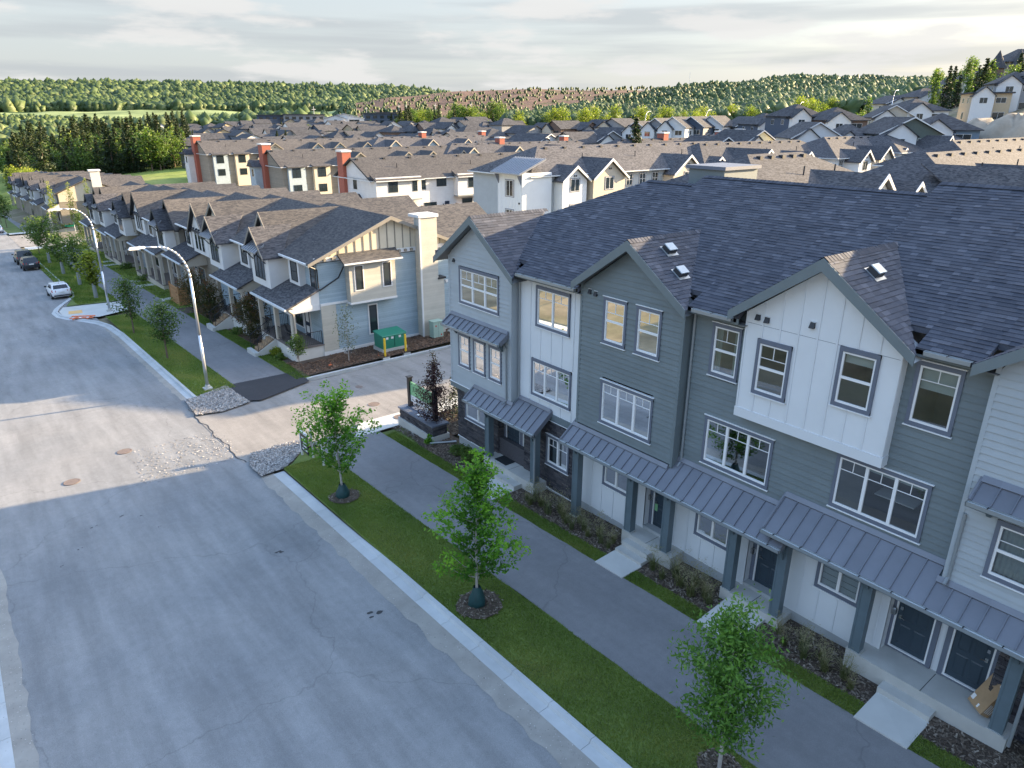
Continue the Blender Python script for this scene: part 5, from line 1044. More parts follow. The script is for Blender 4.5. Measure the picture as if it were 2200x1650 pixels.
# --- side wall of the end house: batten gable, belt with brackets, shake bump-out, chimney
YW = 44.6; FS = ((0, YW, 0), (1, 0, 0), (0, -1, 0)); b = gz(44.6); ez, rz = b+6.64, b+9.25
sl = (rz-ez)/6.2
gm = MB(FS); gm.prism([(18.75, -.02, 5.3), (30.0, -.02, 5.3), (30.0, -.02, 5.38), (24.4, -.02, rz-.18), (18.75, -.02, ez-.02)], (0, .06, 0)); u1.part('gable_panel', gm, 'cream_panel')
for k in range(17):
    x = 19.3+k*.62; zt = rz-.2-sl*abs(x-24.4); u1.part('batten', MB(FS).box(x-.035, x+.035, .04, .075, 5.5, zt), 'taupe')
u1.part('belt_board', MB(FS).box(18.7, 30.05, .0, .10, 5.18, 5.46), 'white_trim')
for x in (19.4, 20.0, 20.15, 25.1, 25.6, 26.1, 29.0): u1.part('belt_bracket', MB(FS).box(x-.08, x+.08, .1, .28, 5.24, 5.42), 'taupe')
for sg, xa in ((-1, 18.1), (1, 30.7)):
    m = MB(); m.prism([(24.4, YW-.5, rz+.02), (xa, YW-.5, ez+.0), (xa, YW-.5, ez-.22), (24.4, YW-.5, rz-.24)], (0, .05, 0)); u1.part('rake_board', m, 'brown_rake'); u1.part('rake_soffit', MB().poly([(24.4, YW-.46, rz-.18), (xa, YW-.46, ez-.18), (xa, YW, ez-.18), (24.4, YW, rz-.18)]), 'cream')
bo = u1.part('bump_out', MB(FS).box(20.9, 24.45, .0, .62, 2.25, 4.95), 'shake_cream'); u1.part('bump_skirt', MB(FS).box(20.86, 24.49, .0, .66, 2.12, 2.25), 'white_trim', bo)
u1.part('bump_roof', MB(FS).prism([(20.4, .0, 5.62), (20.4, 1.0, 5.05), (20.4, 1.0, 4.95), (20.4, .0, 5.45)], (4.45, 0, 0)), 'roof_row', bo); u1.part('gutter', MB(FS).box(20.4, 24.85, 1.0, 1.1, 4.95, 5.05), 'gutter_inside', bo)
swin(u1, FS, 21.35, 21.9, 3.1, 4.72, .62, 1, 1); swin(u1, FS, 23.5, 24.05, 3.1, 4.72, .62, 1, 1); swin(u1, FS, 22.5, 23.1, -.35, 1.7, .0, 1, 1)
u1.part('corner_shakes', MB(FS).box(18.92, 20.0, .0, .05, b+.4, 2.2), 'shake_cream'); u1.part('water_table', MB(FS).box(18.9, 20.9, .0, .09, 2.2, 2.36).box(18.88, 30, .0, .07, b-.3, b+.38), 'white_trim')
ch = u1.part('chimney', MB(FS).box(26.5, 28.45, .0, .75, b-.5, 3.0).box(26.5, 27.95, .0, .75, 3.0, 7.55), 'shake_cream'); u1.part('chimney_cap', MB(FS).box(26.4, 28.05, -.6, .85, 7.55, 7.75), 'sign_white', ch); u1.part('chimney_shoulder', MB(FS).box(27.9, 28.6, -.02, .8, 3.0, 3.12), 'black_rake', ch); u1.part('chimney_corner', MB(FS).box(26.44, 26.56, .70, .80, b-.5, 7.5), 'white_trim', ch)
u1.part('vent_hood', MB(FS).box(29.0, 29.2, .0, .12, 2.5, 2.7), 'white_trim'); u1.part('window_well', MB(FS).box(20.2, 22.2, .0, .75, b-.2, b+.16), 'concrete'); u1.part('well_shade', MB(FS).box(20.4, 22.0, .05, .6, b+.1, b+.165), 'tar')  # black plate on top of the well paints the shade of its hollow
dsx = MB(FS); dsx.tube((18.3, .35, ez-.2), (18.85, .1, ez-.5), .05).tube((18.85, .1, ez-.5), (18.85, .1, b+4.9), .05).tube((20.35, 1.0, 4.9), (20.35, .1, 4.0), .05).tube((20.35, .1, 4.0), (18.9, .12, 3.3), .05); u1.part('downspout', dsx, 'black_frame'); u1.part('downspout', MB().tube((16.6, 44.45, b+3.7), (16.95, 44.62, b+3.4), .05).tube((16.95, 44.62, b+3.4), (16.95, 44.62, b+.3), .05), 'brown_rake')
# chimney on the lit end wall beyond the cross street
YE = 166.0; be = gz(168); FE = ((0, YE, 0), (1, 0, 0), (0, -1, 0)); e2 = [o for o in C.objects if o.get('label', '').startswith('first row house beyond')][0]
class _W: pass
E2 = _W(); E2.o = e2; E2.off = tuple(e2.location); E2.part = T.part.__get__(E2)
E2.part('chimney', MB(FE).box(24.5, 27.6, 0, .8, be-.5, be+3.6).box(25.1, 26.8, 0, .8, be+3.6, be+10.6), 'pale_stucco'); E2.part('chimney_cap', MB(FE).box(24.9, 27.0, -.4, 1.0, be+10.6, be+10.9), 'white_trim'); E2.part('gable_panel', MB(FE).prism([(19, 0, be+5), (29.5, 0, be+5), (29.5, 0, be+6.6), (24.4, 0, be+9.0), (19, 0, be+6.6)], (0, .05, 0)), 'cream')
# ================================================================== townhouse blocks behind, set across the slope
def block(name, label, X0, X1, Yr, zr, hgt=12.0, half=6.0, hip0=True, hip1=True, gables=(), wall='white_panel', bay='light_siding', chim=None, win=True, rk='white_trim', roof='roof_dark', ends=None, wpan='far_glass', colours=None, steps=0):
    base = zr-hgt; Tq = T('rear_townhouse_block', label, 'townhouse', ((X0+X1)/2, Yr, base), group='townhouse blocks behind the front row'); s = .482; e = zr-s*(half+.5); yf, yk = Yr-half-.5, Yr+half+.5
    h0 = half+.5 if hip0 else 0; h1 = half+.5 if hip1 else 0; xa, xb = X0-.5, X1+.5
    ro = MB(); ns = steps+1
    ro.slab([(xa, yf, e), (xb, yf, e), (xb-h1, Yr, zr), (xa+h0, Yr, zr)], .15); ro.slab([(xa, yk, e), (xa+h0, Yr, zr), (xb-h1, Yr, zr), (xb, yk, e)], .15)
    if hip0: ro.slab([(xa, yf, e), (xa+h0, Yr, zr), (xa, yk, e)], .15)
    if hip1: ro.slab([(xb, yf, e), (xb, yk, e), (xb-h1, Yr, zr)], .15)
    wl = MB().box(X0, X1, Yr-half, Yr+half, base-3, e+.05)
    if not hip0: wl.prism([(X0, Yr-half, e), (X0, Yr+half, e), (X0, Yr, zr-.2)], (.1, 0, 0))
    if not hip1: wl.prism([(X1, Yr-half, e), (X1, Yr+half, e), (X1, Yr, zr-.2)], (-.1, 0, 0))
    Tq.part('wall', wl, wall); R = Tq.part('roof', ro, roof); Tq.part('gutter', MB().box(xa, xb, yf-.12, yf-.01, e-.13, e-.01), 'gutter_inside'); Tq.part('gutter', MB().box(xa-.12, xa-.01, yf, yk, e-.13, e-.01), 'gutter_inside')
    if not hip0:
        for sg in (-1, 1): m = MB(); m.prism([(xa-.03, Yr, zr+.02), (xa-.03, Yr+sg*(half+.5), e+.02), (xa-.03, Yr+sg*(half+.5), e-.22), (xa-.03, Yr, zr-.25)], (.05, 0, 0)); Tq.part('rake_board', m, 'black_rake')
    FRW = ((0, Yr-half, 0), (1, 0, 0), (0, -1, 0))
    for gi, (xc, hw, drop, proj, gs, gm) in enumerate(gables):
        za = zr-drop; yg = Yr-half-proj-.45; yi = Yr-(zr-za)/s if drop > 0 else Yr; br = MB()
        for sg in (-1, 1): br.slab([(xc+sg*hw, yg, za-gs*hw), (xc, yg, za), (xc, yi, za), (xc+sg*hw, min(yi, yf+max(0, (za-gs*hw-e)/s)+.02), za-gs*hw)], .13)
        Tq.part('gable_roof', br, roof, R); q = hw-.35
        Tq.part('gable_wall', MB(FRW).prism([(xc-q, proj, base-2), (xc+q, proj, base-2), (xc+q, proj, za-gs*hw-.05), (xc, proj, za-.32), (xc-q, proj, za-gs*hw-.05)], (0, -max(proj, .1)-.2, 0)), gm)
        for sg in (-1, 1): m = MB(); m.prism([(xc, yg-.04, za+.02), (xc+sg*hw, yg-.04, za-gs*hw+.02), (xc+sg*hw, yg-.04, za-gs*hw-.25), (xc, yg-.04, za-.32)], (0, .06, 0)); Tq.part('rake_board', m, rk); Tq.part('rake_soffit', MB().poly([(xc, yg, za-.16), (xc+sg*hw, yg, za-gs*hw-.16), (xc+sg*hw, Yr-half, za-gs*hw-.16), (xc, Yr-half, za-.16)]), 'soffit')
        if win:
            for zf in (base+6.9, base+3.8): swin(Tq, FRW, xc-.75, xc+.75, zf, zf+1.5, proj, 2, 1, frame='white_vinyl' if rk == 'white_trim' else 'black_frame', trim='slate_trim', tw=.1)
            Tq.part('gable_vent', MB(FRW).box(xc-.2, xc-.05, proj, proj+.08, za-1.35, za-1.15).box(xc+.1, xc+.25, proj, proj+.08, za-1.35, za-1.15), 'black_plastic')
    n = int((X1-X0)/4)
    for k in range(n):
        x = xa+h0+.8+(xb-xa-h0-h1-1.6)*k/max(1, n-1)
        Tq.part('roof_vent', MB().box(x-.2, x+.2, Yr-.85, Yr-.45, zr-.5, zr-.12), 'black_plastic', R)
        if k % 3 == 1: Tq.part('vent_pipe', MB().tube((x+.9, Yr-3.2, zr-1.6), (x+.9, Yr-3.2, zr-.85), .06, n=6), 'black_plastic', R)
    if win:
        x = X0+1.2; k = 0
        while x < X1-1.6:
            if not any(abs(x+.6-g[0]) < g[1]+.7 for g in gables):
                for zf in (base+6.9, base+3.8): swin(Tq, FRW, x, x+1.2, zf, zf+1.5, 0.0, 2, 2, frame='black_frame' if wall == 'siding_white' else 'white_vinyl', trim='slate_trim' if wall != 'siding_white' else None, tw=.1)
            x += 2.6; k += 1
    if chim:
        for (x, y, w, zt) in chim:
            cm = Tq.part('chimney', MB().box(x, x+w*.8, y, y+w, base-2, zt-.3), 'brick_red'); Tq.part('chimney_cap', MB().box(x-.12, x+w*.8+.12, y-.12, y+w+.12, zt-.3, zt), 'sign_white', cm)
    return Tq, base, e
# white townhouse row with decks, facing the lit lane
W_, wb, we = block('white_row', 'white townhouse row with brick chimney, black windows and raised decks', 53, 92, 107, 8.0, wall='siding_white', hip0=False, hip1=False, gables=(), chim=[(52.4, 109.5, 1.9, 9.0)], win=False, roof='roof_row')
FWR = ((0, 101, 0), (1, 0, 0), (0, -1, 0)); FWL = ((53, 0, 0), (0, 1, 0), (-1, 0, 0))
for (xa, xb) in ((53, 61.0), (68, 76), (83, 90)):
    W_.part('overhang_bay', MB(FWR).box(xa, xb, 0, 1.2, wb+5.9, we+.45), 'siding_white'); W_.part('bay_roof', MB(FWR).prism([(xa-.3, -.2, we+.95), (xa-.3, 1.7, we+.05), (xa-.3, 1.7, we-.1), (xa-.3, -.2, we+.5)], (xb-xa+.6, 0, 0)), 'roof_row'); W_.part('bay_gutter', MB(FWR).box(xa-.3, xb+.3, 1.7, 1.82, we-.1, we+.03), 'gutter_inside'); W_.part('bay_skirt', MB(FWR).box(xa-.05, xb+.05, 0, 1.25, wb+5.7, wb+5.9), 'gutter_metal')
    swin(W_, FWR, xa+2.1, xa+3.7, wb+7.1, wb+8.7, 1.2, 2, 2, trim='gutter_metal'); swin(W_, FWR, xb-1.6, xb-.8, wb+7.1, wb+8.7, 1.2, 1, 2, trim='gutter_metal'); swin(W_, FWR, xa+1.6, xa+3.6, wb+3.2, wb+5.2, 0, 2, 2, trim='gutter_metal'); swin(W_, FWR, xb-1.5, xb-.8, wb+3.6, wb+5.1, 0, 1, 1, trim='gutter_metal')
for xa in (61.6, 76.6):
    swin(W_, FWR, xa, xa+.9, wb+7.1, wb+8.7, 0, 1, 2, trim='gutter_metal'); swin(W_, FWR, xa+3.0, xa+4.9, wb+7.4, wb+8.8, 0, 3, 1, trim=None); swin(W_, FWR, xa+.5, xa+2.9, wb+3.5, wb+5.0, 0, 3, 1, trim=None); W_.part('door', MB(FWR).box(xa+4.5, xa+5.4, 0, .06, wb+2.8, wb+5.0), 'navy_door')
    W_.part('lamp', MB(FWR).box(xa+4.1, xa+4.25, 0, .15, wb+4.3, wb+4.6), 'black_frame')
swin(W_, FWL, 106.2, 107.4, wb+7.2, wb+8.8, 0, 2, 2, trim=None); swin(W_, FWL, 101.8, 103.0, wb+3.5, wb+5.2, 0, 2, 2, trim=None)
W_.part('side_lean_to', MB().prism([(51.6, 103.6, wb), (51.6, 107.4, wb), (51.6, 107.4, wb+5.0), (51.6, 105.5, wb+6.4), (51.6, 103.6, wb+5.0)], (1.4, 0, 0)), 'siding_white'); W_.part('lean_to_roof', MB().slab([(51.3, 103.2, wb+4.9), (53, 103.2, wb+4.9), (53, 105.5, wb+6.6), (51.3, 105.5, wb+6.6)], .12).slab([(51.3, 107.8, wb+4.9), (51.3, 105.5, wb+6.6), (53, 105.5, wb+6.6), (53, 107.8, wb+4.9)], .12), 'roof_dark')
for k, (xa, xb) in enumerate(((61.5, 68), (68.2, 75), (75.2, 84))):
    dk = W_.part('deck', MB(FWR).box(xa, xb, 0, 3.2, wb+2.55, wb+2.8), 'deck_wood'); W_.part('deck_privacy_screen', MB(FWR).box(xa, xa+.08, 0, 3.2, wb+2.8, wb+4.6), 'deck_grey', dk)
    for x in (xa+.1, xb-.1): W_.part('deck_post', MB(FWR).box(x-.1, x+.1, 2.95, 3.15, wb-1, wb+4.4 if k == 1 else wb+2.8), 'deck_wood', dk)
    railing(W_, (xa, 101-3.15, wb+2.8), (xb, 101-3.15, wb+2.8), 1.0, sep=.22)
# taupe rows with brick chimneys further down
for k, (X0, Yr, zr, X1, lab) in enumerate(((56.5, 152, 7.4, 108, 'taupe and white townhouse row with brick chimneys, behind the white row'), (56, 199, 7.9, 110, 'far taupe townhouse row with timbered gable and brick chimney at its end'))):
    B_, bb, be_ = block('brick_row', lab, X0, X1, Yr, zr, wall='siding_taupe', hip0=False, hip1=False, roof='roof_row', rk='brown_rake', chim=[(X0-.9, Yr+1.5, 2.3, zr+1.2)], win=True,
        gables=[(X0+17, 5.0, .6, 1.0, .75, 'cream'), (X0+29, 4.2, .8, .8, .8, 'blue_grey'), (X0+35.5, 4.2, .8, .8, .8, 'blue_grey'), (X0+44, 4.0, .9, .8, .8, 'blue_grey')])
    FBL = ((0, Yr-6, 0), (1, 0, 0), (0, -1, 0))
    B_.part('end_tower', MB().box(X0-2.4, X0+1.5, Yr+3, Yr+6.2, bb-1, be_-.4), 'siding_white' if k else 'blue_grey'); B_.part('tower_roof', MB().prism([(X0-2.9, Yr+2.6, be_-.4), (X0-2.9, Yr+6.6, be_-.4), (X0-2.9, Yr+4.6, be_+1.0)], (5, 0, 0)), 'roof_dark')
    swin(B_, ((X0-2.4, 0, 0), (0, 1, 0), (-1, 0, 0)), Yr+3.8, Yr+4.8, bb+6.5, bb+8.0, 0, 2, 2, trim='white_trim')
    for j, xa in enumerate((X0+1, X0+6.5)):
        B_.part('box_bay', MB(FBL).box(xa, xa+3.6, 0, .8, bb+1, be_), ('blue_grey', 'cream_panel')[j]); swin(B_, FBL, xa+.8, xa+2.6, bb+6.7, bb+8.6, .8, 2, 2, trim=None); swin(B_, FBL, xa+.8, xa+2.6, bb+3.7, bb+5.3, .8, 2, 2, trim=None)
        B_.part('bay_roof', MB(FBL).prism([(xa-.3, -1, be_+.55), (xa-.3, 1.3, be_+.02), (xa-.3, 1.3, be_-.12), (xa-.3, -1, be_)], (4.2, 0, 0)), 'roof_row')
# grey and white block directly behind the front row
K1, kb, ke = block('k1', 'grey and white townhouse block with metal shed roof, between white row and foreground', 57, 108, 74, 10.6, wall='light_siding', gables=[(62.8, 2.4, 2.0, 1.6, .75, 'white_panel'), (68.5, 3.2, 1.3, 2.0, .75, 'beige_house'), (84.5, 3.4, 1.3, 1.8, .75, 'beige_house'), (92, 2.6, 1.8, 1.5, .75, 'white_panel')])
FK = ((55.3, 0, 0), (0, 1, 0), (-1, 0, 0))
K1.part('end_bay', MB().box(55.3, 60.0, 67.6, 72.4, kb-2, ke+.35), 'white_panel'); 
for k in range(9): K1.part('batten', MB(FK).box(67.7+k*.57, 67.75+k*.57, 0, .03, kb-2, ke+.3), 'white_batten')
shed = K1.part('shed_roof', MB().slab([(54.5, 67.1, ke+.35), (58.6, 67.1, ke+2.0), (58.6, 72.9, ke+2.0), (54.5, 72.9, ke+.35)], .15), 'awning_metal')
for k in range(13): y = 67.15+k*.475; K1.part('shed_rib', MB().prism([(54.5, y, ke+.36), (58.6, y, ke+2.01), (58.6, y, ke+2.08), (54.5, y, ke+.43)], (0, .06, 0)), 'awning_metal', shed)
for y in (67.8, 72.2): K1.part('roof_brace', MB().prism([(55.3, y-.06, ke+.3), (54.6, y-.06, ke+.3), (55.3, y-.06, ke-1.0)], (0, .12, 0)), 'slate_trim', shed)
swin(K1, FK, 69.2, 70.8, ke-2.4, ke-.5, 0, 2, 1, frame='white_vinyl', trim='slate_trim'); swin(K1, FK, 69.2, 70.8, ke-5.5, ke-4.0, 0, 2, 1, frame='white_vinyl', trim='slate_trim'); K1.part('wall_vent', MB(FK).box(68.0, 68.2, 0, .1, ke-3.2, ke-3.0), 'black_plastic')
block('k2', 'townhouse block right behind the front roof, tan sunlit slope and white gables', 46, 66, 35, 11.5, gables=[(57.5, 3.0, 1.2, 2.5, .8, 'white_panel'), (61.5, 2.4, 1.9, 3.4, .8, 'beige_house'), (52, 1.6, 2.4, 1.2, .8, 'white_panel')])
block('k3', 'townhouse block at the right edge behind the front roof, big tan slope', 65.5, 100, 29.5, 11.35, gables=[(67.5, 3.0, .7, 3.6, .8, 'white_panel'), (72.6, 2.6, 1.6, 2.6, .8, 'beige_house'), (77.5, 2.8, 1.0, 2.6, .8, 'white_panel')])
block('k4', 'middle townhouse block with white gable and metal shed roof beyond the tan slope', 88, 128, 72, 10.5, gables=[(99, 3.2, .7, 3.0, .75, 'beige_house'), (112, 2.8, 1.4, 2, .75, 'white_panel'), (90.5, 2.0, 2.2, 1.6, .7, 'white_panel')])
block('k5', 'townhouse block below the white detached house, tan slope with vents', 119, 152, 69, 11.0, gables=[(124, 2.4, 1.8, 2.6, .8, 'white_panel'), (131, 2.6, 1.4, 2.6, .8, 'beige_house'), (138, 2.4, 1.8, 2.4, .8, 'white_panel')])
block('k6', 'townhouse block with tall double white gable below the green house', 135, 168, 66, 11.6, gables=[(147, 4.4, .4, 3.0, .9, 'white_panel'), (144.5, 2.2, 2.6, 4.2, .9, 'white_panel')])
block('k7', 'dark-roofed townhouse block at the right edge below the earth bank', 98, 150, 40, 11.6, gables=[(104, 2.4, 1.8, 2.0, .8, 'white_panel')])
block('k8', 'long dark-roofed townhouse block at the right edge under the wooden fence', 150, 215, 62, 12.6, gables=[(160, 2.6, 2.0, 2.0, .8, 'white_panel')])
# rows of blue-grey gables in the middle distance
for k, (X0, X1, Yr, zr, lab, ng) in enumerate(((96, 150, 152, 7.8, 'gabled townhouse row left of centre, blue-grey gables in shade', 4), (112, 168, 112, 9.6, 'townhouse row with pale gables lit from the right, above the grey block', 5), (100, 150, 196, 8.2, 'distant gabled row behind the blue-grey gables', 4), (150, 200, 118, 9.9, 'townhouse row with pink gable end and brick chimneys in the middle distance', 2))):
    block('mid', lab, X0, X1, Yr, zr, wall='siding_grey', rk='beige_house', win=False, gables=[(X0+7+j*(X1-X0-12)/max(1, ng-1), 3.6, .7, 1.5, .85, 'blue_grey') for j in range(ng)], chim=[(X0+20, Yr-1, 2.0, zr+1.3), (X0+44, Yr+1, 2.0, zr+1.3)], roof='roof_dark')
# ------------------------------------------------------------------ detached houses
def house(col, r, label, w=10.5, d=12, h=8.6, rz=0.0, wall='grey_house', roof='roof_far', style='gable', gar=True, det=True, accent='white_trim', group='houses of the estate', zoff=0.0):
    x, y = colpos(col, r); z = g1(x, y)+zoff; Tq = T('house', label, 'house', (x, y, z), rz, group, world=False); eh = h-3.0; ov = .5; s = 3.0/(min(w, d)/2+ov)
    wl = MB().box(-w/2, w/2, -d/2, d/2, -4, eh); ro = MB(); a, b_ = w/2+ov, d/2+ov
    if style == 'hip':
        k = min(a, b_); q = (0.0, b_-k) if a <= b_ else (a-k, 0.0)
        A, Bq = (-q[0], -q[1], h), (q[0], q[1], h)
        if a <= b_: ro.slab([(-a, -b_, eh), (a, -b_, eh), A], .16).slab([(a, b_, eh), (-a, b_, eh), Bq], .16).slab([(a, -b_, eh), (a, b_, eh), Bq, A], .16).slab([(-a, b_, eh), (-a, -b_, eh), A, Bq], .16)
        else: ro.slab([(-a, b_, eh), (-a, -b_, eh), A], .16).slab([(a, -b_, eh), (a, b_, eh), Bq], .16).slab([(-a, -b_, eh), (a, -b_, eh), Bq, A], .16).slab([(a, b_, eh), (-a, b_, eh), A, Bq], .16)
    elif style == 'flat': ro.box(-a, a, -b_, b_, eh+.2, eh+.55); wl.box(-w/2, w/2, -d/2, d/2, eh, eh+.2)
    else:
        ro.slab([(-a, -b_, eh), (0, -b_, h), (0, b_, h), (-a, b_, eh)], .16).slab([(a, -b_, eh), (a, b_, eh), (0, b_, h), (0, -b_, h)], .16)
        sg_ = 3.0/a
        for yy in (-d/2, d/2-.1): wl.prism([(-w/2, yy, eh), (w/2, yy, eh), (0, yy, h-.25)], (0, .1, 0))
    Tq.part('wall', wl, wall); R = Tq.part('roof', ro, roof)
    if style == 'gable' and det:
        for sg in (-1, 1): m = MB(); m.prism([(0, -b_-.04, h+.02), (sg*a, -b_-.04, eh+.02), (sg*a, -b_-.04, eh-.2), (0, -b_-.04, h-.22)], (0, .05, 0)); Tq.part('rake_board', m, accent)
    gw_ = w*.27; gc = -w*.22; pr = 1.3; gh = eh+1.9                      # front cross gable
    Tq.part('front_gable', MB().prism([(gc-gw_, -d/2-pr, -4), (gc+gw_, -d/2-pr, -4), (gc+gw_, -d/2-pr, eh-.3), (gc, -d/2-pr, gh-.2), (gc-gw_, -d/2-pr, eh-.3)], (0, pr+.3, 0)), accent if gar else wall)
    gr = MB()
    for sg in (-1, 1): gr.slab([(gc+sg*(gw_+.35), -d/2-pr-.4, eh-.45), (gc, -d/2-pr-.4, gh), (gc, -d/2+3, gh), (gc+sg*(gw_+.35), -d/2+1.5, eh-.45)], .13)
    Tq.part('gable_roof', gr, roof, R)
    F0 = ((0, -d/2, 0), (1, 0, 0), (0, -1, 0)); FW = ((-w/2, 0, 0), (0, 1, 0), (-1, 0, 0)); FB = ((0, d/2, 0), (-1, 0, 0), (0, 1, 0)); FE_ = ((w/2, 0, 0), (0, -1, 0), (1, 0, 0))
    if det:
        swin(Tq, F0, gc-.9, gc+.9, eh-2.2, eh-.8, pr, 2, 1, frame='white_vinyl', trim=None); swin(Tq, F0, w*.12, w*.38, eh-2.1, eh-.8, 0, 2, 1, frame='white_vinyl', trim=None); swin(Tq, F0, w*.1, w*.4, .6, 2.3, 0, 2, 1, frame='white_vinyl', trim=None)
        for f, q in ((FW, d), (FB, w), (FE_, d)): swin(Tq, f, -q*.3, -q*.3+1.3, eh-2.1, eh-.8, 0, 2, 1, frame='white_vinyl', trim=None); swin(Tq, f, q*.12, q*.12+1.5, eh-2.1, eh-.8, 0, 2, 1, frame='white_vinyl', trim=None); swin(Tq, f, -q*.05, -q*.05+1.8, .5, 2.3, 0, 2, 1, frame='white_vinyl', trim=None)
        if gar: Tq.part('garage_door', MB(F0).box(gc-1.3, gc+1.3, pr, pr+.06, 0, 2.2), 'white_trim')
    else:
        Tq.part('window', MB(F0).box(w*.1, w*.35, 0, .05, eh-2, eh-.8), 'far_glass'); Tq.part('window', MB(FW).box(-1.5, 1.2, 0, .05, eh-2, eh-.8), 'far_glass')
    return Tq
PAL = [('grey_house', 'grey'), ('white_house', 'white'), ('beige_house', 'beige'), ('navy_house', 'navy'), ('tan_house', 'tan'), ('grey_house', 'grey'), ('brown_house', 'brown'), ('white_house', 'white')]
def row(name, cols, r, jit=8, styles=('gable', 'hip', 'gable'), det=False, seed=0, rots=(0, math.pi/2, -math.pi/2, math.pi), h=8.6, roof='roof_far', zoff=0):
    rn = random.Random(seed)
    for i, c in enumerate(cols):
        m, cn = rn.choice(PAL); st = rn.choice(styles); rt = rn.choice(rots)+rn.uniform(-.12, .12)
        house(c+rn.uniform(-6, 6), r+rn.uniform(-jit, jit), '%s house with %s roof, %s from left, %s' % (cn, 'hipped' if st == 'hip' else 'gable', ORDN(i+1), name), rn.uniform(9.5, 13), rn.uniform(11, 14), h+rn.uniform(-.8, .8), rt, m, roof, st, det=det, accent=rn.choice(('white_trim', 'beige_house', 'grey_house')), zoff=zoff)
_n = ['', 'one', 'two', 'three', 'four', 'five', 'six', 'seven', 'eight', 'nine', 'ten', 'eleven', 'twelve', 'thirteen', 'fourteen', 'fifteen', 'sixteen', 'seventeen', 'eighteen', 'nineteen', 'twenty', 'twenty-one', 'twenty-two', 'twenty-three', 'twenty-four', 'twenty-five', 'twenty-six']
def ORDN(i): return _n[i]
row('first estate row above brick chimneys', range(430, 1010, 46), 262, seed=1)
row('second estate row above brick chimneys', range(420, 1090, 42), 310, seed=2)
row('third estate row above brick chimneys', range(400, 1120, 40), 365, 10, seed=3)
row('fourth estate row below valley', range(405, 1040, 36), 430, 10, seed=4)
row('fifth estate row below valley', range(400, 800, 32), 505, 12, seed=5)
row('highest estate row against valley', range(420, 720, 28), 590, 14, seed=6)
row('beyond spruces at left edge', (10, 40, 75, 110, 150, 250, 300, 345), 455, 14, styles=('hip', 'gable'), seed=7, roof='roof_brown')
row('skyline behind spruces', range(235, 400, 26), 640, 16, seed=8)
row('lower row under wooded hill', range(1060, 1380, 44), 236, 8, seed=9, det=True, styles=('gable',))
row('upper row under wooded hill', range(1130, 1360, 40), 300, 8, seed=10, styles=('gable',))
# three-storey flats on the rim of the valley, white semi beside them
for k, (c, r, w) in enumerate(((600, 610, 34), (650, 600, 30), (820, 560, 28), (850, 575, 30))):
    x, y = colpos(c, r); z = g1(x, y); t = T('apartment_block', '%s dark flat-roofed apartment block on the rim of the valley, counting from the left' % ORD[k], 'apartment block', (x, y, z), -YAW*.6, 'flats on the valley rim', world=False)
    t.part('wall', MB().box(-w/2, w/2, -7, 7, -4, 10.5), 'grey_house' if k % 2 else 'navy_house'); t.part('roof', MB().box(-w/2-.6, w/2+.6, -7.6, 7.6, 10.5, 11.2), 'roof_dark')
    for j in range(int(w/5)):
        for q in range(3): t.part('window', MB().box(-w/2+1.2+j*5, -w/2+4+j*5, -7.08, -6.9, .8+q*3.3, 2.8+q*3.3), 'far_glass')
house(735, 520, 'white semi-detached house with twin gables beside the flats on the rim', 26, 12, 12.5, -.4, 'white_house', style='gable')
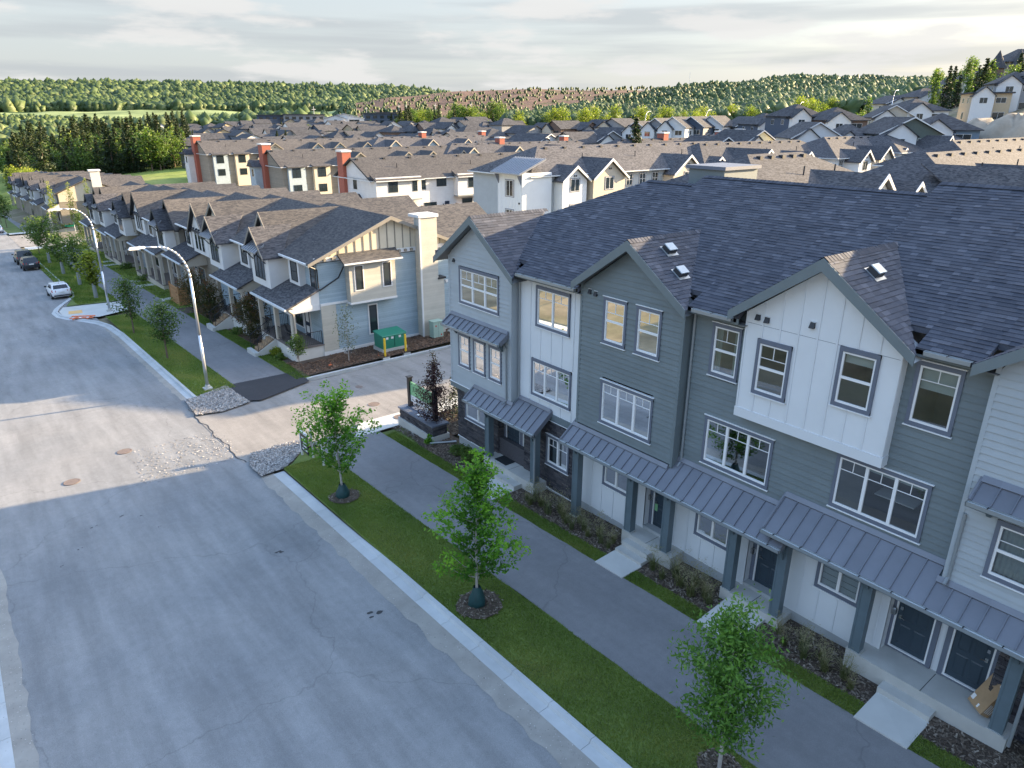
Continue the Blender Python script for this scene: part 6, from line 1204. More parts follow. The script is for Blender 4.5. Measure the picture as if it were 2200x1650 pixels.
# the bigger houses on the right
big = [(1462, 232, 'white narrow house with three-storey gable right of the big spruce', 8, 14, 10.5, -1.25, 'white_house', 'gable'), (1425, 236, 'grey narrow house with white gable beside the big spruce', 8, 14, 10.5, -1.25, 'grey_house', 'gable'), (1385, 240, 'brown clad narrow house behind the big spruce', 8, 14, 10, -1.25, 'brown_house', 'gable'), (1500, 238, 'navy narrow house with white front gable below the tall lamp', 8, 14, 10.2, -1.25, 'navy_house', 'gable'), (1540, 246, 'white house with yellow trim below the wooded hill lamp', 8, 14, 10, -1.25, 'white_house', 'gable'),
 (1525, 172, 'navy house with grey blank side wall above the round green bushes', 9, 13, 9.4, -.3, 'navy_house', 'gable'), (1598, 176, 'pale yellow house beside the navy one', 9.5, 13, 9.4, -.3, 'yellow_house', 'gable'), (1740, 163, 'white house with black windows and steep gable above the tan slopes', 9.5, 12, 11.5, -.75, 'white_house', 'gable'), (1822, 166, 'blue-grey house right of the white house', 9, 12, 10.3, -.75, 'grey_house', 'hip'), (1930, 164, 'dark green house with pale gable end above the blocks', 11, 13, 11.2, -.75, 'green_house', 'gable'), (2020, 170, 'blue modern house right of the green house', 11, 11, 10.0, -.9, 'blue_house', 'hip'),
 (1600, 250, 'grey house with low roof behind the yellow house', 10, 12, 9, -.6, 'grey_house', 'gable'), (1640, 232, 'navy house with hipped roof left of the tall balcony house', 10, 12, 10, -.5, 'navy_house', 'hip'), (1705, 215, 'tall navy house with stacked white balconies', 10, 12, 12.4, -.5, 'navy_house', 'hip'), (1790, 212, 'brown house with hipped roof behind the white house', 11, 13, 11.2, -.6, 'brown_house', 'hip'), (1905, 228, 'beige house with dark gable roof in front of the pale terrace', 10, 13, 9.6, -.9, 'beige_house', 'gable'), (1955, 232, 'white house with hipped roof in front of the pale terrace', 12, 13, 10.2, -.6, 'white_house', 'hip'),
 (2105, 238, 'orange-clad modern house above the wooden fence', 9, 12, 9.6, -1.0, 'tan_house', 'flat'), (2155, 246, 'white and grey modern house above the wooden fence', 10, 12, 10, -1.0, 'grey_house', 'hip'), (2205, 250, 'grey house cut by the right edge above the wooden fence', 10, 12, 10, -1.0, 'grey_house', 'hip'), (1915, 318, 'pale terrace house with dark roof below the wood, left half', 16, 12, 9, -.5, 'beige_house', 'gable'), (1978, 315, 'pale terrace house with dark roof below the wood, right half', 16, 12, 9.5, -.5, 'beige_house', 'hip'), (2070, 345, 'beige house among poplars on the right hill', 11, 12, 9, -.8, 'beige_house', 'gable'), (2020, 352, 'grey house at the top of the right hill road', 11, 12, 9, -.8, 'grey_house', 'gable')]
for (c, r, lab, w, d, h, rt, wm, stl) in big: house(c, r, lab, w, d, h, rt, wm, style=stl, det=True, group='houses on the right slope')
# house with two pointed turrets on the hilltop
x, y = colpos(2178, 372); z = g1(x, y); tu = T('turreted_house', 'large pale house with two pointed turrets on the right hilltop', 'house', (x, y, z), -.8, world=False)
tu.part('wall', MB().box(-11, 11, -8, 8, -5, 10), 'beige_house'); tu.part('roof', MB().slab([(-12, -9, 10), (12, -9, 10), (5, 0, 15), (-5, 0, 15)], .2).slab([(-12, 9, 10), (-5, 0, 15), (5, 0, 15), (12, 9, 10)], .2).slab([(-12, -9, 10), (-5, 0, 15), (-12, 9, 10)], .2).slab([(12, -9, 10), (12, 9, 10), (5, 0, 15)], .2), 'roof_far')
for xx, hh in ((-15, 12.5), (-7.5, 13)):
    q = tu.part('turret', MB().lathe((xx, -8, -5), [(2.6, 0), (2.6, hh)], 14), 'brown_house' if xx < -10 else 'beige_house'); tu.part('turret_roof', MB().lathe((xx, -8, hh-5), [(3.3, 0), (.05, 6.5)], 14), 'roof_dark', q); tu.part('window', MB().box(xx-.6, xx+.6, -10.7, -10.5, hh-9, hh-7), 'far_glass', q)
for j in range(5): tu.part('window', MB().box(-9+j*4, -7.4+j*4, -8.06, -7.9, 5.5, 7.5), 'far_glass')
# earth bank, timber fence and spoil heaps above the right-hand blocks
fe = T('timber_fence', 'long brown timber fence along the top of the earth bank, right', 'fence', (*colpos(2120, 190), g1(*colpos(2120, 190))))
for k in range(46):
    c0 = 2062+k*4.2; p = colpos(c0, 196-k*.2); q = colpos(c0+4.1, 196-(k+1)*.2); z = g1(*p)
    m = MB(); m.prism([(p[0], p[1], z-.6), (q[0], q[1], z-.6), (q[0], q[1], z+2.3), (p[0], p[1], z+2.3)], (.06, .06, 0)); fe.part('fence_panel', m, 'wood_fence')
def heap(col, r, w, h, mat, label, name='spoil_heap'):
    x, y = colpos(col, r); z = g1(x, y); n = 20; m = MB(); rn = random.Random(int(col)); rings = []
    for q, hh in ((1, 0), (.8, .35), (.5, .75), (.2, 1.0)):
        rings.append([(x+w*q*math.cos(a)*rn.uniform(.85, 1.15), y+w*.7*q*math.sin(a)*rn.uniform(.85, 1.15), z-1.5+(h+1.5)*hh*rn.uniform(.9, 1.1)) for a in np.linspace(0, 2*math.pi, n+1)[:-1]])
    m.v = [p for R_ in rings for p in R_]; m.f = [(j*n+i, j*n+(i+1) % n, (j+1)*n+(i+1) % n, (j+1)*n+i) for j in range(3) for i in range(n)]+[tuple(range(3*n, 4*n))]; m.a = [0.0]*len(m.f)
    single(name, m, mat, label, 'earth heap', 'heaps of earth', (x, y, z), True)
heap(2110, 180, 11, 6.0, 'dirt', 'grey brown earth heap below the timber fence, left one'); heap(2185, 178, 12, 6.2, 'dirt', 'tan earth heap below the timber fence at the right edge')
# ================================================================== trees and plants
def leaf_cloud(C_, n_each, spread, size, rn, aspect=.55, att=None, tilt=1.0, droop=0.0):
    """clumps of small rhombic leaves round the centres C_ (k,3)"""
    C_ = np.asarray(C_); k = len(C_); N = k*n_each
    sp = np.repeat(np.broadcast_to(np.asarray(spread, float), (k,)), n_each)[:, None]
    P = np.repeat(C_, n_each, 0)+rn.normal(0, 1, (N, 3))*sp*np.array([1, 1, .85]); s = size*rn.uniform(.6, 1.35, N)
    a = rn.normal(0, 1, (N, 3)); a[:, 2] = a[:, 2]*.6-droop; a /= np.linalg.norm(a, axis=1)[:, None]
    b = np.cross(a, rn.normal(0, 1, (N, 3))+np.array([0, 0, tilt])); b /= np.linalg.norm(b, axis=1)[:, None]+1e-9
    s1 = s[:, None]; V = np.stack([P-a*s1*.5, P+b*s1*aspect*.5, P+a*s1*.5, P-b*s1*aspect*.5], 1).reshape(-1, 3)
    v = np.repeat(att if att is not None else np.full(k, .5), n_each)+rn.normal(0, .12, N)
    return V, np.arange(4*N).reshape(N, 4), np.clip(v, 0, 1)
def branch_tree(seed, h, base, rad_, prof, nb=26, clumps=7, each=26, size=.13, spread=.17, up=.9, trunk_r=.05, droop=0.0, twist=.25, aspect=.55, tipv=.85, lowv=.25):
    """returns (trunk MB, leaves V,F,att) for a tree of height h standing at the origin"""
    rn = np.random.default_rng(seed); T_ = MB(); cen = []; att = []; spr = []
    def axis(t): return np.array([.12*math.sin(3*t+seed), .12*math.cos(2.3*t+seed*2), 0])*t*rad_*.5+np.array([0, 0, t*h])
    pts = [axis(t) for t in np.linspace(0, .96, 9)]
    for i in range(8): T_.tube(pts[i], pts[i+1], trunk_r*(1-.85*i/8), trunk_r*(1-.85*(i+1)/8), 7, False)
    for i in range(nb):
        t = (i+.5)/nb; hz = base+(1-base)*t*.93; R = rad_*prof(t)*rn.uniform(.7, 1.12); a = i*2.4+rn.uniform(-.4, .4); p0 = axis(hz*.97-.03)
        d = np.array([math.cos(a), math.sin(a), 0]); upz = up*R*rn.uniform(.6, 1.2); p3 = p0+d*R+np.array([0, 0, upz]); p1 = p0+d*R*.5+np.array([0, 0, upz*.35])
        r0 = trunk_r*.42*(1-.6*t); T_.tube(p0, p1, r0, r0*.6, 5, False); T_.tube(p1, p3, r0*.6, r0*.2, 4, False)
        m = max(2, int(round(clumps*(.45+.75*R/rad_))))
        for j in range(m):
            q = (j+1)/m*.95+.05; c = (p0+(p1-p0)*(q*2) if q < .5 else p1+(p3-p1)*(q*2-1)); c = c+rn.normal(0, .10*rad_*.5, 3)*(.4+q)
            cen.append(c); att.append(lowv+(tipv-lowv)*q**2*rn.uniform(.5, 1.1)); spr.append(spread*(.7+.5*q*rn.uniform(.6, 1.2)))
    cen += [axis(.98), axis(1.0), axis(.93)]; att += [tipv]*3; spr += [spread]*3
    return (T_,)+leaf_cloud(cen, each, spr, size, rn, aspect, np.array(att), droop=droop)
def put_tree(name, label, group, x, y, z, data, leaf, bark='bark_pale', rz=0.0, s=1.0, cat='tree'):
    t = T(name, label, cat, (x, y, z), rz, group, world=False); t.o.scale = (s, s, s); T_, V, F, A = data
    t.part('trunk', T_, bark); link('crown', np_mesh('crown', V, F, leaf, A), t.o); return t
mapleP = lambda t: (math.sin(math.pi*min(1, t*.8+.2))**.8)*(1-.42*t)+.05
maple2P = lambda t: (.55+.45*math.sin(math.pi*min(1, t*.9+.28)))*(1-.62*t)+.03
ovalP = lambda t: math.sin(math.pi*min(1, t*.86+.1))**.7*(1-.15*t)
vaseP = lambda t: .35+.65*math.sin(math.pi*(t*.7+.12))
coneP = lambda t: (1-t)*.95+.08
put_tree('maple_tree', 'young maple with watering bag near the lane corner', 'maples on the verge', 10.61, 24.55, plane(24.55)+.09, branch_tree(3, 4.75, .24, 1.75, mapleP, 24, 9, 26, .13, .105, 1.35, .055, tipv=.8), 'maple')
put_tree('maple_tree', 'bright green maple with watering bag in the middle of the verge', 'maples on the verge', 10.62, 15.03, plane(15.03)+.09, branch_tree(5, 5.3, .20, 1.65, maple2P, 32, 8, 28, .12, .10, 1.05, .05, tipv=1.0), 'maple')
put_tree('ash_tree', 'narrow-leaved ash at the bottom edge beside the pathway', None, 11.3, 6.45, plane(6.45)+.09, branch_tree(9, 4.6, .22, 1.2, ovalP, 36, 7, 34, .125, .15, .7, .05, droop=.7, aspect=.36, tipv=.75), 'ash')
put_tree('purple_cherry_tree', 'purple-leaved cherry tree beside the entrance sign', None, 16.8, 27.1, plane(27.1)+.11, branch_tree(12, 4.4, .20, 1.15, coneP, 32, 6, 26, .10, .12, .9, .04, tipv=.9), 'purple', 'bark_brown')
# watering bags, mulch rings
def bag(x, y, label, h, r):
    z = plane(y)+.09; m = MB(); n = 14; R = [(r*.75, 0), (r*1.08, .06), (r, h*.35), (r*.72, h*.7), (r*.45, h)]; rn = random.Random(int(x*100)); k0 = len(m.v)
    for q, hh in R: m.v += [(x+q*(1+.14*math.sin(3*a+hh*7))*math.cos(a), y+q*(1+.12*math.cos(2*a+hh*9))*math.sin(a), z+hh) for a in np.linspace(0, 2*math.pi, n+1)[:-1]]
    m.f = [(j*n+i, j*n+(i+1) % n, (j+1)*n+(i+1) % n, (j+1)*n+i) for j in range(len(R)-1) for i in range(n)]; m.a = [0.0]*len(m.f)
    single('watering_bag', m, 'bag_green', label, 'watering bag', 'watering bags', (x, y, z), True)
bag(10.61, 24.55, 'dark green watering bag round the trunk of the maple near the lane', .62, .27); bag(10.62, 15.03, 'dark green watering bag round the trunk of the middle verge maple', .72, .25)
for i, (x, y, r_) in enumerate(((10.66, 24.5, .62), (10.66, 14.98, .72), (11.3, 6.45, .5))):
    m = MB(); m.poly([(x+r_*math.cos(a)*(1+.06*math.sin(5*a)), y+r_*math.sin(a), plane(y+r_*math.sin(a))+.135) for a in np.linspace(0, 2*math.pi, 25)[:-1]]); structure('mulch_ring', m, 'soil')
    scatter_quads('mulch', 420, (lambda x_, y_, q: (lambda r, n: (lambda rr, a: (x_+rr*np.cos(a), y_+rr*np.sin(a)))(q*np.sqrt(r.random(n)), r.uniform(0, 6.283, n))))(x, y, r_*1.05), .07, 'mulch_chip', lambda x, y: gnear(x, y)+.14, .4, .4, 40+i, .015)
# small trees and shrubs near the end row house
put_tree('amur_maple', 'reddish brown amur maple in front of the end house porch', 'amur maples', 16.44, 51.8, gz(51.8), branch_tree(21, 3.7, .12, 1.35, ovalP, 26, 7, 26, .13, .16, .8, .05), 'amur', 'bark_brown')
put_tree('amur_maple', 'amur maple in front of the second porch, right of the curved lamp', 'amur maples', 16.0, 60.3, gz(60.3), branch_tree(22, 3.7, .12, 1.3, ovalP, 24, 6, 22, .15, .18, .8, .05), 'amur', 'bark_brown')
put_tree('amur_maple', 'dark amur maple left of the second porch', 'amur maples', 16.3, 66.2, gz(66), branch_tree(23, 3.8, .12, 1.35, ovalP, 24, 6, 22, .16, .18, .8, .05), 'amur', 'bark_brown')
ts = put_tree('blossom_sapling', 'small green sapling with white blossoms at the corner of the end house', None, 16.45, 43.1, gz(43.1)+.06, branch_tree(31, 2.3, .42, .55, ovalP, 16, 4, 22, .12, .11, .8, .028), 'street_leaf', 'bark_brown')
V, F, A = leaf_cloud(np.random.default_rng(1).normal(0, .3, (9, 3))+np.array([0, 0, 1.7]), 8, .04, .09, np.random.default_rng(2), .9); link('blossom', np_mesh('blossom', V, F, 'flower_white', A), ts.o)
put_tree('aspen_sapling', 'thin grey-leaved sapling against the blue side wall', None, 19.6, 42.3, gz(42.3)+.06, branch_tree(33, 3.9, .22, .85, ovalP, 20, 4, 10, .12, .16, .7, .03), 'grey_leaf', 'bark_pale')
# street trees further on
ST = [(10.41, 51.95, 4.1, 1.35, 'street_leaf', 'maple on the verge just left of the curved lamp pole'), (10.23, 61.65, 4.7, 1.3, 'street_leaf', 'verge tree beside the curved lamp arm'), (10.6, 80.5, 4.7, 1.15, 'yellow_leaf', 'yellow-green verge tree beside the second lamp pole'), (10.6, 90.3, 5.2, 1.7, 'street_leaf', 'dark vase-shaped verge tree behind the white car'), (10.35, 100.6, 5.0, 1.4, 'street_leaf', 'verge tree right of the parked dark cars'), (10.26, 112.4, 5.9, 1.9, 'street_leaf', 'large verge tree above the parked dark cars'), (10.37, 124.6, 4.6, 1.6, 'street_leaf', 'verge tree at the sunlit cross street'), (10.2, 176, 6.5, 1.8, 'street_leaf', 'first verge tree beyond the cross street'), (10.2, 190, 7, 1.9, 'street_leaf', 'second verge tree beyond the cross street')]
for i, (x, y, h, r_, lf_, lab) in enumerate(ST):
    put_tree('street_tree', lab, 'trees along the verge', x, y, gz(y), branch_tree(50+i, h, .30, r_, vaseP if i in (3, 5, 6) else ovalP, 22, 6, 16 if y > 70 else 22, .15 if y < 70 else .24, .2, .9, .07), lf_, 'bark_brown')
    if y > 75 and y < 120: single('tree_guard', MB().lathe((x, y, gz(y)), [(.2, 0), (.16, 1.5)], 10), 'gutter_metal', 'pale grey guard round the trunk of the %s' % lab.replace('verge ', ''), 'tree guard', 'tree guards', (x, y, gz(y)))
AS = [(17.1, 131.5, 5.5), (19.3, 130.0, 5.8), (21.5, 131.2, 5.3), (17.2, 161.5, 9), (20.5, 162.5, 8.5), (23.5, 162.3, 9)]
for i, (x, y, h) in enumerate(AS): put_tree('columnar_aspen', '%s narrow columnar aspen by the cross street, counted towards the back' % ORD[i], 'columnar aspens', x, y, gz(y), branch_tree(70+i, h, .06, .55, lambda t: .5+.5*math.sin(math.pi*(t*.8+.2)), 26, 3, 14, .22, .18, 1.5, .05), 'yellow_leaf' if i > 2 else 'street_leaf', 'bark_pale')
# planting beds: ornamental oat grasses, low shrubs
def tuft_mesh(seed, h, n=70, w=.008, mat='oat_grass', lo=.0):
    rn = np.random.default_rng(seed); a = rn.uniform(0, 6.283, n); l = h*rn.uniform(.5, 1.15, n); o = rn.uniform(.15, .75, n); bx = rn.normal(0, .045, n); by = rn.normal(0, .045, n); V = []; F = []; A = []
    for i in range(n):
        dx, dy = math.cos(a[i]), math.sin(a[i]); p = [(bx[i], by[i], 0), (bx[i]+dx*l[i]*.3*o[i], by[i]+dy*l[i]*.3*o[i], l[i]*.6), (bx[i]+dx*l[i]*o[i], by[i]+dy*l[i]*o[i], l[i]*(1-.25*o[i]))]; k = len(V)
        for (q, ww) in zip(p, (w, w*.9, w*.25)): V += [(q[0]-dy*ww, q[1]+dx*ww, q[2]), (q[0]+dy*ww, q[1]-dx*ww, q[2])]
        F += [(k, k+1, k+3, k+2), (k+2, k+3, k+5, k+4)]; A += [lo+.1, lo+.25+.5*rn.random()]
    return np_mesh('grass_blades', V, F, mat, A)
def plume_mesh(seed, h, n=26):
    rn = np.random.default_rng(seed); C_ = np.stack([rn.normal(0, .12, n), rn.normal(0, .12, n), h*rn.uniform(.75, 1.15, n)], -1); return np_mesh('plume', *leaf_cloud(C_, 10, .05, .05, rn, .2, np.full(n, .7))[:2], 'oat_grass', np.full(n*10, .75))
tufts = [(tuft_mesh(i, .42+.05*i), plume_mesh(i, .72)) for i in range(4)]
TU = [(16.05, 18.9), (16.3, 18.5), (16.1, 17.9), (16.35, 17.3), (16.15, 16.9), (16.55, 16.6), (15.98, 16.45), (16.3, 16.1), (16.1, 15.7), (16.4, 15.4), (16.15, 15.05), (16.45, 14.75), (16.1, 14.65), (16.3, 12.75), (16.1, 12.2), (16.5, 11.95), (16.2, 11.55), (16.55, 11.2), (16.05, 11.0), (16.35, 10.65), (16.15, 10.4), (16.5, 8.2), (16.2, 7.85), (16.45, 7.4), (16.15, 7.2), (16.4, 6.85), (16.1, 6.55), (16.25, 6.1), (16.0, 5.8), (16.2, 19.3), (16.4, 19.0), (16.5, 17.6)]
rn = random.Random(5)
for i, (x, y) in enumerate(TU):
    a, p = tufts[i % 4]; t = T('oat_grass', 'feathery oat grass tuft in the mulch bed in front of the townhouses', 'ornamental grass', (x, y, float(zbed(np.array(x), np.array(y)))), rn.uniform(0, 6), 'oat grasses in the mulch beds', world=False); s = rn.uniform(.8, 1.25); t.o.scale = (s, s, s); link('blades', a, t.o); link('plume', p, t.o)
def shrub(x, y, z, r_, h, leaf, label, seed, name='shrub', n=60, each=16, size=.09, group=None):
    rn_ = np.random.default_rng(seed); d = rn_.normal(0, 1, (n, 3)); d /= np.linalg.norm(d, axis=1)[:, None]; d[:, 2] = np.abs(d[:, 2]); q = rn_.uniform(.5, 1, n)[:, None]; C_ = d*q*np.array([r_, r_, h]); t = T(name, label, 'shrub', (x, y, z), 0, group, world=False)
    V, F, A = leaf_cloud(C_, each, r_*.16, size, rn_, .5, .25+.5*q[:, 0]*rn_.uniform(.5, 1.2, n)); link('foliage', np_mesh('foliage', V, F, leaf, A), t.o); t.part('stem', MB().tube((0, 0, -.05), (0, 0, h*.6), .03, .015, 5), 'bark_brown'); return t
for i, (x, y) in enumerate(((16.6, 24.9), (16.75, 24.3), (16.55, 23.85), (16.85, 23.45))): shrub(x, y, plane(y)+.15, .38, .5, 'street_leaf', '%s low green shrub beside the end unit porch, counted from the sign' % ORD[i], 80+i, group='shrubs by the end unit')
shrub(16.35, 26.9, plane(26.9)+.12, .25, .4, 'maple', 'bright green shoots at the foot of the purple tree', 85); shrub(17.6, 27.6, plane(27.6)+.15, .2, .25, 'street_leaf', 'tiny green plant in the mulch behind the purple tree', 86)
shrub(16.5, 1.6, plane(1.6)+.15, .45, .6, 'maple', 'green shrub at the bottom right corner by the downspout', 87)
for i, (x, y, r_, h) in enumerate(((16.6, 47.5, .5, .5), (16.3, 46.2, .4, .4), (16.5, 55.6, .5, .5), (16.6, 72, .9, .7), (17.4, 75.5, .8, .7), (16.7, 88, .9, .7), (17.0, 99, .9, .8), (18.2, 131.5, 1.2, .7), (16.8, 129.6, 1.0, .6))): shrub(x, y, gz(y), r_, h, 'street_leaf' if i else 'yellow_leaf', '%s low shrub in the front yards of the row houses, from the lane' % ORD[i], 90+i, size=.16, group='front yard shrubs')
for i in range(14):
    x = 17+rn.uniform(0, 7); y = 160.8+rn.uniform(0, 1.6); t = shrub(x, y, gz(y), .9, 1.0, ('oat_grass', 'grey_leaf', 'yellow_leaf')[i % 3], 'pale ornamental clump in the sunlit bed at the cross street', 110+i, size=.3, n=30, each=8, group='clumps at the cross street')
# ------------------------------------------------------------------ conifers and woods
def spruce_data(seed, h, r_, whorls=20, per=11):
    rn_ = np.random.default_rng(seed); T_ = MB().tube((0, 0, 0), (0, 0, h*.95), .018*h, .01, 7); C_ = []; A = []; S = []
    for i in range(whorls):
        t = i/(whorls-1); z = h*(.06+.92*t); R = r_*(1-t)**.85*rn_.uniform(.8, 1.15)+.12
        for j in range(max(4, int(per*(1-t*.6)))):
            a = rn_.uniform(0, 6.283)
            for q in (.35, .68, 1.0):
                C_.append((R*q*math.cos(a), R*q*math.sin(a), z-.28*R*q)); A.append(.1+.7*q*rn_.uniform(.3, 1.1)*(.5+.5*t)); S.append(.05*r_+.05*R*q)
    return (T_,)+leaf_cloud(np.array(C_), 5, S, h*.055, rn_, .35, np.array(A), droop=.25)
def decid_data(seed, h, r_, size=None): return branch_tree(seed, h, .18, r_, lambda t: (math.sin(math.pi*(t*.84+.12))**.6), 22, 5, 12, size or h*.06, r_*.17, .6, .02*h)
class Proto:
    def __init__(s, data, leaf, bark): s.tm = data[0].mesh('trunk', bark); s.cm = np_mesh('crown', data[1], data[2], leaf, data[3])
    def put(s, name, label, group, x, y, z, sc, rz, cat='tree'):
        o = bpy.data.objects.new(name, None); C.objects.link(o); o.location = (x, y, z); o.rotation_euler = (0, 0, rz); o.scale = (sc[0], sc[0], sc[1]); tag(o, label, cat, group); link('trunk', s.tm, o); link('crown', s.cm, o); return o
SPR = [Proto(spruce_data(200+i, 16, 3.4), 'spruce', 'bark_brown') for i in range(3)]; DEC = [Proto(decid_data(210+i, 12, 4.0), 'street_leaf', 'bark_brown') for i in range(3)]; YEL = [Proto(decid_data(220+i, 9, 3.2), 'yellow_leaf', 'bark_brown') for i in range(2)]; POP = [Proto(branch_tree(230+i, 16, .05, 1.6, lambda t: .35+.65*math.sin(math.pi*(t*.8+.15)), 26, 4, 12, .7, .5, 2.2, .2), 'street_leaf', 'bark_brown') for i in range(2)]
rn = random.Random(77)
def plant(P, name, label, group, col, r, s, v=.2, sink=.3):
    x, y = colpos(col, r); k = s*rn.uniform(1-v, 1+v); return rn.choice(P).put(name, label, group, x, y, g1(x, y)-sink, (k*rn.uniform(.85, 1.15), k), rn.uniform(0, 6))
for i in range(150):                                                    # the wood beyond the park on the left
    col = rn.uniform(-15, 372); r = rn.uniform(318, 405)-abs(col-230)*.08
    if rn.random() < .58: plant(SPR, 'spruce_tree', 'spruce in the mixed wood beyond the park', 'trees of the wood beyond the park', col, r, .98, .28)
    else: plant(DEC, 'leafy_tree', 'leafy tree in the mixed wood beyond the park', 'leafy trees of the wood beyond the park', col, r, 1.05, .25)
for i in range(46): plant(SPR, 'spruce_tree', 'dark spruce in the dense stand behind the wood', 'spruces behind the wood', rn.uniform(20, 215), rn.uniform(420, 520), 1.15, .25)
for i in range(26): plant(SPR, 'spruce_tree', 'dark spruce below the skyline houses', 'spruces below the skyline houses', rn.uniform(230, 400), rn.uniform(470, 600), 1.0, .25)
for i in range(12): plant(YEL, 'leafy_tree', 'small pale tree on the sunny park slope', 'small trees in the park', rn.uniform(-10, 60), rn.uniform(262, 300), .75, .3)
for i, (c, r) in enumerate(((45, 232), (10, 262))): plant(SPR, 'spruce_tree', ('small spruce at the edge of the sunny park', 'second small spruce in the sunny park')[i], None, c, r, .42, .05)
for i in range(44): plant(YEL if i % 3 else DEC, 'leafy_tree', 'bright leafy tree in the belt below the heath hill', 'trees below the heath hill', rn.uniform(830, 1090), rn.uniform(505, 600), 1.15, .25)
for i in range(16): plant(SPR, 'spruce_tree', 'dark spruce in the belt below the heath hill', 'spruces below the heath hill', rn.uniform(850, 900) if i % 2 else rn.uniform(720, 980), rn.uniform(470, 540), .85, .25)
for i in range(30): plant(YEL, 'leafy_tree', 'light green tree at the foot of the wooded hill', 'trees at the foot of the wooded hill', rn.uniform(1090, 1800), rn.uniform(380, 440), 1.1, .3)
for i, (c, r, s, P, nm, lab) in enumerate(((1366, 165, .92, SPR, 'spruce_tree', 'big lone spruce rising above the round green bushes'), (1400, 152, .72, YEL, 'leafy_tree', 'round light green bush cluster left part, above the tan roofs'), (1440, 156, .72, YEL, 'leafy_tree', 'round light green bush right part, left of the navy house'), (1350, 160, .62, DEC, 'leafy_tree', 'dark leafy tree at the foot of the lone spruce'), (1380, 150, .6, YEL, 'leafy_tree', 'light bush in front of the lone spruce'),
    (497, 232, .55, DEC, 'leafy_tree', 'round green tree above the left gable row'), (548, 228, .6, DEC, 'leafy_tree', 'round green tree behind the timbered gable'), (552, 265, .5, POP, 'poplar_tree', 'slim poplar behind the round green tree'), (410, 250, .62, POP, 'poplar_tree', 'slim poplar by the brown house at the left of the estate'), (418, 246, .45, DEC, 'leafy_tree', 'green tree beside the slim poplar'), (456, 240, .4, DEC, 'leafy_tree', 'low green tree behind the brick chimney row'), (1860, 262, .75, POP, 'poplar_tree', 'tall poplar left of the pale terrace'), (1850, 255, .7, DEC, 'leafy_tree', 'leafy tree below the poplar left of the pale terrace'))):
    plant(P, nm, lab, None, c, r, s, .02)
for i in range(34): plant(rn.choice((SPR, DEC, POP)), 'hill_tree', 'tree among the houses on the right hill', 'trees on the right hill', rn.uniform(1985, 2220), rn.uniform(255, 345), .75, .3)
for i in range(14): plant(POP, 'poplar_tree', 'dark poplar standing up on the skyline of the right hill', 'skyline poplars', rn.uniform(1980, 2120), rn.uniform(395, 450), .75, .3)
for i in range(70): plant(rn.choice((DEC, YEL, SPR)), 'garden_tree', 'small garden tree between the estate roofs', 'garden trees in the estate', rn.uniform(400, 1080), rn.uniform(255, 540), .5, .25)
px_ = put_tree('pine_tree', 'young pine at the corner of the end unit beside the lane', None, 19.6, 28.9, plane(28.9)+.1, spruce_data(240, 3.3, 1.0, 14, 9), 'spruce', 'bark_brown')
plant(SPR, 'spruce_tree', 'small spruce in the garden behind the far row houses', None, 47, 205, .35, .02)
def blob_wood(name, n, colr, rr_, size, seed, mat='wood_mass', cond=None):
    """far-off wood that reads as one mass: low crowns with rough surfaces"""
    r = np.random.default_rng(seed); base = []
    for la in (-.5, .15, .75):
        base += [(math.cos(la)*math.cos(a+la), math.cos(la)*math.sin(a+la), math.sin(la)) for a in np.linspace(0, 2*math.pi, 7)[:-1]]
    base.append((0, 0, 1.15)); base = np.array(base); fc = []
    for k in range(2):
        for i in range(6): a, b_, c_, d_ = k*6+i, k*6+(i+1) % 6, (k+1)*6+(i+1) % 6, (k+1)*6+i; fc += [(a, b_, c_), (a, c_, d_)]
    fc += [(12+i, 12+(i+1) % 6, 18) for i in range(6)]; fc = np.array(fc)
    col = r.uniform(*colr, n); R = np.exp(r.uniform(math.log(rr_[0]), math.log(rr_[1]), n)); phi = YAW+np.arctan((col-1100)/FPX*math.cos(PITCH)); x = R*np.sin(phi); y = R*np.cos(phi); z = G(x, y)
    if cond is not None: k = cond(col, R, x, y, z); x, y, z, R = x[k], y[k], z[k], R[k]
    n = len(x); s = size*r.uniform(.6, 1.35, n)
    V = base[None]*(s[:, None, None]*np.array([1, 1, 1.25]))*r.uniform(.7, 1.3, (n, len(base), 1)); V = V+np.stack([x, y, z+s*.5], -1)[:, None]
    F = fc[None]+(np.arange(n)*len(base))[:, None, None]; A = np.repeat(np.clip(.45+.3*np.sin(x*.013)*np.cos(y*.017)+r.normal(0, .22, n), 0, 1), len(fc)); A = np.clip(A+r.normal(0, .06, len(A)), 0, 1)
    tag(link(name, np_mesh(name, V.reshape(-1, 3), F.reshape(-1, 3), mat, A)), kind='stuff')
def heath(col, R, x, y, z):
    D = np.stack([x, y, z-HCAM], -1); py = 825-FPX*(D@UPV)/(D@FWD); return ~((col < 1470) & (py < 262-(col-1050)*.18) & (R > 600)) & ~(col < 1080)
blob_wood('hillside_wood', 13000, (1080, 2230), (430, 1350), 3.6, 5, cond=heath)
blob_wood('valley_wood', 4200, (-60, 700), (700, 2300), 6.5, 6)
blob_wood('heath_scrub', 1300, (690, 1420), (700, 1650), 2.2, 7)
blob_wood('far_ridge_wood', 9000, (-80, 1000), (3900, 5300), 22, 8)
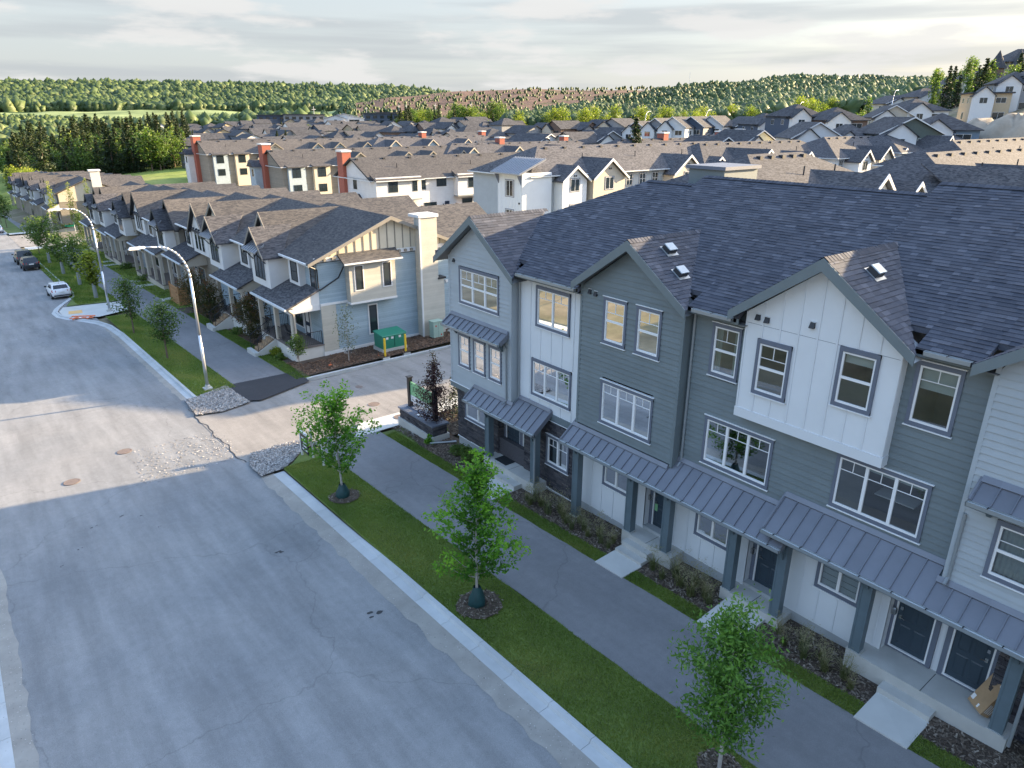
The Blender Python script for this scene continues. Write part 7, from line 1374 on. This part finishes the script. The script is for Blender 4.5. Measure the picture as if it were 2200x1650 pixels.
# ================================================================== lamps, cars, street furniture
def lamp(x, y, label, hx, hz, z0=None, s=1.0, dirv=(-1, 0)):
    z0 = plane(y)+.09 if z0 is None else z0; t = T('street_lamp', label, 'street lamp', (x, y, z0), 0, 'curved-arm street lamps', world=False)
    R = abs(hx); q = min(1.5*s, R*.6); zb = hz-2.0*s; pts = [Vector((0, 0, .25)), Vector((0, 0, zb*.5)), Vector((0, 0, zb))]
    for k in range(1, 12):
        a = k/11*math.pi/2; w = q*(1-math.cos(a)); pts.append(Vector((dirv[0]*w, dirv[1]*w, zb+(hz-.06-zb)*math.sin(a))))
    pts.append(Vector((dirv[0]*(R-.6*s), dirv[1]*(R-.6*s), hz)))
    rr = [.105*s, .085*s, .075*s]+[.07*s-.025*s*k/12 for k in range(1, 13)]; m = MB().path([tuple(p) for p in pts], rr, 10); t.part('pole', m, 'galvanised', smooth=True)
    t.part('base', MB().box(-.24*s, .24*s, -.24*s, .24*s, 0, .10).lathe((0, 0, .1), [(.17*s, 0), (.14*s, .18)], 12), 'concrete'); e = pts[-1]; d = Vector((dirv[0], dirv[1], 0))
    sd_ = Vector((-d.y, d.x, 0)); f = lambda a, b_, c_: tuple(e+d*a+sd_*b_+Vector((0, 0, c_)))
    h = t.part('lamp_head', MB().hexa([f(-.05, -.07, -.06), f(.78*s, -.15, -.07), f(.78*s, .15, -.07), f(-.05, .07, -.06)], [f(-.05, -.06, .05), f(.68*s, -.10, .05), f(.68*s, .10, .05), f(-.05, .06, .05)]), 'lamp_head'); t.part('lens', MB().hexa([f(.3*s, -.11, -.10), f(.7*s, -.12, -.10), f(.7*s, .12, -.10), f(.3*s, .11, -.10)], [f(.3*s, -.12, -.065), f(.74*s, -.13, -.065), f(.74*s, .13, -.065), f(.3*s, .12, -.065)]), 'sign_white', h)
    return t
lamp(10.55, 43.0, 'tall curved-arm street lamp on the near verge by the dark patch', -2.75, 8.85, s=1.0)
lamp(10.42, 72.6, 'tall curved-arm street lamp at the ramp with the yellow plate', -2.7, 9.35, s=1.0)
for c, r, lab in ((1514, 262, 'thin street lamp against the wooded hill above the navy house'), (1384, 285, 'thin street lamp above the brown clad house'), (1909, 300, 'thin street lamp in front of the pale terrace'), (1712, 330, 'thin street lamp in front of the wood above the balcony house')):
    x, y = colpos(c, r); lamp(x, y, lab, 2.6, 11.5, g1(x, y), 1.6, (1, 0))
lamp(46.5, 27.6, 'lane lamp hidden behind the front roofs', 2.0, 9.0, g1(46.5, 27.6), .9, (0, 1)) if False else None
for i, (c, r) in enumerate(((672, 620), (785, 900), (855, 760), (871, 770), (933, 800), (1010, 850), (1472, 1250))):
    x, y = colpos(c, r); z = g1(x, y); t = T('utility_pole', '%s utility pole from the left on the heath skyline' % ORD[i], 'utility pole', (x, y, z), 0, 'poles on the heath', world=False); t.part('pole', MB().tube((0, 0, -1), (0, 0, 17 if i < 6 else 25), .28, .18, 6), 'gutter_inside'); t.part('crossarm', MB().box(-1.6, 1.6, -.12, .12, 14.6, 14.9), 'gutter_inside')
def car(x, y, rz, paint, label, L=4.3, W=1.8, Hc=1.5, suv=False, roofrail=False):
    """body lofted from stations; windows, lamps, wheels and mirrors are parts"""
    z0 = plane(y)+.004; t = T('parked_car', label, 'car', (x, y, z0), rz, 'cars parked along the kerb', world=False); t.o.rotation_euler = (math.atan(-.045), 0, rz)
    k = L/4.3; b = .1 if suv else 0; hw = W/2
    st = [(-2.13, .42+b, .62+b, .74), (-2.08, .32+b, .95+b, .82), (-1.95, .24+b, 1.03+b, .92), (-1.5, .22+b, 1.05+b, .985), (-.6, .21+b, 1.03+b, 1), (.4, .21+b, 1.0+b, 1), (1.0, .22+b, .97+b, .985), (1.55, .24+b, .92+b, .95), (1.9, .28+b, .82+b, .88), (2.08, .34+b, .70+b, .78), (2.13, .42+b, .58+b, .66)]
    m = MB(); n = 10; ring = []
    for (yy, zl, zt, f) in st:
        w = hw*f; zm = (zl+zt)/2; ring.append([(-w*.80, yy*k, zl), (-w*.97, yy*k, zl+.12), (-w, yy*k, zm), (-w*.965, yy*k, zt-.10), (-w*.86, yy*k, zt), (w*.86, yy*k, zt), (w*.965, yy*k, zt-.10), (w, yy*k, zm), (w*.97, yy*k, zl+.12), (w*.80, yy*k, zl)])
    m.v = [p for R_ in ring for p in R_]; m.f = [(j*n+i, j*n+(i+1) % n, (j+1)*n+(i+1) % n, (j+1)*n+i) for j in range(len(st)-1) for i in range(n)]+[tuple(range(n))[::-1], tuple(range((len(st)-1)*n, len(st)*n))]; m.a = [0.0]*len(m.f)
    B = t.part('body', m, paint, smooth=True)
    g0, g1q, r0, r1 = -2.0*k, 1.02*k, (-1.55 if suv else -1.45)*k, .18*k; zb = 1.0+b; zr = Hc; wb, wr = hw*.90, hw*.70
    cab = [[(-wb, g0, zb), (-wb, g1q, zb-.03), (wb, g1q, zb-.03), (wb, g0, zb)], [(-wr, r0, zr-.03), (-wr, r1, zr-.04), (wr, r1, zr-.04), (wr, r0, zr-.03)]]
    mid = [[(-wr-.05, r0-.08, zr-.09), (-wr-.05, r1+.12, zr-.10), (wr+.05, r1+.12, zr-.10), (wr+.05, r0-.08, zr-.09)]]
    c = MB(); rows = [cab[0], mid[0], cab[1]]; c.v = [p for R_ in rows for p in R_]; c.f = [(j*4+i, j*4+(i+1) % 4, (j+1)*4+(i+1) % 4, (j+1)*4+i) for j in range(2) for i in range(4)]+[(8, 9, 10, 11)]; c.a = [0.0]*len(c.f); t.part('roof', c, paint)
    def lerp(a, b_, q): return tuple(a[i]+(b_[i]-a[i])*q for i in range(3))
    def pane(name, A, Bp, Cp, D, off, mat='car_glass'):
        n_ = (Vector(Bp)-Vector(A)).cross(Vector(D)-Vector(A)).normalized()*.012; n_ = n_ if n_.dot(Vector(off)) > 0 else -n_; t.part(name, MB().hexa([tuple(Vector(p)) for p in (A, Bp, Cp, D)], [tuple(Vector(p)+n_) for p in (A, Bp, Cp, D)]), mat)
    lo, hi = cab[0], mid[0]
    def patch(i, j, a, b_, c_, d_, off, name):
        p = lambda s, v: lerp(lerp(lo[i], lo[j], s), lerp(hi[i], hi[j], s), v); pane(name, p(a, c_), p(b_, c_), p(b_, d_), p(a, d_), off)
    patch(3, 0, .08, .92, .12, .93, (0, -1, 0), 'rear_window'); patch(1, 2, .06, .94, .06, .95, (0, 1, 0), 'windscreen')
    for (i, j, o) in ((0, 1, (-1, 0, 0)), (3, 2, (1, 0, 0))):
        patch(i, j, .16, .38, .12, .92, o, 'side_window'); patch(i, j, .41, .62, .10, .92, o, 'side_window'); patch(i, j, .65, .86, .08, .86, o, 'side_window')
    for sx in (-1, 1):
        t.part('tail_light', MB().hexa([(sx*hw*.58, -2.06*k, .74+b), (sx*hw*.92, -1.93*k, .74+b), (sx*hw*.93, -1.86*k, .96+b), (sx*hw*.55, -2.04*k, .93+b)], [(sx*hw*.58, -2.13*k, .74+b), (sx*hw*.96, -1.98*k, .74+b), (sx*hw*.95, -1.93*k, .96+b), (sx*hw*.55, -2.11*k, .93+b)]), 'tail_red'); t.part('headlight', MB().box(min(sx*hw*.5, sx*hw*.82), max(sx*hw*.5, sx*hw*.82), 1.95*k, 2.06*k, .62+b, .76+b), 'sign_white')
        mr = MB().box(min(sx*hw*.98, sx*(hw+.2)), max(sx*hw*.98, sx*(hw+.2)), .62*k, .74*k, .98+b, 1.12+b); t.part('mirror', mr, paint if paint != 'car_white' else 'car_grey')
        for yy in (-1.28*k, 1.32*k):
            r_ = .335+b*.4; x1 = sx*hw*1.005; x0 = x1-sx*.21; w_ = t.part('wheel', MB().tube((x0, yy, r_), (x1, yy, r_), r_, n=20), 'tyre'); t.part('rim', MB().tube((x1-sx*.01, yy, r_), (x1+sx*.006, yy, r_), r_*.66, n=16), 'rim_metal', w_)
    t.part('bumper', MB().box(-hw*.8, hw*.8, -2.15*k, -2.0*k, .34+b, .46+b), 'black_plastic'); t.part('number_plate', MB().box(-.26, .26, -2.165*k, -2.12*k, .66+b, .79+b), 'plate_white'); t.part('aerial', MB().prism([(-.02, r0+.18, zr-.03), (-.02, r0+.38, zr-.03), (-.02, r0+.22, zr+.07)], (.04, 0, 0)), 'black_plastic')
    return t
car(7.95, 84.9, 0.03, 'car_white', 'small white hatchback parked where the kerb bulges out', 4.25, 1.8, 1.5)
car(7.75, 109.2, 0.02, 'car_grey', 'dark blue-grey crossover parked behind the other dark car', 4.5, 1.86, 1.62, True)
car(7.75, 116.3, 0.02, 'car_dark', 'large dark sport utility car parked farther along the kerb', 4.95, 2.0, 1.82, True)
car(8.0, 167.5, 0.0, 'car_white', 'white car cut by the left edge beyond the cross street', 4.6, 1.85, 1.55)
# orange barricade lying on the gutter
t = T('barricade', 'orange traffic barricade lying flat on the corner kerb', 'barricade', (8.0, 71.0, plane(71)+.12), -.5, world=False)
for k, (a, b_) in enumerate(((-.25, .3), (.22, .3))): t.part('barricade_board', MB().box(-.95, .95, a-.12, a+.12, .05+.03*k, .10+.03*k), 'orange_paint'); 
for xx in (-.6, .55): t.part('barricade_leg', MB().box(xx-.05, xx+.05, -.6, .6, .0, .05), 'orange_paint')
for xx in (-.7, -.1, .5): t.part('reflector_band', MB().box(xx-.09, xx+.09, -.37, -.13, .101, .104), 'white_print')
# transformer, bollards, pedestals, markers beside the lane
zt = lambda y: plane(y)+.13
t = T('transformer_box', 'green electrical transformer box on a concrete pad by the lane', 'transformer', (22.95, 42.9, zt(42.9)))
z = zt(42.9)
t.part('pad', MB().box(22.15, 24.1, 42.2, 43.6, z-.2, z+.34), 'concrete'); cb_ = t.part('cabinet', MB().hexa([(22.2, 42.25, z+.34), (24.05, 42.25, z+.34), (24.05, 43.5, z+.34), (22.2, 43.5, z+.34)], [(22.2, 42.25, z+1.25), (24.05, 42.25, z+1.25), (24.05, 43.5, z+1.38), (22.2, 43.5, z+1.38)]), 'green_box')
t.part('lid', MB().hexa([(22.14, 42.19, z+1.25), (24.11, 42.19, z+1.25), (24.11, 43.56, z+1.38), (22.14, 43.56, z+1.38)], [(22.16, 42.22, z+1.31), (24.09, 42.22, z+1.31), (24.09, 43.54, z+1.44), (22.16, 43.54, z+1.44)]), 'green_box'); t.part('door_gap', MB().box(23.12, 23.14, 42.235, 42.25, z+.4, z+1.24), 'iron_black', cb_)
for xx in (22.55, 22.95, 23.55): t.part('warning_label', MB().box(xx-.09, xx+.09, 42.232, 42.249, z+1.02, z+1.17), 'white_print', cb_)
for i, (xx, yy) in enumerate(((21.9, 41.45), (23.55, 41.5))):
    b_ = T('bollard', ('yellow bollard in front of the green transformer', 'yellow bollard right of the green transformer')[i], 'bollard', (xx, yy, zt(yy)), 0, 'yellow bollards', world=False); b_.part('footing', MB().box(-.26, .26, -.2, .2, -.1, .05), 'concrete'); b_.part('post', MB().lathe((0, 0, .05), [(.075, 0), (.075, 1.25), (.05, 1.30), (.01, 1.32)], 12), 'yellow_paint')
t = T('utility_pedestal', 'pale green metal utility cabinet at the end of the blue side wall', 'utility cabinet', (27.2, 43.2, zt(43.2)), world=False); t.part('cabinet', MB().box(-.42, .42, -.3, .3, 0, 1.35), 'pale_green_box'); t.part('lid', MB().box(-.46, .46, -.34, .34, 1.35, 1.41), 'pale_green_box'); t.part('warning_label', MB().box(-.26, -.16, -.31, -.3, 1.0, 1.12).box(.2, .3, -.31, -.3, .3, .42), 'red_paint'); t.part('door_gap', MB().box(-.005, .005, -.305, -.3, .1, 1.3), 'iron_black')
t = T('utility_vault', 'low pale concrete vault beside the pale green cabinet', 'utility vault', (29.2, 43.4, zt(43.4)), world=False); t.part('vault', MB().box(-.6, .6, -.45, .45, 0, .28), 'concrete_walk'); t.part('lid', MB().box(-.5, .5, -.35, .35, .28, .32), 'pale_green_box')
for i, (xx, yy) in enumerate(((18.2, 42.2), (21.6, 41.9))): single('locate_flag', MB().tube((xx, yy, zt(yy)), (xx+.02, yy, zt(yy)+.25), .008, n=4).box(xx-.1, xx+.12, yy-.06, yy+.06, zt(yy)+.04, zt(yy)+.09), 'orange_paint', ('orange marker on the bark near the corner post', 'orange marker on the bark left of the transformer')[i], 'marker flag', 'orange markers', (xx, yy, zt(yy)))
# entrance sign: stone plinth, posts, green board
sy0, sy1, sx = 26.75, 29.95, 16.75; z = plane(28.3)+.08
t = T('entrance_sign', 'green and white entrance sign between black posts on a dark stone plinth', 'sign', (sx, 28.3, z)); t.part('footing', MB().box(sx-.38, sx+.62, sy0-.05, sy1+.05, z-.6, z+.42), 'concrete'); pl = t.part('plinth_core', MB().box(sx-.28, sx+.52, sy0+.03, sy1-.03, z+.42, z+.92), 'stone')
fs = ((sx-.28, 0, 0), (0, 1, 0), (-1, 0, 0)); fs2 = ((0, sy0+.03, 0), (1, 0, 0), (0, -1, 0)); t.pieces('stone', stone_wall(sy0+.03, sy1-.03, z+.42, z+.92, [], 0, 9, fs)+stone_wall(sx-.28, sx+.52, z+.42, z+.92, [], 0, 10, fs2), 'stone', pl, most=120)
t.part('cap', MB().box(sx-.36, sx+.60, sy0-.05, sy1+.05, z+.92, z+1.0), 'slate_trim'); t.part('cap_rail', MB().box(sx+.06, sx+.22, sy0+.3, sy1-.3, z+1.0, z+1.04), 'slate_trim')
for y in (sy0+.42, sy1-.42): p = t.part('post', MB().box(sx+.03, sx+.23, y-.10, y+.10, z+1.0, z+2.62), 'iron_black'); t.part('post_cap', MB().prism([(sx-.01, y-.14, z+2.62), (sx+.27, y-.14, z+2.62), (sx+.27, y+.14, z+2.62), (sx-.01, y+.14, z+2.62)], (0, 0, .05)), 'iron_black', p); t.part('post_shoe', MB().box(sx-.03, sx+.29, y-.16, y+.16, z+1.0, z+1.05), 'slate_trim', p)
bd = t.part('board', MB().box(sx+.10, sx+.15, sy0+.52, sy1-.52, z+1.72, z+2.42), 'sign_green'); t.part('board_foot', MB().box(sx+.10, sx+.15, sy0+.52, sy1-.52, z+1.38, z+1.715), 'sign_white', bd)
text_on(t, 'JUNI', .34, 'black_print', 'lettering', (sx+.095, 28.85, z+2.10), (0, -1, 0), (0, 0, 1), bd)
for k in range(5): t.part('small_lettering', MB().box(sx+.092, sx+.099, 28.85-k*.15, 28.95-k*.15, z+1.48, z+1.60), 'black_print', bd)
t.part('flood_lamp', MB().box(sx-.22, sx-.05, 28.1, 28.35, z+1.0, z+1.07), 'white_print')
# white-post estate sign with black board at the end of the verge
t = T('yard_sign', 'black yard sign on a white post frame behind the verge maple', 'sign', (11.3, 28.9, plane(28.9)+.09)); z = plane(28.9)+.09
for y in (27.95, 29.15): t.part('post', MB().box(11.26, 11.34, y-.04, y+.04, z-.1, z+1.5 if y > 28.5 else z+1.25), 'white_trim')
t.part('post', MB().box(11.0, 11.08, 29.75, 29.83, z-.1, z+1.3), 'white_trim'); bd = t.part('board', MB().box(11.02, 11.06, 28.95, 29.75, z+.25, z+1.15), 'iron_black'); t.part('rail', MB().box(11.0, 11.09, 28.85, 29.83, z+1.2, z+1.28), 'white_trim')
for k in range(4): t.part('lettering', MB().box(11.012, 11.02, 29.05+.06*(k % 2), 29.62-.08*(k % 3), z+.36+k*.19, z+.44+k*.19), 'white_print', bd)
# drainpipe laid across the bed, doormat, parcel, post lantern hose
single('drain_pipe', MB().tube((17.25, 25.95, plane(26)+.25), (16.25, 26.75, plane(26.7)+.17), .05, n=8), 'gutter_metal', 'grey drainpipe lying across the mulch from the end unit corner', 'drain pipe', None, (17.2, 26, plane(26)+.2))
single('doormat', MB().box(16.85, 17.45, 21.55, 22.35, .203, .225), 'mat_black', 'black doormat in front of the end unit door', 'doormat', None, (17.1, 22, .2))
def parcel():
    o = T('cardboard_box', 'long brown cardboard box leaning beside the right-hand door', 'cardboard box', (17.25, 3.15, .935), 0.0)
    U = Vector((.38, -.30, .875)).normalized(); A = Vector((.62, .785, 0)).normalized(); A = (A-U*A.dot(U)).normalized(); Bv = U.cross(A); O = Vector((17.12, 3.30, .94)); l, w, d = 1.28, .50, .24
    f = lambda a, b_, c_: tuple(O+U*a+A*b_+Bv*c_)
    cs_ = [f(0, -w/2, -d/2), f(0, w/2, -d/2), f(0, w/2, d/2), f(0, -w/2, d/2)]; low = min(p[2] for p in cs_); O += Vector((0, 0, .935-low))
    bx = o.part('box', MB().hexa([f(0, -w/2, -d/2), f(0, w/2, -d/2), f(0, w/2, d/2), f(0, -w/2, d/2)], [f(l, -w/2, -d/2), f(l, w/2, -d/2), f(l, w/2, d/2), f(l, -w/2, d/2)]), 'cardboard')
    vis = []
    for nm, nn, c0, u_, v_, hw_, hl in (('broad', -Bv, -d/2, A, U, w/2, l), ('broad', Bv, d/2, A, U, w/2, l), ('side', -A, -w/2, Bv, U, d/2, l)):
        q = (O+nn*0+ (Bv*c0 if nm == 'broad' else A*c0))
        if nn.dot(Vector((0, 0, HCAM))-O) > 0: vis.append((nm, nn, q, u_, v_, hw_))
    for nm, nn, q, u_, v_, hw_ in vis:
        Ud = u_ if u_.cross(v_).dot(nn) > 0 else -u_
        def pr(a0, a1, b0, b1, mat, name='print'):
            P = [q+v_*a0+Ud*b0+nn*.002, q+v_*a0+Ud*b1+nn*.002, q+v_*a1+Ud*b1+nn*.002, q+v_*a1+Ud*b0+nn*.002]; o.part(name, MB().poly([tuple(x) for x in P]), mat, bx)
        if nm == 'broad':
            text_on(o, 'E', .26, 'white_print', 'lettering', tuple(q+v_*1.06+Ud*(hw_*.35)+nn*.003), tuple(-v_) if False else tuple(Ud), tuple(v_), bx); text_on(o, 'o', .22, 'white_print', 'lettering', tuple(q+v_*.86+Ud*(hw_*.62)+nn*.003), tuple(Ud), tuple(v_), bx)
            pr(.10, .24, -hw_*.95, -hw_*.55, 'white_print'); pr(.05, .15, hw_*.1, hw_*.3, 'white_print'); pr(.56, .68, -.06, .02, 'black_print'); pr(1.18, 1.27, -hw_*.9, -hw_*.6, 'white_print')
        else:
            pr(.40, .46, -hw_, hw_, 'tape', 'tape')
            for k in range(4): pr(.08, .34, -hw_*.7+k*.05, -hw_*.7+k*.05+.02, 'white_print')
parcel()
# porch things, street-name sign, privacy panel, stones in the park
t = T('street_name_sign', 'green street-name sign on a thin pole at the cross street', 'sign', (16.6, 133.2, gz(133)), world=False); t.part('pole', MB().tube((0, 0, 0), (0, 0, 3.1), .04, n=8), 'gutter_inside'); t.part('plate', MB().box(-1.3, .1, -.02, .02, 2.85, 3.12), 'street_sign'); t.part('plate', MB().box(-.02, .02, -.6, .5, 3.14, 3.4), 'street_sign')
t = T('privacy_panel', 'brown slatted timber privacy panel in the front yard', 'fence panel', (15.9, 71.5, gz(71.5)))
for k in range(9): t.part('slat', MB().box(15.92, 15.98, 70.1, 73.0, gz(71.5)+.08+k*.19, gz(71.5)+.25+k*.19), 'wood_fence')
for k in range(9): t.part('slat', MB().box(15.98, 17.6, 70.04, 70.10, gz(71.5)+.08+k*.19, gz(71.5)+.25+k*.19), 'wood_fence')
for xx, yy in ((15.95, 70.05), (15.95, 73.05), (17.65, 70.07)): t.part('post', MB().box(xx-.07, xx+.07, yy-.07, yy+.07, gz(71.5)-.2, gz(71.5)+1.95), 'wood_fence')
for i, (c, r, s) in enumerate(((52, 262, 1.6), (30, 270, 1.1), (62, 258, .8))):
    x, y = colpos(c, r); m = MB().lathe((0, 0, -.3), [(s*.8, 0), (s, .5*s), (s*.7, 1.0*s), (s*.2, 1.25*s)], 8); o = link('boulder', m.mesh('boulder', 'boulder'), None, (x, y, g1(x, y))); tag(o, ('large pale boulder on the park lawn', 'middle boulder on the park lawn', 'small boulder on the park lawn')[i], 'boulder', 'boulders in the park')
for i, (x, y) in enumerate(((18.2, 57.6), (18.0, 59.4), (18.1, 48.2))):
    zz = gz(y)+.95 if y < 54 else gz(53)+.95; t = T('porch_chair', ('dark chair on the second porch', 'second dark chair on the second porch', 'dark chair on the corner porch')[i], 'chair', (x, y, zz), i*.7, 'porch chairs', world=False); t.part('seat', MB().box(-.3, .3, -.3, .3, .36, .42), 'iron_black'); t.part('backrest', MB().hexa([(-.3, .26, .42), (.3, .26, .42), (.3, .32, .42), (-.3, .32, .42)], [(-.3, .40, .95), (.3, .40, .95), (.3, .46, .95), (-.3, .46, .95)]), 'iron_black')
    for a in (-.27, .27):
        for b_ in (-.27, .27): t.part('leg', MB().box(a-.025, a+.025, b_-.025, b_+.025, 0, .36), 'iron_black')
